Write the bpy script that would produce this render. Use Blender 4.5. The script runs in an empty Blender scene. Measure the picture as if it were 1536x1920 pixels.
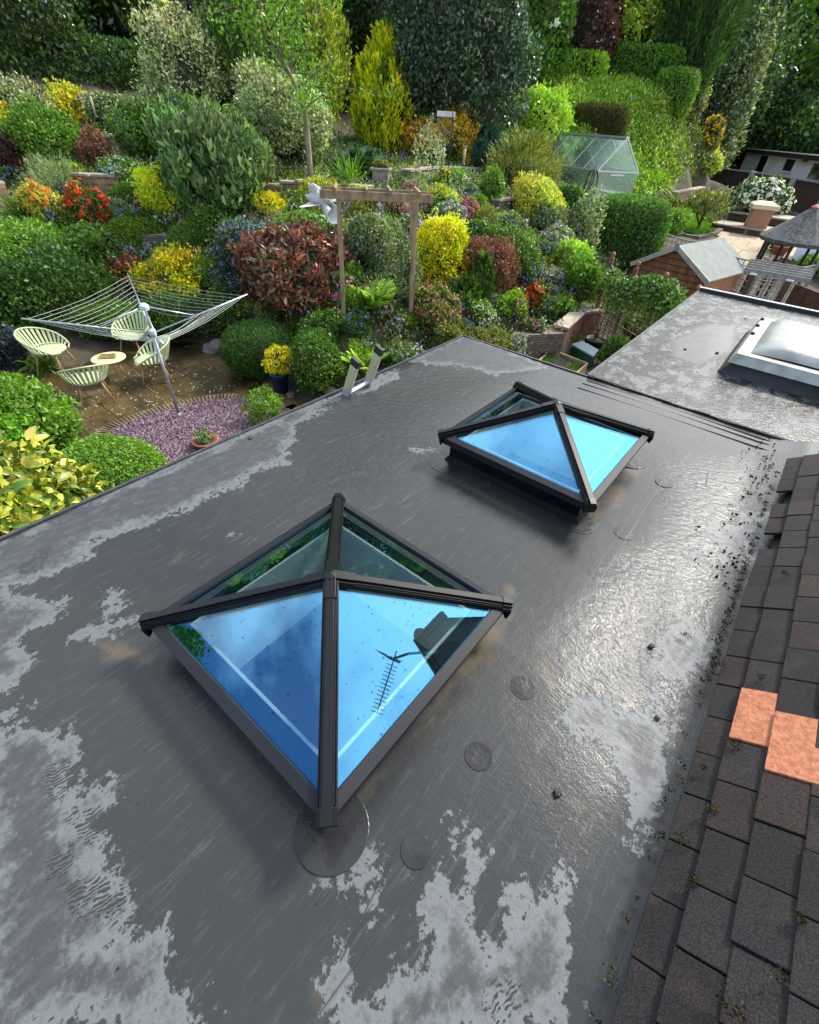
import bpy, bmesh, math, random
import numpy as np
from mathutils import Vector, Matrix
from mathutils.geometry import delaunay_2d_cdt
rad = math.radians
sc = bpy.context.scene
C = sc.collection
rng = np.random.default_rng(7)
random.seed(7)

# ------------------------------------------------------------------ camera
CAMZ = 4.4
F_PX, YAW, PITCH, ROLL = 838.086, rad(36.989), rad(41.190), rad(3.882)
_f = np.array([-math.sin(YAW)*math.cos(PITCH), math.cos(YAW)*math.cos(PITCH), -math.sin(PITCH)])
_r = np.array([math.cos(YAW), math.sin(YAW), 0.0])
_u = np.cross(_r, _f)
_r2 = math.cos(ROLL)*_r + math.sin(ROLL)*_u
_u2 = -math.sin(ROLL)*_r + math.cos(ROLL)*_u
RC = np.array([_r2, _u2, _f])
cam = bpy.data.cameras.new('camera')
cam.sensor_fit = 'VERTICAL'; cam.sensor_height = 24.0; cam.lens = 24.0*F_PX/1920.0
cam.clip_start = 0.05; cam.clip_end = 1000
co = bpy.data.objects.new('camera', cam); C.objects.link(co)
m = Matrix.Identity(4)
for i in range(3):
    m[i][0] = _r2[i]; m[i][1] = _u2[i]; m[i][2] = -_f[i]
m[0][3], m[1][3], m[2][3] = 0, 0, CAMZ
co.matrix_world = m
sc.camera = co

# ------------------------------------------------------------------ light
SUN_AZ = rad(14)          # measured from +Y towards +X
SUN_EL = rad(46)
w = bpy.data.worlds.new('World'); sc.world = w; w.use_nodes = True
nt = w.node_tree; nt.nodes.clear()
N = nt.nodes.new; LK = nt.links.new
out = N('ShaderNodeOutputWorld'); bg = N('ShaderNodeBackground'); sky = N('ShaderNodeTexSky')
sky.sky_type = 'NISHITA'; sky.sun_disc = False; sky.sun_elevation = SUN_EL; sky.sun_rotation = SUN_AZ
sky.air_density = 1.0; sky.dust_density = 1.2; sky.ozone_density = 1.5
tc = N('ShaderNodeTexCoord'); mp = N('ShaderNodeMapping'); mp.inputs['Scale'].default_value = (1, 1, 2.2)
nz = N('ShaderNodeTexNoise'); nz.inputs['Scale'].default_value = 2.3; nz.inputs['Detail'].default_value = 7
nz.inputs['Roughness'].default_value = 0.55
LK(tc.outputs['Generated'], mp.inputs[0]); LK(mp.outputs[0], nz.inputs['Vector'])
dt = N('ShaderNodeVectorMath'); dt.operation = 'DOT_PRODUCT'; dt.inputs[1].default_value = (0.25, 0.95, 0.05)
LK(tc.outputs['Generated'], dt.inputs[0])
ad = N('ShaderNodeMath'); ad.operation = 'MULTIPLY_ADD'; ad.inputs[1].default_value = 0.20
LK(dt.outputs['Value'], ad.inputs[0]); LK(nz.outputs['Fac'], ad.inputs[2])
cr = N('ShaderNodeValToRGB'); cr.color_ramp.elements[0].position = 0.40; cr.color_ramp.elements[1].position = 0.62
LK(ad.outputs[0], cr.inputs['Fac'])
mx = N('ShaderNodeMix'); mx.data_type = 'RGBA'
cm = N('ShaderNodeMix'); cm.data_type = 'RGBA'; cm.inputs['A'].default_value = (6.3, 6.7, 7.2, 1); cm.inputs['B'].default_value = (12.3, 12.4, 12.4, 1)
cf = N('ShaderNodeMapRange'); cf.inputs['From Min'].default_value = 0.25; cf.inputs['From Max'].default_value = 0.95
LK(dt.outputs['Value'], cf.inputs['Value']); LK(cf.outputs[0], cm.inputs['Factor']); LK(cm.outputs['Result'], mx.inputs['B'])
LK(cr.outputs['Color'], mx.inputs['Factor']); LK(sky.outputs['Color'], mx.inputs['A'])
LK(mx.outputs['Result'], bg.inputs['Color']); bg.inputs['Strength'].default_value = 0.15
LK(bg.outputs[0], out.inputs[0])
sl = bpy.data.lights.new('sun', 'SUN'); sl.energy = 2.3; sl.angle = rad(8); sl.color = (1.0, 0.95, 0.86)
so = bpy.data.objects.new('sun', sl); C.objects.link(so)
sdir = Vector((math.sin(SUN_AZ)*math.cos(SUN_EL), math.cos(SUN_AZ)*math.cos(SUN_EL), math.sin(SUN_EL)))
so.rotation_euler = sdir.to_track_quat('Z', 'Y').to_euler()
sc.view_settings.view_transform = 'Standard'; sc.view_settings.look = 'None'
sc.view_settings.gamma = 1; sc.view_settings.exposure = 1.05
sc.cycles.max_bounces = 7; sc.cycles.transparent_max_bounces = 12; sc.cycles.sample_clamp_indirect = 6

# ------------------------------------------------------------------ geometry of the view, used only to place things on the ground
def ray(px, py):
    v = np.array([(px-768)/F_PX, -(py-960)/F_PX, 1.0])
    return RC.T @ v
def onz(px, py, z):
    d = ray(px, py); return np.array([0, 0, CAMZ]) + d*((CAMZ-z)/-d[2])
def proj(p):
    v = RC @ (np.array(p, float)-np.array([0, 0, CAMZ])); return 768+F_PX*v[0]/v[2], 960-F_PX*v[1]/v[2]
def top_z(x, y, py, z0):
    "height at which the vertical line through x, y reaches picture row py"
    lo, hi = z0, z0+25
    for _ in range(40):
        mid = (lo+hi)/2
        v = RC @ np.array([x, y, mid-CAMZ])
        yy = 960-F_PX*v[1]/v[2]
        if yy > py: lo = mid
        else: hi = mid
    return lo

# ------------------------------------------------------------------ object helpers
def tag(o, label=None, cat=None, group=None, kind=None):
    if label: o['label'] = label
    if cat: o['category'] = cat
    if group: o['group'] = group
    if kind: o['kind'] = kind
    return o
def thing(name, label, cat, loc=(0, 0, 0), group=None):
    o = bpy.data.objects.new(name, None); o.empty_display_size = 0.2; o.location = loc; C.objects.link(o)
    return tag(o, label, cat, group)
def link_mesh(name, me, mat, parent=None, smooth=False):
    o = bpy.data.objects.new(name, me); C.objects.link(o)
    for mm in (mat if isinstance(mat, (list, tuple)) else [mat]): me.materials.append(mm)
    if parent is not None: o.parent = parent
    if smooth: me.polygons.foreach_set('use_smooth', [True]*len(me.polygons))
    return o
class MB:
    def __init__(s): s.v = []; s.f = []
    def add(s, vs, fs):
        b = len(s.v); s.v += [tuple(map(float, q)) for q in vs]; s.f += [tuple(b+i for i in q) for q in fs]; return s
    def box(s, c, d, rz=0.0, M=None):
        x, y, z = d[0]/2, d[1]/2, d[2]/2
        vs = [Vector((i, j, k)) for i in (-x, x) for j in (-y, y) for k in (-z, z)]
        R = M if M is not None else Matrix.Rotation(rz, 3, 'Z')
        vs = [R @ q + Vector(c) for q in vs]
        return s.add(vs, [(0, 1, 3, 2), (4, 6, 7, 5), (0, 4, 5, 1), (2, 3, 7, 6), (0, 2, 6, 4), (1, 5, 7, 3)])
    def bar(s, a, b, wd, th, up=(0, 0, 1)):
        "box from a to b, wd across, th along up"
        a = Vector(a); b = Vector(b); d = (b-a).normalized(); upv = Vector(up)
        sd = d.cross(upv).normalized(); u2 = sd.cross(d).normalized()
        M = Matrix((d, sd, u2)).transposed()
        return s.box((a+b)/2, ((b-a).length, wd, th), M=M)
    def tube(s, pts, r, n=8, cap=True):
        pts = [Vector(p) for p in pts]; rs = r if isinstance(r, (list, tuple)) else [r]*len(pts)
        b0 = len(s.v); ref = Vector((0, 0, 1))
        for i, p in enumerate(pts):
            d = (pts[min(i+1, len(pts)-1)]-pts[max(i-1, 0)]).normalized()
            if abs(d.dot(ref)) > 0.95: ref = Vector((1, 0, 0))
            a = d.cross(ref).normalized(); c = d.cross(a).normalized()
            for k in range(n):
                t = 2*math.pi*k/n; s.v.append(tuple(p+(a*math.cos(t)+c*math.sin(t))*rs[i]))
        for i in range(len(pts)-1):
            for k in range(n):
                q = b0+i*n; s.f.append((q+k, q+(k+1) % n, q+n+(k+1) % n, q+n+k))
        if cap:
            s.f.append(tuple(b0+k for k in reversed(range(n)))); e = b0+(len(pts)-1)*n
            s.f.append(tuple(e+k for k in range(n)))
        return s
    def lathe(s, prof, c=(0, 0, 0), n=20):
        "prof: (radius, z) list"
        b0 = len(s.v)
        for (r, z) in prof:
            for k in range(n):
                t = 2*math.pi*k/n; s.v.append((c[0]+r*math.cos(t), c[1]+r*math.sin(t), c[2]+z))
        for i in range(len(prof)-1):
            for k in range(n):
                q = b0+i*n; s.f.append((q+k, q+(k+1) % n, q+n+(k+1) % n, q+n+k))
        s.f.append(tuple(b0+k for k in reversed(range(n)))); e = b0+(len(prof)-1)*n
        s.f.append(tuple(e+k for k in range(n)))
        return s
    def build(s, name, mat, parent=None, smooth=False, bevel=0):
        me = bpy.data.meshes.new(name); off = Vector(parent.location) if parent is not None and parent.type == 'EMPTY' else Vector((0, 0, 0))
        if parent is not None and parent.parent is not None: off = Vector(parent.parent.location)
        if parent is not None and parent.type != 'EMPTY' and parent.parent is None: off = Vector(parent.location)
        me.from_pydata([tuple(Vector(q)-off) for q in s.v], [], s.f); me.update()
        o = link_mesh(name, me, mat, parent, smooth)
        if bevel:
            bm = o.modifiers.new('bevel', 'BEVEL'); bm.width = bevel; bm.segments = 2; bm.limit_method = 'ANGLE'
        return o

# ------------------------------------------------------------------ materials
MATS = {}
def P(name, col, rough=0.6, metal=0.0, spec=0.5, var=0.0, vscale=4.0, col2=None, bump=0.0, bscale=20.0, rvar=0.0, stretch=None):
    if name in MATS: return MATS[name]
    mt = bpy.data.materials.new(name); mt.use_nodes = True; MATS[name] = mt
    t = mt.node_tree; b = t.nodes['Principled BSDF']
    b.inputs['Base Color'].default_value = (*col, 1); b.inputs['Roughness'].default_value = rough
    b.inputs['Metallic'].default_value = metal; b.inputs['Specular IOR Level'].default_value = spec
    c = t.nodes.new('ShaderNodeTexCoord'); src = c.outputs['Object']
    if stretch:
        g = t.nodes.new('ShaderNodeMapping'); g.inputs['Scale'].default_value = stretch; t.links.new(src, g.inputs[0]); src = g.outputs[0]
    if var or col2:
        n = t.nodes.new('ShaderNodeTexNoise'); n.inputs['Scale'].default_value = vscale; n.inputs['Detail'].default_value = 6
        t.links.new(src, n.inputs['Vector'])
        r = t.nodes.new('ShaderNodeValToRGB'); r.color_ramp.elements[0].position = 0.35; r.color_ramp.elements[1].position = 0.65
        c2 = col2 if col2 else tuple(min(1, q*(1+var)) for q in col)
        c1 = col if col2 else tuple(q*(1-var) for q in col)
        r.color_ramp.elements[0].color = (*c1, 1); r.color_ramp.elements[1].color = (*c2, 1)
        t.links.new(n.outputs['Fac'], r.inputs['Fac']); t.links.new(r.outputs['Color'], b.inputs['Base Color'])
        if rvar:
            mr = t.nodes.new('ShaderNodeMapRange'); mr.inputs['To Min'].default_value = rough-rvar; mr.inputs['To Max'].default_value = rough+rvar
            t.links.new(n.outputs['Fac'], mr.inputs['Value']); t.links.new(mr.outputs[0], b.inputs['Roughness'])
    if bump:
        n2 = t.nodes.new('ShaderNodeTexNoise'); n2.inputs['Scale'].default_value = bscale; n2.inputs['Detail'].default_value = 5
        t.links.new(src, n2.inputs['Vector'])
        bp = t.nodes.new('ShaderNodeBump'); bp.inputs['Strength'].default_value = bump; bp.inputs['Distance'].default_value = 0.02
        t.links.new(n2.outputs['Fac'], bp.inputs['Height']); t.links.new(bp.outputs[0], b.inputs['Normal'])
    return mt
def foliage_mat(name, rough=0.45, trans=0.3, spec=0.4):
    mt = bpy.data.materials.new(name); mt.use_nodes = True
    t = mt.node_tree; b = t.nodes['Principled BSDF']; o = t.nodes['Material Output']
    a = t.nodes.new('ShaderNodeAttribute'); a.attribute_name = 'Col'
    t.links.new(a.outputs['Color'], b.inputs['Base Color']); b.inputs['Roughness'].default_value = rough
    b.inputs['Specular IOR Level'].default_value = spec
    tr = t.nodes.new('ShaderNodeBsdfTranslucent'); mxx = t.nodes.new('ShaderNodeMixShader'); mxx.inputs[0].default_value = trans
    g = t.nodes.new('ShaderNodeMix'); g.data_type = 'RGBA'; g.blend_type = 'MULTIPLY'; g.inputs['Factor'].default_value = 1
    g.inputs['B'].default_value = (1.5, 1.6, 0.7, 1)
    t.links.new(a.outputs['Color'], g.inputs['A']); t.links.new(g.outputs['Result'], tr.inputs['Color'])
    t.links.new(b.outputs[0], mxx.inputs[1]); t.links.new(tr.outputs[0], mxx.inputs[2]); t.links.new(mxx.outputs[0], o.inputs[0])
    return mt
LEAF = foliage_mat('leaf'); LEAFG = foliage_mat('glossy_leaf', 0.28, 0.18, 0.6); PETAL = foliage_mat('petal', 0.6, 0.25, 0.2)
WOOD = P('weathered_timber', (0.30, 0.21, 0.12), 0.75, var=0.35, vscale=9, bump=0.4, bscale=40, stretch=(1, 1, 0.3))
BARK = P('bark', (0.12, 0.09, 0.06), 0.9, var=0.4, vscale=12, bump=0.8, bscale=30)
SHADE_CORE = P('dark_shade_core', (0.034, 0.042, 0.018), 0.95, var=.5, vscale=9, bump=1.0, bscale=18)  # dark colour of the solid plant cores, painted shade between the leaves
ALU = P('aluminium', (0.62, 0.63, 0.63), 0.35, 0.85, var=0.1)
ANTH = P('anthracite_frame', (0.008, 0.0085, 0.010), 0.32, 0.0, 0.28, var=0.12, vscale=3, rvar=0.06)
BLACKM = P('black_metal', (0.02, 0.02, 0.02), 0.45, 0.3)
WHITEP = P('white_plaster', (0.78, 0.78, 0.76), 0.7)
BRICK = None
def brick_mat(name, c1, c2, mortar, scale=4.0, w_=0.5, h_=0.2, ms=0.015, axis='XZ', bump=0.6, obj=True):
    mt = bpy.data.materials.new(name); mt.use_nodes = True; t = mt.node_tree; b = t.nodes['Principled BSDF']; b.inputs['Roughness'].default_value = 0.85
    c = t.nodes.new('ShaderNodeTexCoord'); sp = t.nodes.new('ShaderNodeSeparateXYZ'); t.links.new(c.outputs['Object'], sp.inputs[0])
    cb = t.nodes.new('ShaderNodeCombineXYZ')
    if axis == 'XZ':
        a = t.nodes.new('ShaderNodeMath'); a.operation = 'ADD'; t.links.new(sp.outputs['X'], a.inputs[0]); t.links.new(sp.outputs['Y'], a.inputs[1])
        t.links.new(a.outputs[0], cb.inputs['X']); t.links.new(sp.outputs['Z'], cb.inputs['Y'])
    else:
        t.links.new(sp.outputs['X'], cb.inputs['X']); t.links.new(sp.outputs['Y'], cb.inputs['Y'])
    nz_ = t.nodes.new('ShaderNodeTexNoise'); nz_.inputs['Scale'].default_value = 5
    vm = t.nodes.new('ShaderNodeVectorMath'); vm.operation = 'MULTIPLY_ADD'; vm.inputs[1].default_value = (0.05, 0.05, 0.05)
    t.links.new(c.outputs['Object'], nz_.inputs['Vector']); t.links.new(nz_.outputs['Color'], vm.inputs[0]); t.links.new(cb.outputs[0], vm.inputs[2])
    br = t.nodes.new('ShaderNodeTexBrick'); br.inputs['Scale'].default_value = scale
    br.inputs['Color1'].default_value = (*c1, 1); br.inputs['Color2'].default_value = (*c2, 1); br.inputs['Mortar'].default_value = (*mortar, 1)
    br.inputs['Brick Width'].default_value = w_; br.inputs['Row Height'].default_value = h_; br.inputs['Mortar Size'].default_value = ms
    br.inputs['Mortar Smooth'].default_value = 0.3
    t.links.new(vm.outputs[0], br.inputs['Vector'])
    n3 = t.nodes.new('ShaderNodeTexNoise'); n3.inputs['Scale'].default_value = 9; n3.inputs['Detail'].default_value = 6
    t.links.new(c.outputs['Object'], n3.inputs['Vector'])
    mm = t.nodes.new('ShaderNodeMix'); mm.data_type = 'RGBA'; mm.blend_type = 'OVERLAY'; mm.inputs['Factor'].default_value = 0.6
    t.links.new(br.outputs['Color'], mm.inputs['A']); t.links.new(n3.outputs['Fac'], mm.inputs['B']); t.links.new(mm.outputs['Result'], b.inputs['Base Color'])
    bp = t.nodes.new('ShaderNodeBump'); bp.inputs['Strength'].default_value = bump; bp.inputs['Distance'].default_value = 0.02; bp.invert = True
    t.links.new(br.outputs['Fac'], bp.inputs['Height']); t.links.new(bp.outputs[0], b.inputs['Normal'])
    return mt
REDBRICK = brick_mat('red_brick', (0.26, 0.09, 0.05), (0.18, 0.06, 0.04), (0.16, 0.14, 0.12), 4.4)
STONE = brick_mat('dry_stone', (0.24, 0.20, 0.15), (0.15, 0.125, 0.10), (0.03, 0.027, 0.02), 5.0, 0.9, 0.28, 0.03, bump=1.0)

# ------------------------------------------------------------------ ground surface
TP = [  # picture column, picture row, height of the ground there
 (60,720,0),(140,690,0),(250,650,0),(330,640,0),(430,648,0),(500,720,0),(600,757,0),(300,860,0),(200,870,0),(60,800,0),(0,950,0),
 (0,700,.05),(40,660,.2),(120,630,.3),(250,600,.35),(400,610,.35),(440,640,.12),(520,660,.25),(600,690,.4),(640,740,.15),(560,640,.55),
 (645,602,1.15),(769,603,1.15),(700,650,.75),(760,660,.7),(850,645,.7),(900,640,.75),(950,628,.8),(1000,608,.9),(985,650,0.0),(1060,610,.9),(1030,655,0),(1050,690,0),(960,690,0),(1100,645,.05),
 (30,560,.8),(150,560,.75),(250,540,.7),(400,560,.75),(520,590,.9),
 (1000,560,1.1),(1080,560,1.05),(900,560,1.35),
 (30,500,1.3),(200,500,1.25),(330,500,1.25),(450,500,1.5),(600,500,1.8),(770,500,1.85),(900,490,1.8),(1040,490,1.6),(1110,500,1.15),
 (50,420,1.95),(200,420,1.9),(330,420,1.9),(450,430,2.05),(600,420,2.3),(700,420,2.35),(850,410,2.45),(950,410,2.3),(1060,420,1.95),(1150,455,1.4),
 (60,370,2.3),(200,350,2.5),(330,350,2.6),(480,360,2.65),(600,365,2.75),(715,350,2.9),(828,350,2.9),(900,350,2.85),(980,360,2.6),(1060,360,2.2),
 (60,300,2.9),(230,270,3.2),(400,300,3.1),(560,320,3.05),(700,310,3.15),(830,310,3.15),(920,310,3.0),
 (40,245,3.5),(150,240,3.5),(250,240,3.55),(400,250,3.55),(600,275,3.5),(720,278,3.5),(850,290,3.4),
 (1165,382,1.92),(1100,340,2.0),(1030,300,2.5),(1200,330,2.0),(1240,360,1.7),(1220,460,1.0),(1180,470,1.1),
 (1300,420,1.05),(1330,395,1.05),(1390,460,1.0),(1450,470,1.0),(1320,370,1.1),(1260,385,1.3),(1250,430,1.0),(1530,450,1.0),(1470,400,1.05),
 (1200,520,.35),(1345,560,.05),(1250,560,.1),(1420,540,.1),(1536,560,.1),
 (1280,350,1.2),(1380,335,1.15),(1530,345,1.1),(1440,300,1.1),(1530,310,1.1)]
WP = [(-6.4,-8,0),(-6.4,0,0),(4,-8,0),(6,4,0),(4,12,0),(-3,9,0),(-4.2,5,0),(-3.2,7,0),(-13,-8,0.3),(-20,-6,1.2),(-20,4,1.6),(-22,12,4.2),(-30,-10,3),(-30,14,6),
 (-21,18,4.6),(-17.5,22,4.7),(-30,28,8),(-13.5,24,3.6),(-26,45,8.5),(-15,50,2.0),(-13,57,1.2),(-12,66,1.2),(-22,60,6),(5,75,1.5),(15,75,1.5),(15,25,0.3),(15,-8,0),(9,50,1.2),(-45,-10,6),(-45,70,14),(30,-8,0),(30,75,2),(-10,-16,0),(30,-16,0),(-45,-16,5)]
pts = [onz(a, b, z) for a, b, z in TP]
# bright green bank and the lawn on top of it, right of the middle
for a, b, D, z in [(1060,240,25.5,3.4),(1130,300,27.5,2.5),(1230,320,30,2.3),(1290,315,32,1.9),(1080,190,30.0,5.3),(1160,185,31.5,5.6),(1245,180,33,5.9),(1300,230,35,4.2),(1320,300,36,2.2),(1030,165,32,6.3),(1120,162,34.5,6.6),(1240,162,36,6.9),(1320,180,38,5.2),(1360,260,40,2.6)]:
    d = ray(a, b); h = d[:2]/np.linalg.norm(d[:2]); pts.append(np.array([h[0]*D, h[1]*D, z]))
pts += [np.array(p, float) for p in WP]
pts = np.array(pts)
_dv, _de, _df, *_ = delaunay_2d_cdt([Vector(p[:2]) for p in pts], [], [], 0, 0.001)
_idx = _[0]
TV = np.array([[v.x, v.y] for v in _dv]); TZ = np.array([pts[_idx[i][0]][2] if _idx[i] else 0 for i in range(len(_dv))])
TRI = np.array([f for f in _df if len(f) == 3])
_A, _B, _Cc = TV[TRI[:, 0]], TV[TRI[:, 1]], TV[TRI[:, 2]]
_den = (_B[:, 1]-_Cc[:, 1])*(_A[:, 0]-_Cc[:, 0])+(_Cc[:, 0]-_B[:, 0])*(_A[:, 1]-_Cc[:, 1])
def ground_lin(x, y):
    x = np.atleast_1d(np.asarray(x, float)); y = np.atleast_1d(np.asarray(y, float)); res = np.zeros(len(x))
    for s in range(0, len(x), 20000):
        X = x[s:s+20000, None]; Y = y[s:s+20000, None]
        a = ((_B[:, 1]-_Cc[:, 1])*(X-_Cc[:, 0])+(_Cc[:, 0]-_B[:, 0])*(Y-_Cc[:, 1]))/_den
        b = ((_Cc[:, 1]-_A[:, 1])*(X-_Cc[:, 0])+(_A[:, 0]-_Cc[:, 0])*(Y-_Cc[:, 1]))/_den
        q = np.minimum(np.minimum(a, b), 1-a-b); k = q.argmax(1); i = np.arange(len(k))
        aa, bb = a[i, k], b[i, k]; c = 1-aa-bb
        res[s:s+20000] = aa*TZ[TRI[k, 0]]+bb*TZ[TRI[k, 1]]+c*TZ[TRI[k, 2]]
    return res
GX0, GX1, GY0, GY1, GS = -44.0, 29.0, -15.0, 74.0, 0.25
gx = np.arange(GX0, GX1+1e-6, GS); gy = np.arange(GY0, GY1+1e-6, GS)
GXX, GYY = np.meshgrid(gx, gy)
GZ = ground_lin(GXX.ravel(), GYY.ravel()).reshape(GXX.shape)
_n = rng.normal(size=GZ.shape)
for _ in range(3): _n = (_n+np.roll(_n, 1, 0)+np.roll(_n, -1, 0)+np.roll(_n, 1, 1)+np.roll(_n, -1, 1))/5
GZ = GZ+np.where(GZ > 0.15, _n*0.10, 0)
def gz(x, y):
    x = np.asarray(x, float); y = np.asarray(y, float)
    fx = np.clip((x-GX0)/GS, 0, len(gx)-1.001); fy = np.clip((y-GY0)/GS, 0, len(gy)-1.001)
    i = fx.astype(int); j = fy.astype(int); u = fx-i; v = fy-j
    return (GZ[j, i]*(1-u)+GZ[j, i+1]*u)*(1-v)+(GZ[j+1, i]*(1-u)+GZ[j+1, i+1]*u)*v
_ts = np.concatenate([np.linspace(4.5, 40, 1800), np.linspace(40.05, 85, 600)])
def at(px, py):
    "the point of the ground seen at a picture position"
    d = ray(px, py); h = np.linalg.norm(d[:2]); d = d/h
    P_ = d[None, :]*_ts[:, None]; zz = CAMZ+P_[:, 2]; g = gz(P_[:, 0], P_[:, 1])
    hit = np.nonzero(zz <= g)[0]
    k = hit[0] if len(hit) else int(np.argmin(np.where(_ts < (25 if px < 640 else 30 if px < 900 else 46), (zz-g)/_ts, 9)))
    return np.array([P_[k, 0], P_[k, 1], g[k]])
SOIL = P('garden_soil', (0.045, 0.032, 0.020), 0.95, col2=(0.10, 0.085, 0.05), vscale=1.7, bump=1.0, bscale=14)
_H, _W = GZ.shape
me = bpy.data.meshes.new('ground')
V = np.stack([GXX.ravel(), GYY.ravel(), GZ.ravel()-0.012], 1)
ii, jj = np.meshgrid(np.arange(_W-1), np.arange(_H-1)); q = (jj*_W+ii).ravel()
Fq = np.stack([q, q+1, q+1+_W, q+_W], 1)
me.vertices.add(len(V)); me.vertices.foreach_set('co', V.ravel())
me.loops.add(Fq.size); me.loops.foreach_set('vertex_index', Fq.ravel())
me.polygons.add(len(Fq)); me.polygons.foreach_set('loop_start', np.arange(0, Fq.size, 4)); me.update(calc_edges=True)
tag(link_mesh('ground', me, SOIL, None, True), kind='structure')
_big = MB().add([(-600, -600, -0.5), (600, -600, -0.5), (600, 600, -0.5), (-600, 600, -0.5)], [(0, 1, 2, 3)])
tag(_big.build('distant_ground', P('far_grass', (0.05, 0.08, 0.03), 0.95)), kind='structure')

# ------------------------------------------------------------------ flat roof of the house extension
RZ = CAMZ-1.72; EX, CY = -2.585, 4.17
R2X, R2Y = -1.175, 8.39; XW = 0.62
L1 = (-0.88, 0.705); L2 = (-0.872, 2.63); LH = 0.515; EV = 2.90
KI = 0.41  # half the opening
def poly_sd(P2, X, Y):
    n = len(P2); dmin = np.full(X.shape, 1e9); ins = np.zeros(X.shape, bool)
    for i in range(n):
        ax, ay = P2[i]; bx, by = P2[(i+1) % n]; ex, ey = bx-ax, by-ay
        t = np.clip(((X-ax)*ex+(Y-ay)*ey)/(ex*ex+ey*ey+1e-12), 0, 1)
        dmin = np.minimum(dmin, np.hypot(X-ax-t*ex, Y-ay-t*ey))
        c = ((ay > Y) != (by > Y)) & (X < (bx-ax)*(Y-ay)/(by-ay+1e-12)+ax); ins ^= c
    return np.where(ins, dmin, -dmin)
DRY = [[(-60,1000),(0,1000),(740,690),(745,712),(690,738),(640,742),(600,775),(560,800),(540,865),(500,880),(420,925),(330,968),(300,985),(270,990),(230,1002),(190,1010),(150,1050),(90,1085),(0,1105),(-60,1100)],
 [(770,675),(800,655),(872,625),(960,655),(1035,690),(985,694),(930,704),(880,690),(820,687)],
 [(-60,1360),(0,1352),(60,1335),(100,1345),(133,1370),(145,1432),(190,1470),(205,1560),(222,1640),(240,1690),(225,1740),(262,1750),(300,1732),(335,1750),(345,1800),(370,1860),(382,1960),(-60,1960)],
 [(600,1960),(604,1850),(650,1768),(660,1850),(705,1868),(735,1810),(790,1790),(800,1730),(775,1690),(795,1660),(826,1622),(835,1665),(865,1690),(885,1690),(900,1740),(935,1730),(945,1665),(965,1655),(985,1700),(1010,1680),(1030,1690),(1030,1620),(1060,1612),(1080,1700),(1084,1830),(1060,1960)],
 [(-60,1110),(10,1095),(60,1120),(120,1125),(130,1165),(60,1200),(90,1235),(30,1290),(-60,1320)],
 [(200,1105),(235,1120),(240,1150),(290,1150),(270,1170),(200,1200),(160,1215),(145,1190),(190,1160)],
 [(608,1645),(640,1560),(690,1530),(690,1600),(655,1640)],[(675,1640),(700,1605),(690,1660),(705,1680),(695,1720),(685,1690)],[(765,1615),(785,1575),(795,1590),(780,1620)],
 [(1045,1345),(1060,1310),(1110,1300),(1180,1330),(1230,1300),(1260,1340),(1240,1500),(1230,1600),(1180,1580),(1185,1470),(1130,1400),(1080,1390)],
 [(1300,1040),(1340,1050),(1290,1180),(1330,1200),(1280,1290),(1200,1270),(1220,1190),(1280,1150)],
 [(1330,980),(1440,960),(1420,1060),(1350,1060)],[(775,845),(800,835),(815,845),(790,855)],[(440,1005),(470,1010),(455,1022)],[(880,1570),(905,1600),(890,1640),(870,1610)],
 [(715,1600),(728,1550),(735,1560),(722,1610)],[(845,1560),(862,1545),(850,1600),(838,1620)]]
MUD = [[(860,1210),(960,1110),(960,1200),(900,1260),(840,1320),(720,1460),(640,1560),(620,1545),(760,1400)],[(990,1235),(1030,1225),(1045,1280),(1035,1290),(985,1240)],
 [(1075,1000),(1120,940),(1190,860),(1215,850),(1170,930),(1110,1005)],[(560,1560),(620,1550),(660,1600),(600,1640)],[(150,1180),(300,1220),(290,1260),(180,1230)],[(330,1010),(360,1040),(350,1070),(320,1060)],
 [(1075,1490),(1105,1500),(1100,1515),(1070,1508)],[(590,1850),(610,1840),(615,1950),(585,1950)],[(1030,1720),(1045,1730),(1040,1760)]]
FEET = [[(80,1450),(95,1425),(140,1430),(140,1465),(110,1510),(80,1495)],[(110,1520),(185,1510),(200,1560),(165,1585),(140,1560)],[(85,1610),(125,1575),(152,1610),(120,1650),(90,1650)],[(112,1660),(180,1640),(232,1655),(240,1700),(215,1740),(150,1725),(120,1705)],[(905,1855),(975,1830),(985,1880),(940,1925),(900,1890)],[(345,1820),(372,1815),(370,1848),(350,1845)],[(30,1065),(70,1030),(95,1020),(90,1060),(40,1085)]]
def field(polys, X, Y, zz, cap):
    d = np.full(X.shape, -cap)
    for pl in polys:
        d = np.maximum(d, poly_sd([onz(a, b, zz)[:2] for a, b in pl], X, Y))
    return np.clip(d, -cap, cap)/cap
def roof_grid(x0, x1, y0, y1, s, hole):
    xs = np.linspace(x0, x1, int((x1-x0)/s)+1); ys = np.linspace(y0, y1, int((y1-y0)/s)+1)
    for (cx_, cy_) in hole:   # snap grid lines to the openings
        for v in (cx_-KI, cx_+KI): xs[np.abs(xs-v).argmin()] = v
        for v in (cy_-KI, cy_+KI): ys[np.abs(ys-v).argmin()] = v
    X, Y = np.meshgrid(xs, ys); W_ = len(xs)
    i_, j_ = np.meshgrid(np.arange(W_-1), np.arange(len(ys)-1)); q_ = (j_*W_+i_).ravel()
    F_ = np.stack([q_, q_+1, q_+1+W_, q_+W_], 1)
    cxm = (X[j_, i_]+X[j_, i_+1]).ravel()/2; cym = (Y[j_, i_]+Y[j_+1, i_]).ravel()/2
    keep = np.ones(len(F_), bool)
    for (a, b) in hole: keep &= ~((np.abs(cxm-a) < KI) & (np.abs(cym-b) < KI))
    return X, Y, F_[keep]
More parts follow.
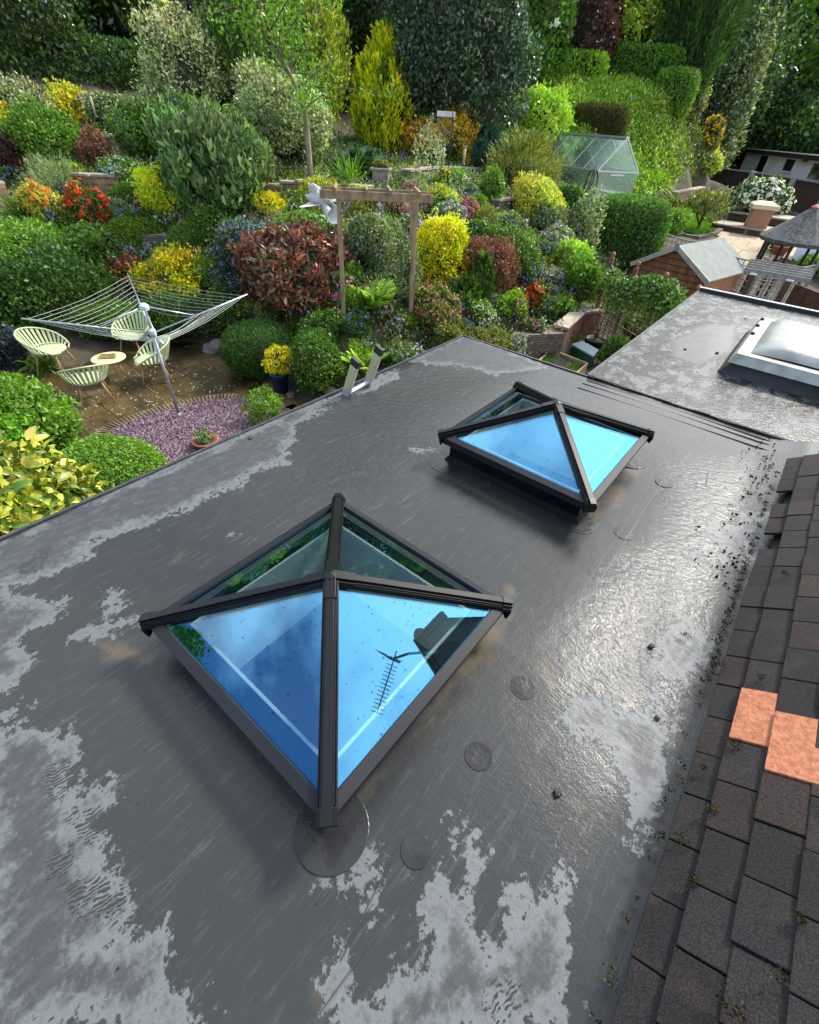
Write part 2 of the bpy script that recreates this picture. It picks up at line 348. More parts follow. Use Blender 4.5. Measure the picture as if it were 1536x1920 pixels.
def grid_mesh(name, X, Y, Z, F_, attrs, mat, parent):
    me = bpy.data.meshes.new(name); V_ = np.stack([X.ravel(), Y.ravel(), Z.ravel()], 1)-np.array(parent.location)
    me.vertices.add(len(V_)); me.vertices.foreach_set('co', V_.ravel()); me.loops.add(F_.size); me.loops.foreach_set('vertex_index', F_.ravel())
    me.polygons.add(len(F_)); me.polygons.foreach_set('loop_start', np.arange(0, F_.size, 4)); me.update(calc_edges=True)
    for k, v in attrs.items():
        a = me.attributes.new(k, 'FLOAT', 'POINT'); a.data.foreach_set('value', v.ravel().astype(np.float32))
    return link_mesh(name, me, mat, parent, True)
def membrane_mat(name, dry, wet, wet_r):
    mt = bpy.data.materials.new(name); mt.use_nodes = True; t = mt.node_tree; b = t.nodes['Principled BSDF']; n = t.nodes.new; l = t.links.new
    c = n('ShaderNodeTexCoord')
    def att(k):
        a = n('ShaderNodeAttribute'); a.attribute_name = k; return a.outputs['Fac']
    def noise(s, d=6, r=0.6, st=None, rot=0):
        x = n('ShaderNodeTexNoise'); x.inputs['Scale'].default_value = s; x.inputs['Detail'].default_value = d; x.inputs['Roughness'].default_value = r
        if st:
            g = n('ShaderNodeMapping'); g.inputs['Scale'].default_value = st; g.inputs['Rotation'].default_value = (0, 0, rot); l(c.outputs['Object'], g.inputs[0]); l(g.outputs[0], x.inputs['Vector'])
        else: l(c.outputs['Object'], x.inputs['Vector'])
        return x.outputs['Fac']
    def math_(op, a, bb=None, cc=None, clamp=False):
        x = n('ShaderNodeMath'); x.operation = op; x.use_clamp = clamp
        for k, v in enumerate((a, bb, cc)):
            if v is None: continue
            if isinstance(v, (int, float)): x.inputs[k].default_value = v
            else: l(v, x.inputs[k])
        return x.outputs[0]
    def step(v, a, bb):
        x = n('ShaderNodeMapRange'); x.inputs['From Min'].default_value = a; x.inputs['From Max'].default_value = bb; x.interpolation_type = 'SMOOTHSTEP'; l(v, x.inputs['Value']); return x.outputs[0]
    def mixc(f, a, bb):
        x = n('ShaderNodeMix'); x.data_type = 'RGBA'
        if isinstance(f, (int, float)): x.inputs['Factor'].default_value = f
        else: l(f, x.inputs['Factor'])
        for k, v in (('A', a), ('B', bb)):
            if isinstance(v, tuple): x.inputs[k].default_value = (*v, 1)
            else: l(v, x.inputs[k])
        return x.outputs['Result']
    big = noise(1.3, 4, 0.5)
    edge = noise(7.5, 9, 0.68, (1, 0.62, 1), 0.15); edge2 = noise(34, 7, 0.75)
    f = math_('ADD', att('dry'), math_('MULTIPLY', math_('SUBTRACT', edge, 0.5), 2.5))
    f = math_('ADD', f, math_('MULTIPLY', math_('SUBTRACT', edge2, 0.5), 1.7))
    isdry = math_('MULTIPLY', step(f, 0.0, 0.07), math_('ADD', 0.62, math_('MULTIPLY', big, 0.7)), None, True)
    # boot prints: bars of darker wet rubber in the dry film
    wv = n('ShaderNodeTexWave'); wv.inputs['Scale'].default_value = 27; wv.inputs['Distortion'].default_value = 9; wv.inputs['Detail'].default_value = 2.0; wv.inputs['Detail Scale'].default_value = 0.9
    g = n('ShaderNodeMapping'); g.inputs['Rotation'].default_value = (0, 0, 0.35); l(c.outputs['Object'], g.inputs[0]); l(g.outputs[0], wv.inputs['Vector'])
    ft = math_('MULTIPLY', step(noise(48, 2, 0.5), 0.40, 0.46), step(math_('ADD', att('feet'), math_('MULTIPLY', math_('SUBTRACT', edge2, 0.5), 2.2)), -0.05, 0.15)); ft = math_('MULTIPLY', ft, step(math_('ADD', wv.outputs['Fac'], math_('MULTIPLY', math_('SUBTRACT', edge, 0.5), 1.2)), 0.34, 0.5))
    isdry = math_('MULTIPLY', isdry, math_('SUBTRACT', 1.0, ft))
    rim = math_('MULTIPLY', step(f, 0.02, 0.12), math_('SUBTRACT', 1.0, step(f, 0.2, 0.75)))
    streak = noise(22, 8, 0.75, (1.3, 0.5, 1), 0.1); streak2 = noise(60, 4, 0.7, (1.0, 0.12, 1), -0.5)
    fine = noise(110, 4, 0.7)
    cd = mixc(step(streak, 0.42, 0.72), tuple(q*0.72 for q in dry), tuple(q*1.35 for q in dry))
    cd = mixc(math_('MULTIPLY', rim, 0.75), cd, tuple(min(1, q*2.4) for q in dry))
    cd = mixc(math_('MULTIPLY', step(fine, 0.60, 0.74), 0.8), cd, tuple(min(1, q*2.0) for q in dry))
    cw = mixc(big, tuple(q*0.8 for q in wet), tuple(q*1.25 for q in wet))
    cw = mixc(math_('MULTIPLY', step(streak2, 0.52, 0.78), 0.6), cw, tuple(q*3.2 for q in wet))
    scr = noise(95, 3, 0.6, (1.0, 0.05, 1), 0.45); cw = mixc(math_('MULTIPLY', step(scr, 0.68, 0.74), math_('MULTIPLY', step(edge, 0.50, 0.62), 0.22)), cw, (0.14, 0.145, 0.14))
    mud = step(math_('ADD', att('mud'), math_('MULTIPLY', math_('SUBTRACT', edge, 0.5), 3.0)), -0.25, 0.75)
    cw = mixc(math_('MULTIPLY', mud, 0.8), cw, (0.115, 0.088, 0.058))
    cc = mixc(isdry, cw, cd)
    spk = step(noise(75, 2, 0.5), 0.80, 0.83)
    cc = mixc(spk, cc, (0.45, 0.45, 0.42))
    vo = n('ShaderNodeTexVoronoi'); vo.inputs['Scale'].default_value = 9; l(c.outputs['Object'], vo.inputs['Vector'])
    dk = math_('MULTIPLY', math_('SUBTRACT', 1.0, step(vo.outputs['Distance'], 0.03, 0.05)), step(edge2, 0.45, 0.5))
    cc = mixc(math_('MULTIPLY', dk, 0.9), cc, (0.012, 0.011, 0.01))
    l(cc, b.inputs['Base Color'])
    ro = n('ShaderNodeMapRange'); l(isdry, ro.inputs['Value']); ro.inputs['To Min'].default_value = wet_r; ro.inputs['To Max'].default_value = 0.42
    rr = math_('ADD', ro.outputs[0], math_('MULTIPLY', math_('SUBTRACT', big, 0.5), 0.22), None, True)
    l(rr, b.inputs['Roughness']); b.inputs['Specular IOR Level'].default_value = 0.34
    rip = noise(24, 5, 0.6, (1.0, 1.9, 1), 0.6); wob = noise(3.0, 3, 0.5)
    h = math_('ADD', math_('MULTIPLY', rip, math_('MULTIPLY', att('rip'), 1.0)), math_('MULTIPLY', wob, 0.6))
    h = math_('ADD', h, math_('MULTIPLY', math_('MULTIPLY', fine, 0.10), 1.0))
    h = math_('ADD', h, math_('MULTIPLY', isdry, 0.05))
    bp = n('ShaderNodeBump'); bp.inputs['Strength'].default_value = 0.36; bp.inputs['Distance'].default_value = 0.022
    l(h, bp.inputs['Height']); l(bp.outputs[0], b.inputs['Normal'])
    return mt
MEM = membrane_mat('rubber_membrane', (0.066, 0.071, 0.073), (0.029, 0.0315, 0.031), 0.2)
MEM2 = membrane_mat('rubber_membrane_pale', (0.062, 0.066, 0.064), (0.028, 0.030, 0.029), 0.24)
ext = thing('house_extension', 'single storey extension under a wet grey rubber flat roof with two glass pyramids', 'building', (0, 0, 0))
X, Y, F_ = roof_grid(EX, XW, -2.2, CY, 0.016, [L1, L2])
RIP = [[(560,800),(760,700),(980,700),(830,800),(830,860),(700,930),(520,960)],[(1180,1060),(1340,980),(1330,1240),(1230,1360),(1100,1300)],[(1240,860),(1440,860),(1400,1000),(1280,1000)]]
Z = np.full(X.shape, RZ)+np.clip((X-0.25)/0.3, 0, 1)**2*0.07+0.004*np.sin(X*3.1)*np.cos(Y*2.3)
Z = Z+np.clip((EX+0.10-X)/0.10, 0, 1)*(-0.006)
grid_mesh('roof_membrane', X, Y, Z, F_, dict(dry=field(DRY, X, Y, RZ, 0.16), mud=field(MUD, X, Y, RZ, 0.10), feet=field(FEET, X, Y, RZ, 0.05), rip=np.clip(field(RIP, X, Y, RZ, 0.5)+0.5, 0.10, 1.25)), MEM, ext)
X, Y, F_ = roof_grid(R2X, 4.2, CY+0.035, R2Y, 0.03, [])
PUD = [[(1265,640),(1330,610),(1380,615),(1375,660),(1310,690),(1262,672)]]
d2 = np.full(X.shape, -0.30)-1.3*np.clip(field(PUD, X, Y, RZ, 0.1), -0.2, 1)
grid_mesh('lower_membrane', X, Y, np.full(X.shape, RZ+0.012)+0.004*np.sin(X*4)*np.cos(Y*3), F_, dict(dry=d2, mud=field([[(1360,690),(1536,730),(1536,750),(1400,715)]], X, Y, RZ, 0.1), feet=np.full(X.shape, -1.0), rip=np.clip(0.5-field(PUD, X, Y, RZ, 0.1), 0, 1)), MEM2, ext)
MTRIM = P('membrane_trim', (0.05, 0.052, 0.052), 0.35, 0.0, 0.35, var=0.25, vscale=12)
DTRIM = P('dark_gap', (0.012, 0.012, 0.012), 0.7)
# raised joint between the two sheets, and the roll of the edges
mb = MB()
for i in range(28):
    x0 = R2X+i*0.062; x1 = x0+0.066; wz = 0.003*math.sin(i*1.3)
    mb.box(((x0+x1)/2, CY+0.012+0.006*math.sin(i*0.9), RZ+0.008+wz), (0.068, 0.013, 0.018))
mb.build('roof_joint', DTRIM, ext)
mb = MB(); mb.bar((EX-0.006, -2.2, RZ-0.05), (EX-0.006, CY+0.02, RZ-0.05), 0.02, 0.115)
mb.bar((EX, CY+0.022, RZ-0.05), (R2X, CY+0.022, RZ-0.05), 0.02, 0.115)
mb.bar((R2X-0.012, CY+0.04, RZ-0.03), (R2X-0.012, R2Y+0.02, RZ-0.03), 0.022, 0.09)
mb.build('drip_trim', MTRIM, ext)
mb = MB(); mb.box(((R2X+4.2)/2, R2Y+0.02, RZ+0.01), (4.2-R2X, 0.035, 0.10))
mb.build('upstand', P('upstand_black', (0.02, 0.02, 0.022), 0.5), ext)
mb = MB(); mb.box(((R2X+4.2)/2, R2Y+0.03, RZ+0.064), (4.24-R2X, 0.06, 0.008))
mb.build('edge_capping', P('capping_grey', (0.45, 0.46, 0.47), 0.4), ext)
mb = MB()
mb.box((EX+0.06, 0.98, 1.30), (0.1, 6.2, 2.6)); mb.box(((EX+R2X)/2+0.05, CY-0.06, 1.30), (R2X-EX, 0.1, 2.6))
mb.box((R2X+0.06, 6.24, 1.30), (0.1, 4.2, 2.6)); mb.box((1.5, R2Y-0.06, 1.30), (5.3, 0.1, 2.6))
mb.build('wall', REDBRICK, ext)
mb = MB(); mb.box((-1.0, 0.9, 0.03), (3.0, 6.0, 0.06)); mb.build('room_floor', P('room_floor', (0.55, 0.54, 0.50), 0.5, var=0.2, vscale=1.5), ext)
# flat ceiling with two openings
mb = MB(); cz = 2.36
for (xa, xb, ya, yb) in [(EX+0.1, L1[0]-KI, -2.2, CY-0.1), (L1[0]+KI, XW, -2.2, CY-0.1), (L1[0]-KI, L1[0]+KI, -2.2, L1[1]-KI), (L1[0]-KI, L1[0]+KI, L1[1]+KI, L2[1]-KI), (L1[0]-KI, L1[0]+KI, L2[1]+KI, CY-0.1)]:
    mb.box(((xa+xb)/2, (ya+yb)/2, cz), (xb-xa, yb-ya, 0.02))
mb.build('room_ceiling', WHITEP, ext)
# welded seams and round cover patches
mb = MB()
for (a, b, wd) in [((1308, 797), (1062, 1190), 0.010), ((1290, 797), (1040, 1190), 0.006), ((960, 1160), (640, 1800), 0.004), ((1010, 1330), (600, 1900), 0.004), ((1330, 880), (1325, 905), 0.01)]:
    p, q_ = onz(*a, RZ+0.003), onz(*b, RZ+0.003); p[2] = q_[2] = RZ+0.002; mb.bar(p, q_, wd*.6, 0.006)
for k, oy in enumerate((0.06, 0.15, 0.27)):
    pr = Vector((R2X+0.02, CY-oy, RZ+0.001)); mb.bar(pr, pr+Vector((1.65, 0.02*k, 0.001)), 0.007, 0.007)
mb.build('welded_seam', MTRIM, ext)
PATCH = P('patch_rubber', (0.026, 0.027, 0.0275), 0.24, 0.0, 0.32, var=0.3, vscale=5, bump=0.5, bscale=9)
for (a, b, r) in [(1245, 905, .055), (1170, 1000, .055), (980, 1290, .052), (897, 1418, .05), (780, 1595, .048), (622, 1555, .12), (925, 1195, .13), (1085, 980, .10), (305, 1215, .12), (1180, 860, .12), (838, 868, .12), (1440, 700, .1)]:
    p = onz(a, b, RZ); e = MB(); e.lathe([(r, 0.0), (r, 0.0028), (r*0.985, 0.0034), (0.003, 0.0036)], (p[0], p[1], RZ-0.001+(0.012 if b == 700 else 0)), 32)
    e.build('cover_patch', PATCH, ext)

# ------------------------------------------------------------------ roof lanterns
def glass_mat():
    mt = bpy.data.materials.new('solar_glass'); mt.use_nodes = True; t = mt.node_tree; t.nodes.remove(t.nodes['Principled BSDF']); n = t.nodes.new; l = t.links.new; o = t.nodes['Material Output']
    g = n('ShaderNodeBsdfGlossy'); g.inputs['Color'].default_value = (0.18, 0.56, 0.94, 1); g.inputs['Roughness'].default_value = 0.0
    tr = n('ShaderNodeBsdfTransparent'); tr.inputs['Color'].default_value = (0.90, 0.98, 0.95, 1)
    fr = n('ShaderNodeFresnel'); fr.inputs['IOR'].default_value = 1.5
    mr = n('ShaderNodeMapRange'); mr.inputs['To Min'].default_value = 0.28; mr.inputs['To Max'].default_value = 0.46; l(fr.outputs[0], mr.inputs['Value'])
    c = n('ShaderNodeTexCoord'); vo = n('ShaderNodeTexVoronoi'); vo.inputs['Scale'].default_value = 38; l(c.outputs['Object'], vo.inputs['Vector'])
    sp = n('ShaderNodeSeparateColor'); l(vo.outputs['Color'], sp.inputs[0])
    th = n('ShaderNodeMath'); th.operation = 'MULTIPLY_ADD'; th.inputs[1].default_value = 0.26; th.inputs[2].default_value = -0.06; l(sp.outputs[0], th.inputs[0])
    lt = n('ShaderNodeMath'); lt.operation = 'LESS_THAN'; l(vo.outputs['Distance'], lt.inputs[0]); l(th.outputs[0], lt.inputs[1])
    bp = n('ShaderNodeBump'); bp.inputs['Strength'].default_value = 0.9; bp.inputs['Distance'].default_value = 0.004; l(lt.outputs[0], bp.inputs['Height'])
    m1 = n('ShaderNodeMixShader'); l(mr.outputs[0], m1.inputs[0]); l(tr.outputs[0], m1.inputs[1]); l(g.outputs[0], m1.inputs[2])
    drop = n('ShaderNodeBsdfTransparent'); drop.inputs['Color'].default_value = (0.30, 0.40, 0.46, 1)
    m2 = n('ShaderNodeMixShader'); k = n('ShaderNodeMath'); k.operation = 'MULTIPLY'; k.inputs[1].default_value = 0.55; l(lt.outputs[0], k.inputs[0]); l(k.outputs[0], m2.inputs[0]); l(m1.outputs[0], m2.inputs[1]); l(drop.outputs[0], m2.inputs[2])
    l(m2.outputs[0], o.inputs[0]); return mt
SGLASS = glass_mat()
KERBM = P('kerb_rubber', (0.007, 0.007, 0.008), 0.5, 0.0, 0.15, var=0.3, vscale=8, bump=0.5, bscale=12)
ANTH2 = P('anthracite_rail', (0.020, 0.0205, 0.024), 0.42, 0.0, 0.25, var=0.1, vscale=5)
def lantern(cx_, cy_, label):
    t = thing('roof_lantern', label, 'skylight', (cx_, cy_, RZ), 'pyramid roof lanterns')
    h = LH; z0 = EV-0.045; za = EV+0.205
    # kerb
    k = MB(); ko = h-0.055; kt = EV-0.06
    for (a, b, dx, dy) in [(0, -1, 2*ko, ko-KI), (0, 1, 2*ko, ko-KI), (-1, 0, ko-KI, 2*KI), (1, 0, ko-KI, 2*KI)]:
        mid = (ko+KI)/2; k.box((cx_+a*mid, cy_+b*mid, (RZ-0.02+kt)/2), (dx, dy, kt-RZ+0.02))
    k.build('kerb', KERBM, t)
    fl = MB()   # fillet of rubber where the kerb meets the roof
    cs = [(-ko, -ko), (ko, -ko), (ko, ko), (-ko, ko)]
    vs = [(cx_+x*1.002, cy_+y*1.002, RZ+0.035) for x, y in cs]+[(cx_+x*1.05, cy_+y*1.05, RZ+0.0015) for x, y in cs]
    fl.add(vs, [(i, (i+1) % 4, 4+(i+1) % 4, 4+i) for i in range(4)]); fl.build('flashing', KERBM, t)
    ln = MB(); li = KI-0.004
    for (a, b) in [(0, -1), (0, 1), (-1, 0), (1, 0)]:
        ln.box((cx_+a*(li-0.006), cy_+b*(li-0.006), (2.36+kt)/2), ((2*li-0.03) if a == 0 else 0.012, (2*li) if b == 0 else 0.012, kt-2.36))
    ln.build('lining', WHITEP, t)
    cor = [Vector((cx_-h, cy_-h, z0)), Vector((cx_+h, cy_-h, z0)), Vector((cx_+h, cy_+h, z0)), Vector((cx_-h, cy_+h, z0))]
    ap = Vector((cx_, cy_, za-0.035))
    for i in range(4):
        a, b = cor[i], cor[(i+1) % 4]; nr = (b-a).cross(ap-a).normalized()
        g = MB(); off = -nr*0.006
        g.add([a+nr*0.002, b+nr*0.002, ap+nr*0.002, a+off, b+off, ap+off], [(0, 1, 2), (3, 5, 4), (0, 3, 4, 1), (1, 4, 5, 2), (2, 5, 3, 0)])
        g.build('glass_pane', SGLASS, t)
        ins = ((ap-(a+b)/2).normalized())
        r = MB(); d = (b-a).normalized()
        p0 = a+ins*0.0195+nr*0.006; p1 = b+ins*0.0195+nr*0.006
        r.bar(p0, p1, 0.041, 0.018, nr); r.bar(a+ins*0.004-Vector((0, 0, 0.012)), b+ins*0.004-Vector((0, 0, 0.012)), 0.010, 0.045, (0, 0, 1))
        r.build('base_rail', ANTH2, t, bevel=0.0015)
    for i in range(4):
        c0 = cor[i]; d = (ap-c0).normalized(); sd = d.cross(Vector((0, 0, 1))).normalized(); up = sd.cross(d).normalized()
        b = MB(); e0 = c0-d*0.0; e1 = ap-d*0.02
        b.bar(e0+up*0.010, e1+up*0.010, 0.060, 0.016, up); b.bar(e0+up*0.024, e1+up*0.024, 0.045, 0.014, up); b.bar(e0+up*0.036, e1+up*0.036, 0.029, 0.012, up)
        for s in (-1, 1): b.bar(e0+up*0.020+sd*s*0.0265, e1+up*0.020+sd*s*0.0265, 0.004, 0.012, up)
        b.build('hip_bar', ANTH, t, bevel=0.0015)
        b = MB(); f0 = c0-d*0.006
        b.bar(f0+up*0.011, f0+d*0.045+up*0.011, 0.068, 0.020, up); b.bar(f0+up*0.026, f0+d*0.045+up*0.026, 0.052, 0.016, up); b.bar(f0+up*0.041, f0+d*0.045+up*0.040, 0.035, 0.010, up)
        b.bar(f0-Vector((0, 0, 0.014)), f0+d*0.012-Vector((0, 0, 0.014)), 0.072, 0.045, up)
        b.build('corner_cap', ANTH, t, bevel=0.0015)
    a = MB()
    for i in range(4):
        c0 = cor[i]; d = (ap-c0).normalized(); sd = d.cross(Vector((0, 0, 1))).normalized(); up = sd.cross(d).normalized()
        a.bar(ap-d*0.085+up*0.0395, ap-d*0.0+up*0.0385, 0.039, 0.012, up)
        a.bar(ap-d*0.085+up*0.026, ap-d*0.0+up*0.026, 0.057, 0.014, up)
    a.lathe([(0.030, 0.0), (0.028, 0.024), (0.006, 0.030)], (ap.x, ap.y, ap.z+0.018), 8)
    a.build('apex_cap', ANTH, t, bevel=0.0015)
    return t
lantern(*L1, 'nearest black framed glass pyramid rooflight, reflecting a chimney and aerial')
lantern(*L2, 'farther black framed glass pyramid rooflight beyond the larger looking one, reflecting plain blue sky')

# ------------------------------------------------------------------ milky dome skylight on the far roof
dome = thing('dome_skylight', 'low milky plastic dome skylight on a pale kerb at the right edge', 'skylight', (0, 0, 0))
A0 = onz(1360, 692, RZ+0.01); zt = RZ+0.22
B0 = onz(1387, 662, zt); B1 = onz(1425, 594, zt)
dx0 = B0[0]; dy0 = B0[1]; dy1 = B1[1]; dx1 = dx0+1.45
k = MB(); x0, x1, y0, y1 = dx0-0.02, dx1+0.02, dy0-0.02, dy1+0.02
vs = [(x0-0.09, y0-0.02, RZ), (x1+.09, y0-0.02, RZ), (x1+.09, y1+.08, RZ), (x0-.09, y1+.08, RZ), (x0+.03, y0+.05, zt-.07), (x1-.03, y0+.05, zt-.07), (x1-.03, y1-.03, zt-.07), (x0+.03, y1-.03, zt-.07)]
k.add(vs, [(0, 1, 5, 4), (1, 2, 6, 5), (2, 3, 7, 6), (3, 0, 4, 7), (4, 5, 6, 7)]); k.build('kerb', P('kerb_stained', (0.055, 0.05, 0.042), 0.5, col2=(0.03, 0.022, 0.014), vscale=3), dome)
PLAS = P('aged_white_plastic', (0.50, 0.50, 0.44), 0.4, col2=(0.33, 0.33, 0.25), vscale=9)
f_ = MB(); w_ = 0.11
for (a, b) in [((x0, y0), (x1, y0)), ((x1, y0), (x1, y1)), ((x1, y1), (x0, y1)), ((x0, y1), (x0, y0))]:
    d = Vector((b[0]-a[0], b[1]-a[1], 0)).normalized(); nn = Vector((-d.y, d.x, 0))
    A_, B_ = Vector((*a, zt)), Vector((*b, zt))
    lo = -0.085
    v = [A_+Vector((0, 0, 0)), B_, B_+nn*w_-d*w_, A_+nn*w_+d*w_, A_+Vector((0, 0, lo))-nn*0.035-d*0.035, B_+Vector((0, 0, lo))-nn*0.035+d*0.035]
    f_.add(v, [(0, 1, 2, 3), (4, 5, 1, 0)])
f_.build('rim', PLAS, dome)
g = MB(); nx, ny = 28, 24
for j in range(ny+1):
    for i in range(nx+1):
        u, v = i/nx, j/ny; s = (1-(2*u-1)**6)*(1-(2*v-1)**6)
        g.v.append((x0+w_-0.01+u*(x1-x0-2*w_+.02), y0+w_-.01+v*(y1-y0-2*w_+.02), zt+0.004+0.10*s**0.6+0.012*math.sin(u*5+v*3)))
for j in range(ny):
    for i in range(nx): q0 = j*(nx+1)+i; g.f.append((q0, q0+1, q0+nx+2, q0+nx+1))
OPAL = P('opal_dome', (0.30, 0.32, 0.305), 0.4, 0.0, 0.3, col2=(0.20, 0.22, 0.205), vscale=6, bump=0.3, bscale=3)
g.build('dome', OPAL, dome, True)
def bolt(px, py):
    p = onz(px, py, zt+.01); b = MB(); b.lathe([(0.020, -0.01), (0.020, 0.006), (0.012, 0.014)], tuple(p), 10); b.build('bolt', BLACKM, dome)
for p in [(1430, 598), (1421, 610), (1412, 625), (1451, 648), (1521, 667)]: bolt(*p)

# ------------------------------------------------------------------ tiled roof of the house
house = thing('house', 'main house with dark clay tile roof sloping up beside the flat roof', 'building', (0, 0, 0))
th_ = math.atan2(0.074, 0.083); tdir = Vector((math.cos(th_), 0, math.sin(th_))); tn = Vector((-math.sin(th_), 0, math.cos(th_)))
def tile_mat(name, c1, c2, c3):
    mt = bpy.data.materials.new(name); mt.use_nodes = True; t = mt.node_tree; b = t.nodes['Principled BSDF']; n = t.nodes.new; l = t.links.new
    a = n('ShaderNodeAttribute'); a.attribute_name = 'Col'; c = n('ShaderNodeTexCoord')
    nz1 = n('ShaderNodeTexNoise'); nz1.inputs['Scale'].default_value = 11; nz1.inputs['Detail'].default_value = 5; l(c.outputs['Object'], nz1.inputs['Vector'])
    r = n('ShaderNodeValToRGB'); r.color_ramp.elements[0].position = 0.52; r.color_ramp.elements[1].position = 0.80; l(nz1.outputs['Fac'], r.inputs['Fac'])
    m1 = n('ShaderNodeMix'); m1.data_type = 'RGBA'; l(r.outputs['Color'], m1.inputs['Factor']); l(a.outputs['Color'], m1.inputs['A']); m1.inputs['B'].default_value = (*c2, 1)
    nz2 = n('ShaderNodeTexNoise'); nz2.inputs['Scale'].default_value = 250; nz2.inputs['Detail'].default_value = 4; l(c.outputs['Object'], nz2.inputs['Vector'])
    r2 = n('ShaderNodeValToRGB'); r2.color_ramp.elements[0].position = 0.40; r2.color_ramp.elements[0].color = (0.6, 0.6, 0.6, 1); r2.color_ramp.elements[1].position = 0.75; r2.color_ramp.elements[1].color = (2.2, 2.15, 2.1, 1); l(nz2.outputs['Fac'], r2.inputs['Fac'])
    m2 = n('ShaderNodeMix'); m2.data_type = 'RGBA'; m2.blend_type = 'MULTIPLY'; m2.inputs['Factor'].default_value = 1; l(m1.outputs['Result'], m2.inputs['A']); l(r2.outputs['Color'], m2.inputs['B'])
    l(m2.outputs['Result'], b.inputs['Base Color']); b.inputs['Roughness'].default_value = 0.62; b.inputs['Specular IOR Level'].default_value = 0.2
    bp = n('ShaderNodeBump'); bp.inputs['Strength'].default_value = 0.5; bp.inputs['Distance'].default_value = 0.002; l(nz2.outputs['Fac'], bp.inputs['Height']); l(bp.outputs[0], b.inputs['Normal'])
    return mt
TILE = tile_mat('dark_clay_tile', None, (0.036, 0.026, 0.023), None)
def tile_box(mb, x, z, y, wd, ln, lift=0.0, th=0.014, skew=0.0):
    # lower edge at x,z ; runs up the slope, tail resting on the course below
    o = Vector((x, y, z)); d = (tdir*1.0-tn*0.11).normalized(); nn = Vector((-d.z, 0, d.x))
    o = o+nn*lift
    vs = []
    for s in (0, 1):
        for (yy, ky) in ((0, skew), (wd, -skew)):
            for k in (0, 1):
                vs.append(o+d*(ln*s)+Vector((0, yy+(ky if s == 0 else 0), 0))-nn*(th*(1-k)))
    mb.add(vs, [(0, 2, 3, 1), (4, 5, 7, 6), (1, 3, 7, 5), (0, 4, 6, 2), (0, 1, 5, 4), (2, 6, 7, 3)])
tm = MB(); tcol = []
TW = 0.165; YEND = 3.66; orange = []
for k in range(0, 24):
    if k == 0: x, z = 0.435, CAMZ-1.60
    else: x, z = 0.497+0.083*(k-1), CAMZ-1.535+0.074*(k-1)
    ys = []
    if k == 1: ys = [1.236-TW*i for i in range(18)]+[1.474+TW*i for i in range(13)]; orange.append((x, z, 1.236, 0.238))
    elif k == 2: ys = [1.141-TW*i for i in range(17)]+[1.385+TW*i for i in range(14)]; orange.append((x, z, 1.141, 0.244))
    else:
        o_k = YEND-(TW/2 if k % 2 else 0.02); ys = [o_k-TW*i for i in range(33)]
    for y in ys:
        if k == 1 and y in (1.236,) or k == 2 and y in (1.141,): pass
        lo_ = y-TW if (k not in (1, 2) or y <= 1.3) else y
        if lo_+TW > YEND+.02: continue
        if k == 0 and (2.92 < lo_ < 3.14 or 2.42 < lo_ < 2.6): continue
        r = random.random(); lift = random.uniform(0, 0.006)
        tile_box(tm, x+random.uniform(-.004, .004), z, lo_+0.0015, TW-0.004, 0.21, lift, 0.015, random.uniform(-.0015, .0015))
        g = random.uniform(0.78, 1.2)
        base = (0.020*g, 0.0185*g, 0.0185*g) if r < .84 else (0.029*g, 0.0215*g, 0.019*g)
        tcol += [base]*8
me = bpy.data.meshes.new('roof_tiles'); me.from_pydata(tm.v, [], tm.f)
ca = me.color_attributes.new('Col', 'FLOAT_COLOR', 'POINT'); ca.data.foreach_set('color', np.array([(*c, 1) for c in tcol], np.float32).ravel())
ro_ = link_mesh('roof_tiles', me, TILE, house); bv = ro_.modifiers.new('bevel', 'BEVEL'); bv.width = 0.0025; bv.segments = 2
ORT = P('new_orange_tile', (0.52, 0.19, 0.09), 0.7, col2=(0.33, 0.11, 0.05), vscale=55, bump=0.25, bscale=90)
for (x, z, y, wd_) in orange:
    b = MB(); tile_box(b, x, z+0.004, y+0.002, wd_-0.004, 0.20, 0.009, 0.014); o = b.build('replacement_tile', ORT, house, bevel=0.002); o['label'] = 'bright orange new clay tile'
b = MB(); nrm = tn*-0.05
pa = Vector((0.47, 0, CAMZ-1.60)); L_ = 3.4
q0 = pa+tn*-0.035; q1 = q0+tdir*(L_)
b.add([(q0.x, -1.6, q0.z), (q0.x, YEND-.01, q0.z), (q1.x, YEND-.01, q1.z), (q1.x, -1.6, q1.z), (q0.x+.05, -1.6, q0.z-.08), (q0.x+.05, YEND-.01, q0.z-.08), (q1.x+.05, YEND-.01, q1.z-.08), (q1.x+.05, -1.6, q1.z-.08)],
      [(0, 1, 2, 3), (4, 7, 6, 5), (0, 4, 5, 1), (1, 5, 6, 2), (2, 6, 7, 3), (3, 7, 4, 0)])
b.build('roof_boards', P('roof_board', (0.03, 0.025, 0.02), 0.9), house)
b = MB(); b.box((XW+1.7, 1.0, 1.5), (3.0, 5.2, 3.0)); b.build('wall', REDBRICK, house)

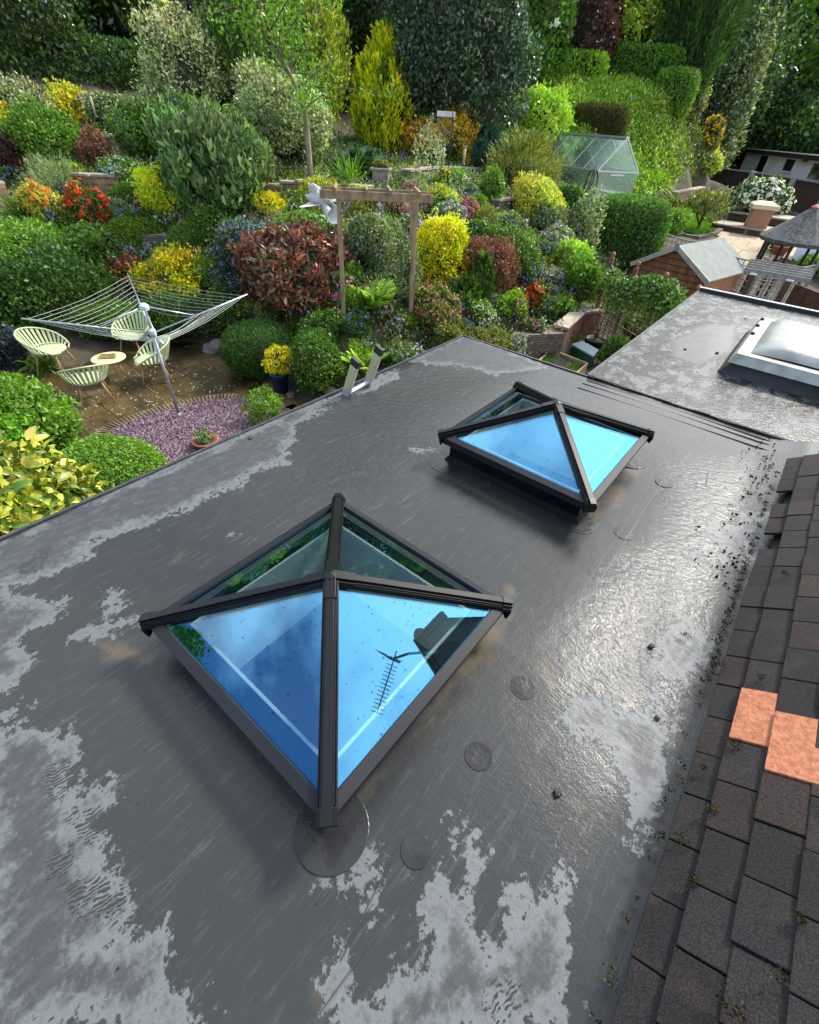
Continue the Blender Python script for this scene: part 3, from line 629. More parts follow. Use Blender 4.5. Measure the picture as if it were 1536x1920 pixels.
# ================================================================== garden structures
def vplane(px, py, A, B):
    "where the ray meets the vertical plane through A and B"
    d = ray(px, py); n_ = np.array([-(B[1]-A[1]), B[0]-A[0]]); t = (n_[0]*A[0]+n_[1]*A[1])/(n_[0]*d[0]+n_[1]*d[1])
    return np.array([d[0]*t, d[1]*t, CAMZ+d[2]*t])
def inside(P2, X, Y): return poly_sd(P2, X, Y) > 0
def sheet(name, poly, mat, dz, s=0.10, kind='structure', label=None, zfix=None):
    P2 = np.array([p[:2] for p in poly]); x0, y0 = P2.min(0); x1, y1 = P2.max(0)
    xs = np.arange(x0-s, x1+2*s, s); ys = np.arange(y0-s, y1+2*s, s); X, Y = np.meshgrid(xs, ys); W_ = len(xs)
    Zq = gz(X, Y)+dz if zfix is None else np.full(X.shape, zfix)
    i_, j_ = np.meshgrid(np.arange(W_-1), np.arange(len(ys)-1)); q_ = (j_*W_+i_).ravel()
    k = inside(P2, X+s/2, Y+s/2)[:-1, :-1].ravel()
    F_ = np.stack([q_, q_+1, q_+1+W_, q_+W_], 1)[k]
    used = np.unique(F_); re_ = np.zeros(X.size, int); re_[used] = np.arange(len(used))
    me = bpy.data.meshes.new(name); me.from_pydata(np.stack([X.ravel(), Y.ravel(), Zq.ravel()], 1)[used].tolist(), [], re_[F_].tolist()); me.update()
    return tag(link_mesh(name, me, mat, None, True), kind=kind, label=label)
def px0(lst, z=0.0): return [onz(a, b, z) for a, b in lst]
# patio
FLAG = brick_mat('patio_flags', (0.060, 0.040, 0.020), (0.10, 0.078, 0.042), (0.02, 0.018, 0.008), 1.0, 0.75, 0.6, 0.012, axis='XY', bump=0.4)
_t = FLAG.node_tree; _b = _t.nodes['Principled BSDF']; _b.inputs['Roughness'].default_value = 0.35
_n = _t.nodes.new('ShaderNodeTexNoise'); _n.inputs['Scale'].default_value = 0.9; _n.inputs['Detail'].default_value = 7; _n.inputs['Roughness'].default_value = 0.65
_c = _t.nodes.new('ShaderNodeTexCoord'); _t.links.new(_c.outputs['Object'], _n.inputs['Vector'])
_r = _t.nodes.new('ShaderNodeValToRGB'); _r.color_ramp.elements[0].position = 0.36; _r.color_ramp.elements[0].color = (0.28, 0.24, 0.19, 1); _r.color_ramp.elements[1].position = 0.62; _r.color_ramp.elements[1].color = (1.5, 1.35, 0.95, 1)
_m = _t.nodes.new('ShaderNodeMix'); _m.data_type = 'RGBA'; _m.blend_type = 'MULTIPLY'; _m.inputs['Factor'].default_value = 1
_src = _b.inputs['Base Color'].links[0].from_socket
_t.links.new(_n.outputs['Fac'], _r.inputs['Fac']); _t.links.new(_src, _m.inputs['A']); _t.links.new(_r.outputs['Color'], _m.inputs['B']); _t.links.new(_m.outputs['Result'], _b.inputs['Base Color'])
pat = px0([(-40,760),(40,690),(100,648),(200,640),(330,630),(430,640),(470,690),(520,735),(610,762),(560,800),(300,900),(0,1010),(-300,1100)])
sheet('patio', pat, FLAG, 0.004, 0.1, zfix=0.006)
side = px0([(930,700),(1000,655),(1040,640),(1105,640),(1170,660),(1150,720),(1080,760),(1000,720)])
sheet('side_path', side, P('side_path', (0.12, 0.10, 0.08), 0.8, var=0.4, vscale=6, bump=0.6, bscale=20), 0.004, 0.1, zfix=0.006)
# slate bed and its brick edge
arc = px0([(205,893),(190,850),(196,818),(232,797),(290,778),(345,762),(400,752),(450,750),(500,757),(545,772)])
bed = arc+px0([(560,800),(480,860),(300,930)])
sheet('slate_bed_base', bed, P('slate_bed', (0.07, 0.05, 0.055), 0.9), 0.01, 0.06, zfix=0.012)
arc_np = [np.array(p[:2]) for p in arc]
def resample(poly, step):
    out_ = []; acc = 0
    for a, b in zip(poly[:-1], poly[1:]):
        L = np.linalg.norm(b-a); n_ = max(1, int(round(L/step)))
        for i in range(n_): out_.append((a+(b-a)*(i/n_), (b-a)/L))
    return out_
def smooth_poly(p, it=3):
    for _ in range(it):
        q = [p[0]]
        for a, b in zip(p[:-1], p[1:]): q += [a*.75+b*.25, a*.25+b*.75]
        q.append(p[-1]); p = q
    return p
eb = thing('brick_edging', 'curved row of mossy bricks edging the purple slate bed', 'edging', (0, 0, 0))
e1 = MB()
for p, d in resample(smooth_poly(arc_np), 0.115):
    nn = np.array([-d[1], d[0]]); c = p+nn*0.11
    e1.box((c[0], c[1], 0.018), (0.10, 0.21, 0.05), math.atan2(d[1], d[0])+random.uniform(-.04, .04))
e1.build('bricks', P('edging_brick', (0.11, 0.07, 0.035), 0.6, col2=(0.20, 0.16, 0.08), vscale=5, bump=0.5, bscale=30), eb, bevel=0.006)
def quads_mesh(name, V, mat, cols=None, parent=None, smooth=False, faces=None, k=4):
    "V: (n,k,3)"
    n_ = len(V); me = bpy.data.meshes.new(name); vv = V.reshape(-1, 3)
    if parent is not None and parent.type == 'EMPTY': vv = vv-np.array(parent.location)
    me.vertices.add(len(vv)); me.vertices.foreach_set('co', np.ascontiguousarray(vv, np.float32).ravel())
    if faces is None: faces = np.arange(k)[None, :]
    nf, fk = faces.shape
    L = (np.arange(n_)[:, None, None]*k+faces[None]).reshape(-1)
    me.loops.add(len(L)); me.loops.foreach_set('vertex_index', L.astype(np.int32))
    me.polygons.add(n_*nf); me.polygons.foreach_set('loop_start', np.arange(0, n_*nf*fk, fk, dtype=np.int32)); me.update(calc_edges=True)
    if cols is not None:
        ca = me.color_attributes.new('Col', 'BYTE_COLOR' if False else 'FLOAT_COLOR', 'POINT')
        cc = np.ones((n_, k, 4), np.float32); cc[:, :, :3] = np.clip(cols, 0, 1)[:, None, :] if cols.ndim == 2 else np.clip(cols, 0, 1)
        ca.data.foreach_set('color', cc.ravel())
    return link_mesh(name, me, mat, parent, smooth)
def in_poly_points(poly, n_):
    P2 = np.array([p[:2] for p in poly]); lo, hi = P2.min(0), P2.max(0); res = []
    tot = 0
    while tot < n_:
        q = rng.uniform(lo, hi, (n_, 2)); q = q[inside(P2, q[:, 0], q[:, 1])]; res.append(q); tot += len(q)
    return np.concatenate(res)[:n_]
def chips(name, pts2, z, size, cols, mat, thick=0.35, **kw):
    n_ = len(pts2); s = size*rng.uniform(0.5, 1.4, n_); a = rng.uniform(0, 6.28, n_)
    u = np.stack([np.cos(a), np.sin(a), rng.uniform(-.45, .45, n_)], 1); v = np.stack([-np.sin(a), np.cos(a), rng.uniform(-.45, .45, n_)], 1)
    asp = rng.uniform(0.4, 0.8, n_)
    c = np.concatenate([pts2, (z+rng.uniform(0.0, 0.012, n_))[:, None]], 1)
    corners = [(-1, -.6), (.2, -1), (1, .3), (-.3, 1)]
    top = np.stack([c+u*(s*k0)[:, None]*.5+v*(s*asp*k1)[:, None]*.5 for k0, k1 in corners], 1); top[:, :, 2] += (s*thick)[:, None]
    bot = top.copy(); bot[:, :, 2] -= (s*thick)[:, None]*1.2
    V = np.concatenate([top, bot], 1)
    F_ = np.array([(0, 1, 2, 3), (0, 4, 5, 1), (1, 5, 6, 2), (2, 6, 7, 3), (3, 7, 4, 0)])
    return quads_mesh(name, V, mat, cols, faces=F_, k=8, **kw)
ptc = in_poly_points(bed, 17000)
cc = np.array([(0.19, 0.115, 0.145), (0.13, 0.078, 0.10), (0.26, 0.18, 0.205), (0.08, 0.052, 0.062)])[rng.integers(0, 4, len(ptc))]*rng.uniform(.8, 1.2, (len(ptc), 1))
tag(chips('slate_chippings', ptc, 0.014, 0.05, cc, foliage_mat('slate_chip', 0.5, 0.0)), kind='stuff', label='plum coloured slate chippings')
ptc = in_poly_points(pat, 1300); dcen = np.hypot(ptc[:, 0]+8.9, ptc[:, 1]-3.0); ptc = ptc[rng.random(len(ptc)) < np.clip(1.2-dcen/2.2, .10, 1)]
tag(chips('fallen_petals', ptc, 0.006, 0.035, np.tile([0.62, 0.60, 0.46], (len(ptc), 1)), PETAL, 0.12), kind='stuff', label='pale petals scattered on the wet paving')

# ---- four slatted chairs and a round table
SAGE = P('sage_plastic', (0.48, 0.54, 0.31), 0.45, var=0.05); SAGET = P('pale_table_top', (0.66, 0.68, 0.32), 0.4, var=0.06)
BEECH = P('beech', (0.42, 0.24, 0.11), 0.55, var=0.2, vscale=14, stretch=(1, 1, .3))
def chair_proto():
    t = thing('garden_chair', 'c', 'chair')
    # opening faces +X; back at -X
    def ring(phi, lvl):
        a = abs(phi)/rad(132)
        hgt = 0.45+0.37*(1-np.clip(a, 0, 1)**1.7)**0.9
        base_r = (0.285, 0.28); top_r = (0.385, 0.41)
        fr = lvl
        r0 = base_r[0]+(top_r[0]-base_r[0])*fr**0.8; r1 = base_r[1]+(top_r[1]-base_r[1])*fr**0.8
        z = 0.43+(hgt-0.43)*fr
        return Vector((-r0*math.cos(phi)-0.02-0.05*fr*(1-a), r1*math.sin(phi), z))
    sh = MB(); N_ = 21
    for i in range(N_):
        ph = rad(-122)+rad(244)*i/(N_-1); wd = rad(7.0)
        prev = None
        for j in range(6):
            f = j/5; a = ring(ph-wd/2, f); b = ring(ph+wd/2, f); o_ = Vector((a.x*0.035, a.y*0.035, 0))
            cur = [a, b, b+o_, a+o_]
            if prev:
                base = len(sh.v); sh.v += [tuple(q) for q in prev+cur]
                for e in range(4): sh.f.append((base+e, base+(e+1) % 4, base+4+(e+1) % 4, base+4+e))
            prev = cur
    sh.build('slats', SAGE, t)
    rm = MB(); ptsr = [ring(rad(-132)+rad(264)*i/40, 1.0) for i in range(41)]
    rm.tube(ptsr, 0.016, 8)
    ptsr = [ring(rad(-125)+rad(250)*i/30, 0.12) for i in range(31)]; rm.tube(ptsr, 0.012, 6)
    for s in (-1, 1): # flare joining rim to the seat front
        e = ring(s*rad(132), 1.0); rm.tube([e, Vector((0.25, s*0.25, 0.445)), Vector((0.31, s*0.14, 0.44))], 0.013, 6)
    rm.build('rim', SAGE, t, True)
    st = MB(); st.lathe([(0.05, 0.415), (0.27, 0.425), (0.305, 0.437), (0.30, 0.448), (0.19, 0.44), (0.01, 0.436)], (-0.0, 0, 0), 28)
    st.build('seat', SAGE, t, True)
    for sx in (-1, 1):
        for sy in (-1, 1):
            l_ = MB(); l_.tube([(sx*0.17, sy*0.17, 0.42), (sx*0.28, sy*0.275, 0.0)], [0.021, 0.012], 8); l_.build('leg', BEECH, t, True)
    return t
def copy_tree(o):
    c = o.copy(); C.objects.link(c)
    for ch in o.children:
        d = ch.copy(); C.objects.link(d); d.parent = c
    return c
tab = onz(220, 712, 0)
chr_ = chair_proto()
CH = [((112, 694), 'pale sage slatted chair at the far left of the round table', None), ((183, 750), 'sage slatted chair nearest the slate bed with its back to the camera', None), ((296, 712), 'sage slatted chair right of the table beside the clothes dryer pole', None), ((262, 665), 'sage slatted chair farthest back, behind the round table by the shrubs', None)]
for i, (pxy, lab, _x) in enumerate(CH):
    o = chr_ if i == 0 else copy_tree(chr_)
    p = onz(*pxy, 0); p = p+ (np.array([0, 0, 0]))
    o.location = (p[0], p[1], 0.008); o['label'] = lab; o['group'] = 'slatted chairs round the patio table'
    o.rotation_euler = (0, 0, math.atan2(tab[1]-p[1], tab[0]-p[0])+[0.25, 0.55, 0.35, -0.25][i])
t = thing('side_table', 'low round pale table on splayed wooden legs between the chairs', 'table', (tab[0], tab[1], 0.008))
b = MB(); b.lathe([(0.02, 0.45), (0.30, 0.452), (0.315, 0.462), (0.315, 0.472), (0.30, 0.474), (0.01, 0.474)], (tab[0], tab[1], 0), 36); b.build('table_top', SAGET, t, True)
for k in range(3):
    a = k*2.094+0.6; l_ = MB(); l_.tube([(tab[0]+.14*math.cos(a), tab[1]+.14*math.sin(a), .455), (tab[0]+.27*math.cos(a), tab[1]+.27*math.sin(a), 0.008)], [.018, .011], 8); l_.build('leg', BEECH, t, True)
tr = MB(); tx, ty = tab[0], tab[1]; R_ = Matrix.Rotation(0.95, 3, 'Z')
for (c, d) in [((0, 0, .01), (.30, .12, .012)), ((0, .055, .03), (.30, .012, .045)), ((0, -.055, .03), (.30, .012, .045)), ((.145, 0, .03), (.012, .10, .045)), ((-.145, 0, .03), (.012, .10, .045))]:
    q = R_ @ Vector(c); tr.box((tx+q.x, ty+q.y, .482+q.z), d, 0.95)
tag(tr.build('wooden_tray', P('light_wood', (0.48, 0.33, 0.15), .6, var=.2, vscale=20), bevel=0.002), 'narrow wooden tray lying on the round patio table', 'tray')

# ---- rotary clothes dryer
bx, by = onz(338, 785, 0)[:2]
t = thing('rotary_dryer', 'open silver rotary clothes dryer with white lines beside the chairs', 'clothes dryer', (bx, by, 0))
b = MB(); b.tube([(bx, by, 0), (bx, by, 1.55)], .026, 12); b.tube([(bx, by, 1.45), (bx, by, 1.99)], .021, 12); b.tube([(bx, by, 0), (bx, by, .12)], .034, 12); b.build('pole', P('galvanised', (.42, .43, .44), .4, .7, var=.15, vscale=5), t, True)
HUB = P('hub_plastic', (.55, .68, .66), .5)
b = MB(); b.lathe([(.03, 1.54), (.06, 1.55), (.06, 1.62), (.035, 1.65)], (bx, by, 0), 14); b.build('lower_hub', HUB, t)
b = MB(); b.lathe([(.03, 1.93), (.07, 1.94), (.07, 2.0), (.04, 2.03), (.01, 2.04)], (bx, by, 0), 14); b.build('upper_hub', HUB, t)
ang = [rad(-19+90*k) for k in range(4)]; tips = []
LARM = [1.72, 1.62, 2.0, 1.58]
for k, a in enumerate(ang):
    d = Vector((math.cos(a), math.sin(a), 0)); c = Vector((bx, by, 0)); L = LARM[k]
    tip = c+d*L+Vector((0, 0, 2.0)); tips.append((c+d*.06+Vector((0, 0, 1.585)), tip))
    b = MB(); b.tube([c+d*.06+Vector((0, 0, 1.585)), tip], .0125, 8); b.build('arm', ALU, t, True)
    m_ = (c+d*.06+Vector((0, 0, 1.585))).lerp(tip, .42); b = MB(); b.tube([c+d*.06+Vector((0, 0, 1.97)), m_], .010, 6); b.build('strut', ALU, t, True)
ln = MB()
for r_ in range(9):
    f = .40+.60*r_/8-0.005*r_
    for k in range(4):
        a, b_ = tips[k][0].lerp(tips[k][1], f), tips[(k+1) % 4][0].lerp(tips[(k+1) % 4][1], f)
        m_ = (a+b_)/2-Vector((0, 0, .035+.03*random.random()))
        ln.tube([a, a.lerp(m_, .5)-Vector((0, 0, .01)), m_, b_.lerp(m_, .5)-Vector((0, 0, .01)), b_], .0020, 4)
ln.build('washing_line', P('line_plastic', (.50, .54, .50), .5), t)

# ---- pots
def pot(name, label, cat, p, r, h, mat, taper=.72, n_=24, rim=.05, soil=True, group=None):
    t = thing(name, label, cat, (p[0], p[1], p[2]), group)
    b = MB(); b.lathe([(r*taper, 0), (r*.98, h*.88), (r*1.06, h*.88), (r*1.07, h), (r*.95, h), (r*.90, h*.9), (.01, h*.88)], tuple(p), n_); b.build('pot_body', mat, t, True)
    if soil: b = MB(); b.lathe([(r*.9, h*.88), (r*.5, h*.93), (.01, h*.93)], tuple(p), 16); b.build('soil', SOIL, t)
    return t
BLUE = P('blue_glaze', (0.02, 0.045, 0.15), .18, var=.3, vscale=6); TERRA = P('terracotta', (0.36, 0.12, 0.06), .7, var=.25, vscale=8); STONEP = P('stone_planter', (.30, .25, .20), .85, var=.3, vscale=9, bump=.5)
BPOT = onz(528, 733, 0.006); pot('blue_pot', 'glazed blue pot holding a golden leaved bush at the patio edge', 'plant pot', BPOT, .19, .42, BLUE)
TPOT = onz(388, 838, 0.014); pot('terracotta_bowl', 'shallow terracotta bowl on the slate chippings beside the flat roof edge', 'plant pot', TPOT, .21, .15, TERRA, .75)
SPOT = at(715, 352); t = thing('stone_planter', 'square tapered stone planter standing above the wooden pergola', 'plant pot', tuple(SPOT))
b = MB(); x, y, z = SPOT
def tapbox(mb, x, y, z, r0, r1, h, rz=.6):
    R = Matrix.Rotation(rz, 3, 'Z'); v = [R @ Vector((i*r, j*r, k)) + Vector((x, y, z)) for (r, k) in ((r0, 0), (r1, h)) for (i, j) in ((-1, -1), (1, -1), (1, 1), (-1, 1))]
    mb.add(v, [(3, 2, 1, 0), (4, 5, 6, 7), (0, 1, 5, 4), (1, 2, 6, 5), (2, 3, 7, 6), (3, 0, 4, 7)])
tapbox(b, x, y, z-.03, .19, .25, .48); tapbox(b, x, y, z+.42, .285, .285, .05); b.build('pot_body', STONEP, t, bevel=.01)
b = MB(); tapbox(b, x, y, z+.46, .24, .22, .02); b.build('soil', SOIL, t)
DPOT = onz(1108, 662, 0.006); pot('dark_pot', 'dark round pot with bare twigs beside the trellis fence', 'plant pot', DPOT, .25, .38, P('dark_pot', (.03, .035, .035), .4))
tw = thing('twiggy_plant', 'bare twiggy plant climbing out of the dark pot by the trellis', 'plant', (DPOT[0], DPOT[1], .34))
b = MB()
for k in range(16):
    a = random.uniform(0, 6.28); p = Vector((DPOT[0], DPOT[1], .36)); pts_ = [p]
    for s in range(5): p = p+Vector((math.cos(a)*.06+random.uniform(-.05, .05), math.sin(a)*.06+random.uniform(-.05, .05), random.uniform(.12, .22))); pts_.append(p)
    b.tube(pts_, [.008, .007, .006, .005, .004, .003], 5)
b.build('stems', P('reddish_stem', (.16, .09, .06), .8), tw)

# ---- ladder leaning on the roof edge
lt = thing('ladder', 'top of an aluminium ladder leaning against the flat roof edge', 'ladder', (0, 0, 0))
LD = Vector((0.80, 0.18, 2.4)).normalized()
r0 = onz(668, 676, 2.99); r1 = onz(712, 653, 3.02)
ca_, cb_ = Vector(r0), Vector(r1); sep = cb_-ca_; sep.z = 0; nrm_ = sep.cross(LD).normalized()
tops = []
for c in (ca_, cb_):
    b = MB(); foot = c-LD*((c.z-0.01)/LD.z); b.bar(foot, c, .028, .075, nrm_); b.build('rail', ALU, lt, bevel=.004)
    b = MB(); b.bar(c-LD*.05, c+LD*.008, .034, .082, nrm_); b.build('end_cap', BLACKM, lt)
for k in range(10):
    b = MB(); off = LD*(.34+k*.27); b.bar(ca_-off, cb_-off, .032, .03, nrm_); b.build('rung', ALU, lt)

# ---- pergola arch
PL, PR = at(645, 602), at(769, 603); PT = CAMZ-3.25+2.27
def perg():
    t = thing('pergola', 'weathered wooden garden arch with four posts in the rockery', 'pergola', tuple(PL))
    a = Vector((PL[0], PL[1], 0)); b_ = Vector((PR[0], PR[1], 0)); d = (b_-a).normalized(); n_ = Vector((-d.y, d.x, 0)); 
    if n_.dot(a) < 0: n_ = -n_
    for (c, zb) in ((a, PL[2]), (b_, PR[2])):
        for k in (0, 1):
            q = c+n_*.42*k; zb_ = float(gz(q.x, q.y)); m_ = MB(); m_.box((q.x, q.y, (min(zb_, zb)-.3+PT-.05)/2), (.085, .085, PT-.05-min(zb_, zb)+.3), math.atan2(d.y, d.x)); m_.build('post', WOOD, t, bevel=.003)
    for k in (0, 1):
        m_ = MB(); q = n_*(.42*k-(.045 if k == 0 else -.045)); m_.bar(a+q-d*.33+Vector((0, 0, PT-.09)), b_+q+d*.30+Vector((0, 0, PT-.09)), .035, .13); m_.build('beam', WOOD, t, bevel=.003)
    L = (b_-a).length
    for f in (-.03, .36, .66, 1.03):
        m_ = MB(); q = a+d*(L*f)+Vector((0, 0, PT-.02)); m_.bar(q-n_*.20, q+n_*.64, .04, .09); m_.build('rafter', WOOD, t, bevel=.003)
    for (c, s) in ((a, 1), (b_, -1)):
        m_ = MB(); m_.bar(c+Vector((0, 0, PT-.42)), c+d*s*.28+Vector((0, 0, PT-.14)), .035, .04, (0, 0, 1)); m_.build('brace', WOOD, t)
perg()

# ---- white folded ornament
def cone_sheet(mb, p0, p1, w0, w1, curl, upv, n1=10, n2=8, th=.006):
    p0, p1 = Vector(p0), Vector(p1); d = (p1-p0); dn = d.normalized(); sd = dn.cross(Vector(upv)).normalized(); up = sd.cross(dn).normalized()
    b0 = len(mb.v)
    for i in range(n1+1):
        f = i/n1; w_ = w0+(w1-w0)*f; c = p0+d*f
        for j in range(n2+1):
            a = (j/n2-.5)*curl; r = w_/max(curl, .3)
            mb.v.append(tuple(c+sd*(math.sin(a)*r)+up*((1-math.cos(a))*r)))
    for i in range(n1):
        for j in range(n2): q = b0+i*(n2+1)+j; mb.f.append((q, q+1, q+n2+2, q+n2+1))
o_ = at(600, 398); t = thing('garden_ornament', 'large white rolled petal shaped ornament left of the pergola post', 'ornament', tuple(o_))
WHT = P('white_glaze', (.80, .80, .79), .35); 
Dz = CAMZ-(o_[2]+.45)
def pz(a, b, dz): return onz(a, b, o_[2]+dz)
c0 = pz(605, 385, .40)
for (p, w0, w1, cu) in [((562, 388, .50), .40, .01, 1.6), ((582, 345, .85), .75, .12, 2.2), ((657, 368, .65), .40, .01, 2.0), ((630, 420, .15), .50, .95, 5.4), ((618, 372, .6), .9, .5, 2.8)]:
    m_ = MB(); cone_sheet(m_, c0, pz(*p), w0, w1, cu, (0.2, -.3, 1)); o = m_.build('petal', WHT, t, True); sm = o.modifiers.new('solid', 'SOLIDIFY'); sm.thickness = .012
m_ = MB(); m_.tube([(o_[0], o_[1], o_[2]-.1), tuple(c0)], .02, 8); m_.build('stake', BLACKM, t)

# ---- bird table, feeder poles
GREYW = P('grey_timber', (.20, .17, .14), .8, var=.3, vscale=10)
p = at(826, 352); zt_ = top_z(p[0], p[1], 208, p[2]); H_ = zt_-p[2]
t = thing('bird_table', 'wooden bird table with a grey pitched roof on a tall post', 'bird table', tuple(p))
x, y, z = p
m_ = MB(); m_.box((x, y, z+H_*.36), (.06, .06, H_*.74)); m_.build('post', WOOD, t)
for k in range(3):
    a = k*2.09+.4; m_ = MB(); m_.bar((x+.30*math.cos(a), y+.30*math.sin(a), z), (x, y, z+.34), .04, .05); m_.build('foot', WOOD, t)
m_ = MB(); m_.box((x, y, z+H_*.73), (.42, .36, .03), .65); m_.box((x, y, z+H_*.75), (.44, .03, .04), .65); m_.build('tray', GREYW, t)
for i in (-1, 1):
    for j in (-1, 1):
        q = Matrix.Rotation(.65, 3, 'Z') @ Vector((i*.17, j*.14, 0)); m_ = MB(); m_.box((x+q.x, y+q.y, z+H_*.83), (.03, .03, H_*.2), .65); m_.build('corner_post', GREYW, t)
m_ = MB(); R = Matrix.Rotation(.65, 3, 'Z')
for s in (-1, 1):
    a = R @ Vector((-.26, s*.26, 0)); b_ = R @ Vector((.26, s*.26, 0)); c = R @ Vector((.26, 0, .12)); d = R @ Vector((-.26, 0, .12)); o0 = Vector((x, y, z+H_*.93)); 
    vv = [o0+a, o0+b_, o0+c, o0+d]; vv += [q+Vector((0, 0, -.02)) for q in vv]; m_.add(vv, [(0, 1, 2, 3), (4, 7, 6, 5), (0, 4, 5, 1), (1, 5, 6, 2), (2, 6, 7, 3), (3, 7, 4, 0)])
m_.build('roof', P('roof_felt_grey', (.15, .15, .16), .7, var=.2), t)
def feeder(px, py, ztop, ln_, label, body, at_xy):
    t = thing('bird_feeder', label, 'bird feeder', (at_xy[0], at_xy[1], ztop-ln_), 'hanging seed feeders'); x, y = at_xy
    m_ = MB(); m_.lathe([(.035, ztop-ln_+.03), (.035, ztop-.05)], (x, y, 0), 10); m_.build('tube', body, t, True)
    m_ = MB(); m_.lathe([(.045, ztop-.055), (.05, ztop-.04), (.03, ztop-.01), (.004, ztop)], (x, y, 0), 10); m_.build('lid', P('feeder_green', (.06, .14, .12), .5), t)
    m_ = MB(); m_.lathe([(.05, ztop-ln_), (.055, ztop-ln_+.015), (.04, ztop-ln_+.03)], (x, y, 0), 10); m_.build('base', P('feeder_green', (.06, .14, .12), .5), t)
    m_ = MB(); m_.tube([(x, y, ztop-.01), (x, y, ztop+.06)], .004, 4); m_.build('hook', BLACKM, t)
p2 = at(836, 368); zt2 = top_z(p2[0], p2[1], 205, p2[2]); t = thing('feeder_pole', 'thin black pole with two hooked arms in front of the bird table', 'pole', tuple(p2))
m_ = MB(); m_.tube([(p2[0], p2[1], p2[2]-.1), (p2[0], p2[1], zt2)], .012, 8); m_.build('shaft', BLACKM, t)
vd = Vector((math.cos(YAW), math.sin(YAW), 0)); fz = p2[2]+(zt2-p2[2])*.62
SEED = P('seed_fill', (.46, .38, .20), .5)
for s in (-1, 1):
    o0 = Vector((p2[0], p2[1], fz+.13)); ds = .17 if s < 0 else .42; m_ = MB(); m_.tube([o0, o0+vd*s*ds*.5+Vector((0, 0, .06)), o0+vd*s*ds*.9+Vector((0, 0, .03)), o0+vd*s*ds-Vector((0, 0, .07))], .008, 6); m_.build('arm', BLACKM, t)
    q = o0+vd*s*ds; feeder(0, 0, fz, .42, ('seed feeder hanging left of the bird table post' if s < 0 else 'seed feeder hanging right of the bird table post'), SEED, (q.x, q.y))
# shepherd crooks on the upper left
for (a, b, ty, tx, lab, flab, mat_) in [(125, 262, 145, -28, 'black shepherd crook holding the green feeder over the left bushes', 'green tube feeder before the yellow hedge', P('feeder_green', (.06, .14, .12), .5)), (172, 260, 148, 14, 'black shepherd crook holding the cream feeder over the left bushes', 'cream tube feeder right of the yellow hedge', P('cream_fill', (.5, .45, .25), .6))]:
    q = at(a, b); zz_ = top_z(q[0], q[1], ty, q[2]); t = thing('shepherd_crook', lab, 'crook', tuple(q)); rr = .42*(1 if tx > 0 else -1)
    m_ = MB(); pp = [Vector((q[0], q[1], q[2]-.2)), Vector((q[0], q[1], zz_-.25))]
    for k in range(1, 8): th = math.pi*k/7; pp.append(Vector((q[0], q[1], zz_-.25))+vd*(rr/2*(1-math.cos(th)))+Vector((0, 0, .25*math.sin(th))))
    m_.tube(pp, .010, 6); m_.build('rod', BLACKM, t); e = pp[-1]; feeder(0, 0, e.z-.08, .62, flab, mat_, (e.x, e.y))
q = at(185, 372); t = MB(); zz_ = top_z(q[0], q[1], 298, q[2]); t.tube([tuple(q-np.array([0, 0, .1])), (q[0]-.1, q[1], zz_)], .012, 6); tag(t.build('garden_cane', BLACKM), 'thin dark cane stuck in the bed right of the red azalea', 'cane')

# ---- greenhouse
GH = thing('greenhouse', 'aluminium framed glass greenhouse beneath the trimmed dome hedge', 'greenhouse', (0, 0, 0))
FL = onz(1120, 321, 3.3); FR = onz(1197, 324, 3.3); BL = onz(1033, 303, 3.3)
fl, fr = Vector((FL[0], FL[1], 0)), Vector((FR[0], FR[1], 0)); lv = Vector((BL[0]-FL[0], BL[1]-FL[1], 0)); wv_ = fr-fl; lv = lv-wv_.normalized()*lv.dot(wv_.normalized())*1.0; 
bl, br = fl+lv, fr+lv; zb = 1.75; ze = 3.3; zr = 4.3
up = lambda v, z_: Vector((v.x, v.y, z_)); fm, bm_ = (fl+fr)/2, (bl+br)/2
g = MB(); th = .045
def gb(a, b_, w_=th): g.bar(a, b_, w_, w_)
for a, b_ in [(up(fl, zb), up(fl, ze)), (up(fr, zb), up(fr, ze)), (up(bl, zb), up(bl, ze)), (up(br, zb), up(br, ze)), (up(fl, ze), up(bl, ze)), (up(fr, ze), up(br, ze)), (up(fl, ze), up(fr, ze)), (up(fl, zb), up(bl, zb)), (up(fr, zb), up(br, zb)), (up(fl, zb), up(fr, zb)), (up(fl, ze), up(fm, zr)), (up(fr, ze), up(fm, zr)), (up(bl, ze), up(bm_, zr)), (up(br, ze), up(bm_, zr)), (up(bl, ze), up(br, ze))]: gb(a, b_)
g.bar(up(fm, zr+.02), up(bm_, zr+.02), .14, .06)
for k in range(1, 5):
    f = k/5
    for (s, e) in ((fl, bl), (fr, br)):
        q = s.lerp(e, f); gb(up(q, zb), up(q, ze), .03); gb(up(q, ze), up(fm.lerp(bm_, f), zr), .03)
for f in (.33, .66):
    q = fl.lerp(fr, f); gb(up(q, zb), up(q, ze+.5), .045 if f == .33 else .03)
gb(up(fl.lerp(fr, .33), ze-.1), up(fl.lerp(fr, .66), ze-.1), .05); gb(up(fl, zb+.75), up(fr, zb+.75), .035); gb(up(fl, ze+.42)*1.0, up(fl.lerp(fr, .3), ze+.45), .001)
gb(up(fl.lerp(fr, .7), zb), up(fr, zb+.75), .025); gb(up(fl, zb+.75), up(bl, zb+.75), .03); gb(up(bl, zb), up(bl.lerp(fl, .2), ze), .025)
g.build('frame', P('greenhouse_frame', (.55, .57, .56), .4, .5), GH)
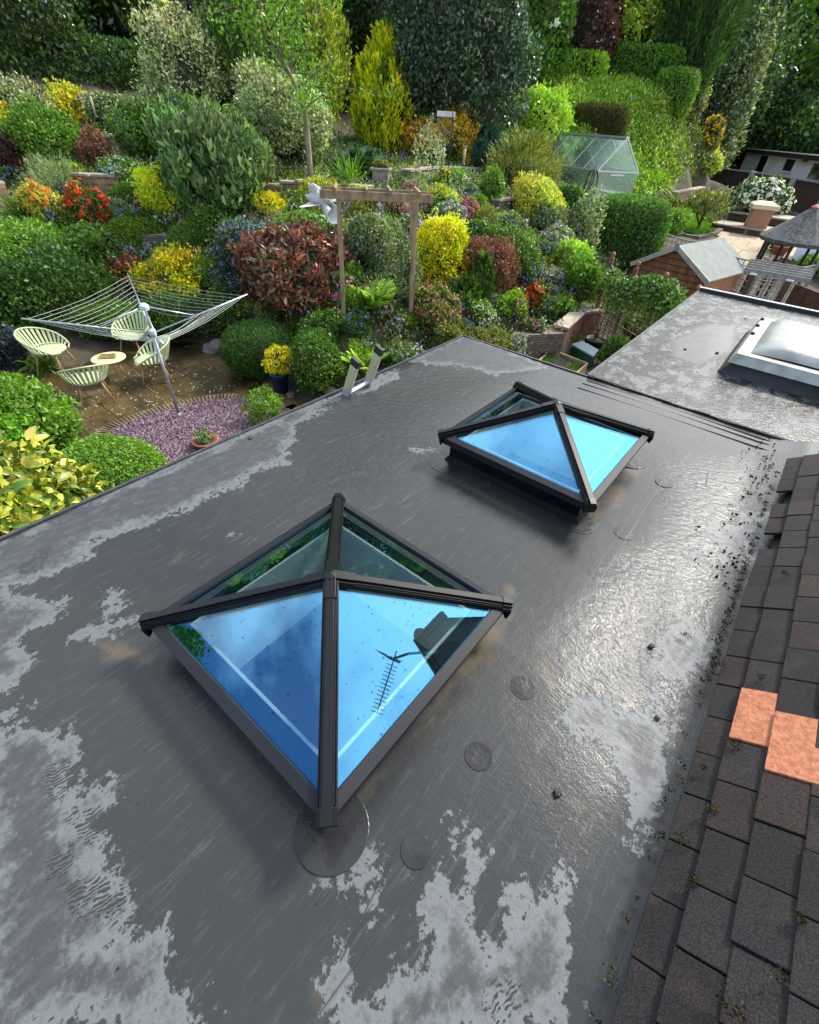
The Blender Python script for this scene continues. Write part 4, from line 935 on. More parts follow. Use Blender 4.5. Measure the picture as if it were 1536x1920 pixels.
def clearg():
    mt = bpy.data.materials.new('clear_pane'); mt.use_nodes = True; t = mt.node_tree; t.nodes.remove(t.nodes['Principled BSDF']); n = t.nodes.new; l = t.links.new
    a = n('ShaderNodeBsdfGlossy'); a.inputs['Roughness'].default_value = .12; a.inputs['Color'].default_value = (.9, 1, 1, 1); b_ = n('ShaderNodeBsdfTransparent'); b_.inputs['Color'].default_value = (.90, .96, .94, 1); m_ = n('ShaderNodeMixShader'); m_.inputs[0].default_value = .22
    l(b_.outputs[0], m_.inputs[1]); l(a.outputs[0], m_.inputs[2]); d = n('ShaderNodeBsdfDiffuse'); d.inputs['Color'].default_value = (.65, .75, .72, 1); m2 = n('ShaderNodeMixShader'); m2.inputs[0].default_value = .07; l(m_.outputs[0], m2.inputs[1]); l(d.outputs[0], m2.inputs[2]); l(m2.outputs[0], t.nodes['Material Output'].inputs[0]); return mt
CG = clearg()
for nm, qs in [('side_panes', [(up(fl, zb), up(bl, zb), up(bl, ze), up(fl, ze))]), ('side_panes', [(up(fr, zb), up(br, zb), up(br, ze), up(fr, ze))]), ('roof_panes', [(up(fl, ze), up(bl, ze), up(bm_, zr), up(fm, zr))]), ('roof_panes', [(up(fr, ze), up(br, ze), up(bm_, zr), up(fm, zr))]), ('gable_panes', [(up(fl, zb), up(fr, zb), up(fr, ze), up(fl, ze))]), ('gable_panes', [(up(bl, zb), up(br, zb), up(br, ze), up(bl, ze))])]:
    m_ = MB(); v = qs[0]; m_.add(v, [(0, 1, 2, 3)]); o = m_.build(nm, CG, GH); sm = o.modifiers.new('s', 'SOLIDIFY'); sm.thickness = .004
m_ = MB(); m_.add([up(fl, ze), up(fr, ze), up(fm, zr)], [(0, 1, 2)]); o = m_.build('gable_panes', CG, GH); sm = o.modifiers.new('s', 'SOLIDIFY'); sm.thickness = .004
t = thing('staging_bench', 'pale slatted bench inside the glass greenhouse', 'bench', (0, 0, 0))
m_ = MB(); q0 = fr.lerp(fl, .12)+lv*.12; q1 = fr.lerp(fl, .12)+lv*.9; m_.bar(up(q0, zb+.8), up(q1, zb+.8), .5, .04); 
m_.build('shelf', P('bench_white', (.6, .62, .6), .6), t)
for f in (0, 1):
    q = q0.lerp(q1, f); m_ = MB(); m_.bar(up(q, zb-.1), up(q, zb+.8), .04, .3, (1, 0, 0)); m_.build('leg', ALU, t)
# obelisk
q = at(1096, 392); t = thing('obelisk', 'black metal domed plant obelisk in front of the greenhouse', 'obelisk', tuple(q)); zz_ = top_z(q[0], q[1], 316, q[2]); H_ = zz_-q[2]
m_ = MB(); r = .24
for k in range(6):
    a = k*math.pi/3; dv = Vector((math.cos(a), math.sin(a), 0)); c = Vector(q); m_.tube([c+dv*r, c+dv*r*.95+Vector((0, 0, H_*.78)), c+dv*r*.6+Vector((0, 0, H_*.93)), c+Vector((0, 0, H_))], .014, 6)
m_.build('hoops', BLACKM, t); m_ = MB()
for f in (.45, .5):
    m_.tube([Vector(q)+Vector((math.cos(a)*r, math.sin(a)*r, H_*f)) for a in np.linspace(0, 2*math.pi, 17)], .012, 6)
m_.build('ring', BLACKM, t); m_ = MB(); m_.tube([(q[0], q[1], zz_), (q[0], q[1], zz_+.25)], [.02, .004], 6); m_.build('finial', BLACKM, t)

# ---- trellis fences
def trellis(name, label, posts, h, pitch=.17, dip=0.0, mat=WOOD, finial=None, zb=None, postw=.09, extra=.1, cat='trellis'):
    t = thing(name, label, cat, (0, 0, 0))
    for (p, q) in zip(posts[:-1], posts[1:]):
        a = Vector((p[0], p[1], 0)); b_ = Vector((q[0], q[1], 0)); L = (b_-a).length; d = (b_-a)/L; za, zb_ = p[2], q[2]
        m_ = MB(); n_ = int(L/pitch)
        zf = lambda f: za+(zb_-za)*f
        for i in range(n_+1):
            f = i/n_; c = a+d*(L*f); tp = h-dip*math.sin(math.pi*f); m_.bar((c.x, c.y, zf(f)+.08), (c.x, c.y, zf(f)+tp), .022, .018, (d.y, -d.x, 0))
        for j in range(int(h/pitch)+1):
            zz2 = .1+j*pitch
            for i in range(n_):
                f0, f1 = i/n_, (i+1)/n_
                if zz2 < h-dip*math.sin(math.pi*(f0+f1)/2): c0_, c1_ = a+d*(L*f0), a+d*(L*f1); m_.bar((c0_.x+d.y*.02, c0_.y-d.x*.02, zf(f0)+zz2), (c1_.x+d.y*.02, c1_.y-d.x*.02, zf(f1)+zz2), .018, .022)
        pr = None
        for i in range(n_+1):
            f = i/n_; c = a+d*(L*f); v = Vector((c.x, c.y, zf(f)+h-dip*math.sin(math.pi*f)))
            if pr: m_.bar(pr, v, .05, .035)
            pr = v
        m_.build('lattice', mat, t)
    for p in posts:
        m_ = MB(); m_.box((p[0], p[1], p[2]+(h+extra)/2-.1), (postw, postw, h+extra+.2)); m_.build('post', mat, t, bevel=.004)
        if finial: m_ = MB(); m_.lathe([(.05, 0), (.06, .02), (.025, .04), (.05, .08), (.055, .11), (.03, .15), (.005, .16)], (p[0], p[1], p[2]+h+extra), 12); m_.build('finial', finial, t, True)
    return t
RUST = P('orange_timber', (.30, .12, .05), .7, var=.3, vscale=8, stretch=(1, 1, .3)); GREYT = P('silvered_timber', (.27, .25, .22), .8, var=.25, vscale=10)
F1, F3 = np.array([-4.0, 13.0, 0.0]), np.array([-1.62, 11.35, 0.0]); FM = (F1*2+F3)/3; FN = (F1+F3*2)/3
trellis('trellis_fence', 'tall brown trellis fence draped in ivy beyond the timber planter', [F1, FM, FN, F3], 1.95, .17, .22, P('reddish_trellis', (.17, .09, .055), .75, var=.35, vscale=9), RUST)
trellis('lattice_fence', 'grey concave trellis panel left of the playhouse roof', [np.array([*onz(1236, 428, 1.8)[:2], .6]), np.array([*onz(1345, 447, 1.8)[:2], .5])], 1.15, .16, .12, GREYT)
trellis('lattice_fence', 'grey concave trellis panel right of the playhouse in front of the thatched shelter', [np.array([*onz(1352, 458, 2.0)[:2], .4]), np.array([*onz(1440, 478, 2.0)[:2], .3]), np.array([*onz(1540, 486, 2.0)[:2], .3])], 1.55, .17, .14, GREYT)

# ---- playhouse
PH = thing('playhouse', 'small timber shed with pale grey felt gable roof behind the trellis', 'shed', (0, 0, 0))
gl, gr = np.array([-4.36, 16.1]), np.array([-2.05, 15.6]); wv2 = gr-gl; wn = wv2/np.linalg.norm(wv2); lnv = np.array([-wn[1], wn[0]])
if lnv[1] < 0: lnv = -lnv
LB = 2.9; ze2, zr2 = 1.5, 2.16
def V3(p, z_): return Vector((p[0], p[1], z_))
ov = .16
m_ = MB(); c = (gl+gr)/2+lnv*LB/2; ins = .14
a0, a1 = gl+wn*ins+lnv*ov, gr-wn*ins+lnv*ov; b0_, b1_ = a0+lnv*(LB-2*ov), a1+lnv*(LB-2*ov); am, bm2 = (a0+a1)/2, (b0_+b1_)/2; zw = ze2+.04
m_.add([V3(a0, -.1), V3(a1, -.1), V3(a1, zw), V3(am, zr2-.1), V3(a0, zw), V3(b0_, -.1), V3(b1_, -.1), V3(b1_, zw), V3(bm2, zr2-.1), V3(b0_, zw)], [(0, 1, 2, 3, 4), (5, 9, 8, 7, 6), (0, 4, 9, 5), (1, 6, 7, 2), (4, 3, 8, 9), (3, 2, 7, 8)])
m_.build('wall', RUST, PH); 
m_ = MB()
for k in range(12):
    z_ = .3+k*.15; w_ = 1.0 if z_ < zw else max(0, (zr2-.1-z_)/(zr2-.1-zw))
    if w_ > .05: m_.bar(V3(am+(a0-am)*w_-lnv*.012, z_), V3(am+(a1-am)*w_-lnv*.012, z_), .02, .012)
m_.build('cladding', P('dark_timber_line', (.10, .04, .02), .8), PH)
FELT = P('green_mineral_felt', (.20, .215, .19), .85, var=.12, vscale=4, bump=.2)
for (e, s) in ((gl, 'l'), (gr, 'r')):
    mid = (gl+gr)/2; m_ = MB(); v = [V3(e, ze2), V3(mid, zr2), V3(mid+lnv*LB, zr2), V3(e+lnv*LB, ze2)]; v += [q+Vector((0, 0, -.035)) for q in v]; m_.add(v, [(0, 1, 2, 3), (4, 7, 6, 5), (0, 4, 5, 1), (1, 5, 6, 2), (2, 6, 7, 3), (3, 7, 4, 0)]); m_.build('roof', FELT, PH)
    m_ = MB(); m_.bar(V3(e-lnv*.02, ze2-.05), V3(mid-lnv*.02, zr2-.05), .03, .12, (0, 0, 1)); m_.build('bargeboard', P('pale_barge', (.42, .36, .30), .7, var=.2), PH)
m_ = MB(); m_.bar(V3((gl+gr)/2-lnv*.05, zr2-.14), V3((gl+gr)/2-lnv*.05, zr2+.06), .10, .03, (lnv[0], lnv[1], 0)); m_.build('finial', GREYT, PH)

# ---- wooden arbour, brown fence
AR = thing('garden_arbour', 'wooden gateway arbour with white post caps and grey slatted top', 'arbour', (0, 0, 0))
ap = [onz(1412, 516, 2.1), onz(1480, 528, 2.1)]; av = Vector((ap[1][0]-ap[0][0], ap[1][1]-ap[0][1], 0)); an = av.normalized(); ad_ = Vector((-an.y, an.x, 0))
DARKW = P('stained_brown_timber', (.10, .045, .025), .65, var=.3, vscale=10, stretch=(1, 1, .3))
for p in ap:
    for k in (0, 1):
        q = Vector((p[0], p[1], 0))+ad_*.75*k; m_ = MB(); m_.box((q.x, q.y, 1.0), (.10, .10, 2.2), math.atan2(an.y, an.x)); m_.build('post', DARKW, AR)
        if k == 0: m_ = MB(); m_.box((q.x, q.y, 2.125), (.15, .12, .03), math.atan2(an.y, an.x)); m_.build('post_cap', P('white_cap', (.75, .74, .70), .6), AR)
for k in range(5):
    q = Vector((ap[0][0], ap[0][1], 2.17+.02*k))+ad_*(.04+.19*k); m_ = MB(); m_.bar(q-an*.22, q+an*(av.length+.36), .03, .10); m_.build('slat', GREYT, AR)
m_ = MB()
for i in range(5): q = Vector((ap[0][0], ap[0][1], 0))+ad_*.75+av*(i+.5)/5; m_.bar((q.x, q.y, 0), (q.x, q.y, 2.0), .02, .02, (1, 0, 0))
for j in range(11): q = Vector((ap[0][0], ap[0][1], .1+j*.18))+ad_*.77; m_.bar(q, q+av, .02, .02)
m_.build('lattice', GREYT, AR)
t = thing('board_fence', 'dark brown close boarded fence beyond the dome skylight', 'fence', (0, 0, 0)); fa, fb = onz(1494, 530, 2.0), onz(1640, 585, 2.0)
n_ = 16
for i in range(n_):
    q = Vector(fa).lerp(Vector(fb), (i+.5)/n_); m_ = MB(); L = (Vector(fb)-Vector(fa)).length/n_; m_.box((q.x, q.y+.01*(i % 2), .95), (L*1.04, .02, 2.05), math.atan2(fb[1]-fa[1], fb[0]-fa[0])); m_.build('board', DARKW, t)

# ---- far right: house, panels, pillar, shelter
wa, wb = np.array([-9.35, 59.0]), np.array([-1.2, 41.9]); ztopb = 4.02
BW = thing('white_annexe', 'long low white annexe with dark windows behind the brown fence', 'building', (0, 0, 0)); wdir = (wb-wa)/np.linalg.norm(wb-wa); wnn = np.array([-wdir[1], wdir[0]])
if wnn[1] < 0: wnn = -wnn
m_ = MB(); q = [V3(wa, .5), V3(wb, .5), V3(wb+wnn*5, .5), V3(wa+wnn*5, .5)]; q += [Vector((v.x, v.y, ztopb-.25)) for v in q]; m_.add(q, [(0, 1, 5, 4), (1, 2, 6, 5), (2, 3, 7, 6), (3, 0, 4, 7), (4, 5, 6, 7)]); m_.build('wall', P('white_render', (.93, .94, .95), .8, var=.05, vscale=2), BW)
m_ = MB(); a_ = wa-wdir*.3-wnn*.3; b_2 = wb+wdir*.3-wnn*.3; q = [V3(a_, ztopb-.27), V3(b_2, ztopb-.27), V3(b_2+wnn*5.6, ztopb-.27), V3(a_+wnn*5.6, ztopb-.27)]; q += [Vector((v.x, v.y, ztopb-.03)) for v in q]; m_.add(q, [(3, 2, 1, 0), (0, 1, 5, 4), (1, 2, 6, 5), (2, 3, 7, 6), (3, 0, 4, 7), (4, 5, 6, 7)]); m_.build('roof', P('black_fascia', (.03, .03, .035), .5), BW)
m_ = MB(); m_.bar(V3(a_+wnn*.05, ztopb), V3(b_2+wnn*.05, ztopb), .25, .05); m_.build('gutter', P('grey_gutter', (.45, .46, .46), .5), BW)
DG = P('dark_window', (.02, .022, .025), .08, 0, .8)
UPVC = P('upvc', (.82, .83, .84), .4)
for (xa, ya, xb, yb) in [(1429, 291, 1438, 325), (1477, 298, 1484, 322), (1528, 306, 1530, 338), (1575, 313, 1576, 345)]:
    A_ = vplane(xa, ya, wa, wb); B_ = vplane(xb, yb, wa, wb); w_ = 1.9 if xa != 1477 else 1.8
    A2 = A_[:2]; z1 = A_[2]; z0 = B_[2]; e = A2+wdir*w_; o = -wnn*.04
    fr_ = MB(); fr_.bar(V3(A2+o-wdir*.18, z1+.12), V3(e+o+wdir*.18, z1+.12), .08, .22); fr_.bar(V3(A2+o-wdir*.09, z0), V3(A2+o-wdir*.09, z1), .18, .08, (wnn[0], wnn[1], 0)); fr_.bar(V3(e+o+wdir*.09, z0), V3(e+o+wdir*.09, z1), .18, .08, (wnn[0], wnn[1], 0)); fr_.bar(V3(A2+o, z0-.05), V3(e+o, z0-.05), .08, .1)
    f_o = fr_.build('window', UPVC, BW)
    pn = MB(); pn.bar(V3(A2-wnn*.02, (z0+z1)/2), V3(e-wnn*.02, (z0+z1)/2), .03, z1-z0); pn.build('pane', DG, f_o)
q = vplane(1515, 298, wa, wb); m_ = MB(); m_.box((q[0]-wnn[0]*.12, q[1]-wnn[1]*.12, q[2]), (.35, .3, .3)); m_.build('flood_lamp', BLACKM, BW)
FP = [onz(1292, 308, 2.75), onz(1339, 314, 2.75), onz(1413, 323.5, 2.75), onz(1491, 335, 2.75), onz(1560, 347, 2.75)]
PF = thing('panel_fence', 'dark brown fence panels between slim concrete posts below the white annexe', 'fence', (0, 0, 0))
BRP = P('brown_panels', (.075, .045, .035), .75, var=.25, vscale=2, stretch=(4, 4, .3))
for i, p in enumerate(FP):
    m_ = MB(); m_.box((p[0], p[1]-.12, 1.78), (.34, .30, 2.1), -.9); m_.build('post', P('concrete_post', (.52, .51, .48), .8), PF)
    if i < len(FP)-1:
        q = FP[i+1]; m_ = MB(); m_.bar((p[0], p[1]+.05, 1.75), (q[0], q[1]+.05, 1.75), .06, 1.9); m_.build('panel', BRP, PF); m_ = MB(); m_.bar((p[0], p[1], 2.74), (q[0], q[1], 2.74), .14, .07); m_.build('capping_rail', GREYT, PF); m_ = MB(); m_.bar((p[0], p[1]-.05, .95), (q[0], q[1]-.05, .95), .1, .25); m_.build('gravel_board', P('concrete_post', (.52, .51, .48), .8), PF)
def px_sheet(name, lst, mat, dz=.02, s=.15): return sheet(name, [at(a, b) for a, b in lst], mat, dz, s)
px_sheet('lawn', [(1225,392),(1300,382),(1345,405),(1352,432),(1310,442),(1250,425)], P('mown_grass', (.09, .22, .02), .9, var=.25, vscale=3, bump=.5, bscale=60), .03, .12)
PAVE = brick_mat('buff_paving', (.36, .27, .16), (.42, .33, .21), (.14, .11, .07), 1.0, 1.1, .8, .025, axis='XY', bump=.3)
px_sheet('buff_paving', [(1345,446),(1350,432),(1420,440),(1536,470),(1560,500),(1460,485),(1400,500),(1360,480)], PAVE, .03, .2)
def low_wall(name, label, lst, h, th, mat, cap=None, cat='wall', zt=None, sink=.25):
    P_ = [at(a, b) for a, b in lst]; t = thing(name, label, cat, (0, 0, 0)); P_ = [Vector(p) for p in P_]; m_ = MB(); c_ = MB()
    dense = []
    for a, b_ in zip(P_[:-1], P_[1:]):
        n_ = max(1, int((b_-a).length/.35))
        for i in range(n_): dense.append(a.lerp(b_, i/n_))
    dense.append(P_[-1]); L_ = len(dense)
    for i in range(L_-1):
        a, b_ = dense[i], dense[i+1]; za = min(float(gz(a.x, a.y)), float(gz(b_.x, b_.y)))-sink; ztp = (zt if zt else (a.z+b_.z)/2+h)+random.uniform(-.012, .012)
        m_.bar((a.x, a.y, (za+ztp)/2), (b_.x+(b_.x-a.x)*.06, b_.y+(b_.y-a.y)*.06, (za+ztp)/2+.0), th, ztp-za)
    m_.build('wall_face', mat, t)
    if cap:
        pr = None
        for a, b_ in zip(dense[:-1], dense[1:]): ztp = (zt if zt else (a.z+b_.z)/2+h)+.02; c_.bar((a.x, a.y, ztp), (b_.x, b_.y, ztp), th+.06, .05)
        c_.build('coping', cap, t)
    return t
COPE = P('coping_stone', (.38, .32, .24), .85, var=.25, vscale=6, bump=.4)
BUFFB = brick_mat('buff_brick', (.38, .25, .15), (.24, .15, .09), (.12, .10, .08), 1.5)
low_wall('brick_retaining_wall', 'low buff brick wall at the foot of the green bank by the fence', [(1256,384),(1286,378),(1310,372)], .5, .3, BUFFB, COPE)
low_wall('lawn_edging_wall', 'curved low stone edging round the small lawn', [(1352,412),(1358,425),(1340,441),(1305,448),(1262,440)], .12, .25, STONE)
t = thing('garden_steps', 'wide dark fronted stone steps beside the terracotta coloured pillar', 'steps', (0, 0, 0))
sa, sb_ = at(1340, 425), at(1500, 452)
for k in range(2):
    m_ = MB(); o = Vector((0.3, 2.2, 0))*k; m_.bar(Vector((sa[0], sa[1], 1.12+.35*k))+o, Vector((sb_[0], sb_[1], 1.12+.35*k))+o, 1.6, .30); m_.build('riser', P('dark_brick_riser', (.09, .06, .05), .8), t); m_ = MB(); m_.bar(Vector((sa[0], sa[1], 1.29+.35*k))+o+Vector((0, -.05, 0)), Vector((sb_[0], sb_[1], 1.29+.35*k))+o+Vector((0, -.05, 0)), 1.8, .06); m_.build('tread', COPE, t)
p = onz(1408, 440, 1.0); t = thing('brick_pillar', 'square terracotta coloured pillar with a pale cap stone beside the steps', 'pillar', (p[0], p[1], 1)); m_ = MB(); m_.box((p[0], p[1], 1.5), (.85, .85, 1.25), .3); m_.build('shaft', P('red_render', (.33, .17, .10), .85, var=.12), t); m_ = MB(); m_.box((p[0], p[1], 2.16), (1.12, 1.12, .16), .3); tapbox(m_, p[0], p[1], 2.24, .56, .30, .12, .3); m_.build('cap_stone', P('pale_cap', (.55, .46, .33), .8), t)
gc = np.array([-.80, 20.3]); t = thing('thatched_shelter', 'round shelter with a dark grey thatched cone roof on dark legs', 'shelter', (gc[0], gc[1], 0))
m_ = MB(); prof = [(1.05, 2.12), (1.08, 2.22), (.8, 2.42), (.4, 2.75), (.12, 3.0), (.03, 3.06)]
m_.lathe(prof, (gc[0], gc[1], 0), 12); m_.build('thatch', P('old_thatch', (.10, .10, .095), .95, var=.5, vscale=16, bump=1.0, bscale=25, stretch=(1, 1, .4)), t)
m_ = MB(); m_.lathe([(.10, 3.0), (.12, 3.05), (.06, 3.1), (.02, 3.12)], (gc[0], gc[1], 0), 10); m_.build('cap', P('red_cap', (.4, .12, .08), .6), t)
for k in range(7):
    a = k*2*math.pi/7+.2; m_ = MB(); x_, y_ = gc[0]+.85*math.cos(a), gc[1]+.85*math.sin(a); m_.tube([(x_, y_, .2), (x_, y_, 2.25)], .045, 8); m_.build('leg', BLACKM, t)
fa, fb = onz(1478, 466, 1.9), onz(1600, 480, 1.9)
t = MB(); t.bar((fa[0], fa[1]+6.5, 1.0), (fb[0]+1, fb[1]+6.5, 1.0), .2, 2.2); tag(t.build('white_garden_wall', P('white_render', (.93, .94, .95), .8), bevel=.01), 'white rendered wall seen under the thatched shelter', 'wall')
q = onz(1458, 478, .9); pot('terracotta_urn', 'large terracotta pot standing under the thatched shelter', 'plant pot', (q[0], q[1], .75), .32, .5, TERRA, .6)

# ---- raised timber planter, cold frame
rb = [onz(a, b, .30) for a, b in [(1006, 679), (1035, 655), (1102, 681), (1072, 706)]]
RBc = sum(rb)/4
t = thing('timber_planter', 'raised bed of new pale boards filled with dark soil and sprouts', 'raised bed', (RBc[0], RBc[1], 0)); PALEW = P('new_pine', (.50, .32, .16), .6, var=.15, vscale=10)
for i in range(4):
    a, b_ = Vector(rb[i]), Vector(rb[(i+1) % 4]); a.z = b_.z = .155; m_ = MB(); m_.bar(a, b_, .035, .30); m_.build('board', PALEW, t, bevel=.003)
m_ = MB(); m_.add([(v[0], v[1], .24) for v in rb], [(0, 1, 2, 3)]); m_.build('soil', P('black_soil', (.02, .016, .012), .95, bump=1, bscale=20), t)
cf = [onz(a, b, .35) for a, b in [(1074, 647), (1092, 641), (1121, 657), (1112, 668)]]; cc_ = sum(cf)/4
t = thing('cold_frame', 'small green cold frame with a clear lid beside the timber planter', 'cold frame', (cc_[0], cc_[1], 0)); m_ = MB(); lo = [Vector((v[0], v[1], 0.006)) for v in cf]; hi = [Vector((v[0], v[1], .33)) for v in cf]
m_.add(lo+hi, [(0, 1, 5, 4), (1, 2, 6, 5), (2, 3, 7, 6), (3, 0, 4, 7)]); m_.build('box', P('frame_green', (.02, .09, .06), .4), t); m_ = MB(); hi2 = [Vector(cc_)*0+Vector((cc_[0]+(v.x-cc_[0])*1.08, cc_[1]+(v.y-cc_[1])*1.08, .34)) for v in hi]; m_.add(hi2+[v+Vector((0, 0, .03)) for v in hi2], [(0, 3, 2, 1), (4, 5, 6, 7), (0, 1, 5, 4), (1, 2, 6, 5), (2, 3, 7, 6), (3, 0, 4, 7)]); m_.build('lid', P('lid_plastic', (.45, .55, .55), .25), t)

# ---- stone walls of the terraces
low_wall('stone_retaining_wall', 'curved dry stone retaining wall behind the timber planter', [(930,668),(975,650),(1010,640),(1050,628)], .05, .35, STONE, None, zt=.78)
low_wall('brick_bed_wall', 'curved red brick wall of the raised bed beside the trellis fence', [(1048,628),(1075,625),(1105,632)], .05, .3, REDBRICK, COPE, zt=.85)
low_wall('stone_terrace_wall', 'pale brick terrace wall left of the blue phlox', [(155,372),(190,378),(232,374)], .55, .3, BUFFB, COPE)
low_wall('stone_terrace_wall', 'upper brick terrace wall behind the small red maple', [(180,296),(215,293),(250,290)], .5, .3, BUFFB, COPE)
low_wall('stone_terrace_wall', 'pink brick terrace wall beneath the slender garden tree', [(500,372),(560,362),(620,368),(700,374)], .26, .25, BUFFB, COPE)
low_wall('stone_terrace_wall', 'stone terrace wall below the yellow shrubs near the bird table', [(760,336),(800,330),(850,328),(905,330)], .2, .3, STONE, COPE)
low_wall('stone_terrace_wall', 'short stone wall among the flowers beside the variegated bush', [(925,398),(960,395),(990,399)], .3, .3, STONE, COPE)
low_wall('stone_terrace_wall', 'stone wall with ledges under the lime yellow globe shrub', [(265,470),(310,468),(350,470)], .35, .3, STONE, None)
low_wall('stone_terrace_wall', 'terracotta terrace wall at the extreme left edge of the beds', [(-30,400),(0,402),(22,404)], .7, .3, BUFFB, COPE)
# boulders
ROCK = P('grey_boulder', (.13, .11, .09), .85, col2=(.24, .21, .17), vscale=4, bump=.8, bscale=8)
_ico = None
def boulder(px, py, w_px, label, group='rockery boulders', mossy=False):
    p = at(px, py); D_ = float(RC[2] @ (p-np.array([0, 0, CAMZ]))); r = w_px/2*D_/F_PX
    bm = bmesh.new(); bmesh.ops.create_icosphere(bm, subdivisions=3, radius=1)
    s = Vector((r*random.uniform(.9, 1.1), r*random.uniform(.7, 1), r*random.uniform(.5, .75))); ph = [random.uniform(0, 6) for _ in range(6)]
    for v in bm.verts:
        c = v.co; k = 1+.16*math.sin(c.x*3+ph[0])*math.cos(c.y*3+ph[1])+.10*math.sin(c.z*5+ph[2]+c.x*4)
        k = min(k, 1.05+.06*math.sin(ph[3])); v.co = Vector((c.x*s.x*k, c.y*s.y*k, c.z*s.z*k))
    me = bpy.data.meshes.new('boulder'); bm.to_mesh(me); bm.free(); o = link_mesh('boulder', me, ROCK, None, True); o.location = (p[0], p[1], p[2]+s.z*.25); o.rotation_euler = (0, 0, random.uniform(0, 3)); tag(o, label, 'boulder', group)
for a, b, w_, lab in [(405, 655, 48, 'large pale boulder at the patio edge left of the dark heather mound'), (720, 588, 34, 'flat dark boulder at the foot of the ferns inside the pergola'), (752, 560, 26, 'dark boulder against the right pergola post'), (757, 425, 24, 'grey boulder below the pink heather within the pergola'), (748, 468, 26, 'rounded boulder halfway up inside the pergola'), (662, 450, 24, 'dark layered rock right of the left pergola post'), (672, 418, 20, 'small brown rock below the white ornament'), (300, 462, 30, 'pale ledge stone in front of the green mound'), (920, 555, 16, 'smooth stone right of the green dwarf conifers'), (935, 545, 14, 'small grey stone behind the lime spurge'), (545, 742, 20, 'mossy stone beside the blue pot'), (620, 738, 26, 'brown stone under the clover mound near the ladder'), (1235, 372, 18, 'pale stone beside the greenhouse corner')]:
    boulder(a, b, w_, lab)

# ================================================================== plants
def s2l(c):
    c = np.array(c, float)/255; return np.where(c <= .04045, c/12.92, ((c+.055)/1.055)**2.4)
PAL = {k: [s2l(q)*(2.0 if k in ('dark', 'ivyd') else 1.7 if k in ('laurel', 'olive', 'beech') else 1.5 if k in ('mid', 'heath', 'teal', 'blue', 'eleag') else 1.25) for q in v] for k, v in dict(
 dark=[(38,58,26),(50,74,32),(28,44,20),(62,84,38)], laurel=[(52,80,30),(66,98,36),(40,64,26),(96,124,56)], ivyd=[(44,62,42),(56,76,50),(34,50,34),(92,110,80)],
 mid=[(70,100,34),(88,120,42),(56,82,30)], fresh=[(96,134,40),(118,154,50),(78,112,34)], bright=[(140,176,44),(116,158,38),(164,192,62)],
 lime=[(188,196,30),(160,176,26),(208,208,52)], gold=[(212,196,34),(190,178,30),(128,142,30),(226,206,60)], goldc=[(196,194,24),(150,166,24),(92,120,22),(222,212,40)],
 orangeg=[(214,176,60),(190,150,44),(140,130,50),(226,196,90)], cream=[(212,208,158),(178,180,128),(92,112,62),(66,88,46)], vari=[(196,198,160),(120,136,92),(74,96,56),(150,160,118)],
 grey=[(124,140,98),(96,116,72),(150,160,122),(72,92,54)], eleag=[(98,122,72),(74,98,54),(128,146,98),(58,80,42)], blue=[(60,92,78),(74,108,90),(46,74,62)], teal=[(52,84,66),(66,98,72),(38,66,50)],
 red=[(118,70,58),(138,82,68),(84,64,46),(84,84,50),(166,112,96)], purple=[(72,44,44),(92,58,52),(56,38,38)], beech=[(60,40,38),(78,54,46),(46,32,30)], berb=[(120,74,66),(96,62,54),(140,92,76),(84,70,50)],
 olive=[(84,92,40),(100,108,50),(66,74,32),(122,124,66)], oliveb=[(70,72,30),(58,60,26),(88,86,40)], yell=[(170,176,60),(140,152,52),(196,196,84),(110,128,46)], navy=[(40,52,70),(54,68,84),(30,44,40)],
 moss=[(96,124,26),(78,104,24),(112,138,36)], heath=[(72,104,40),(56,88,34),(88,120,48)], euc=[(150,158,130),(120,132,100),(176,178,150)]).items()}
FLW = {k: [s2l(q) for q in v] for k, v in dict(white=[(235,235,228),(215,218,205)], yellow=[(240,214,30),(228,196,20)], red=[(232,66,44),(214,44,32),(240,92,60)], orange=[(236,140,70),(228,110,60),(240,196,90)], blue=[(118,116,200),(96,96,184),(146,140,214)],
 lilac=[(186,166,206),(166,144,194),(208,196,218)], pale=[(196,204,232),(176,184,222)], magenta=[(214,70,150),(196,54,134),(228,110,172)], pink=[(222,150,176),(232,180,196)], rose=[(190,110,120),(220,170,160),(160,84,90)], cherry=[(200,50,70)], gorse=[(236,186,24),(226,168,16)], purp=[(120,60,150),(140,84,170)]).items()}
def unit(v): return v/np.maximum(np.linalg.norm(v, axis=-1, keepdims=True), 1e-9)
RH = np.array([(0, 0, 0), (.45, .5, .06), (1, 0, -.05), (.45, -.5, .06)])
_st = [(0, .12), (.22, .75), (.5, 1.0), (.78, .7), (1.0, .04)]
LF = np.array([(t_, s_*.5*w__, (abs(s_)*.12*w__)-.25*t_*t_) for t_, w__ in _st for s_ in (-1, 0, 1)])
LFF = np.array([(i*3+j, i*3+j+1, i*3+j+4, i*3+j+3) for i in range(4) for j in range(2)])
BL = np.array([(t_, s_*.5*w__, .0) for t_, w__ in [(0, .7), (.25, 1), (.5, .9), (.75, .6), (1, .05)] for s_ in (-1, 1)]); BLF = np.array([(i*2, i*2+1, i*2+3, i*2+2) for i in range(4)])
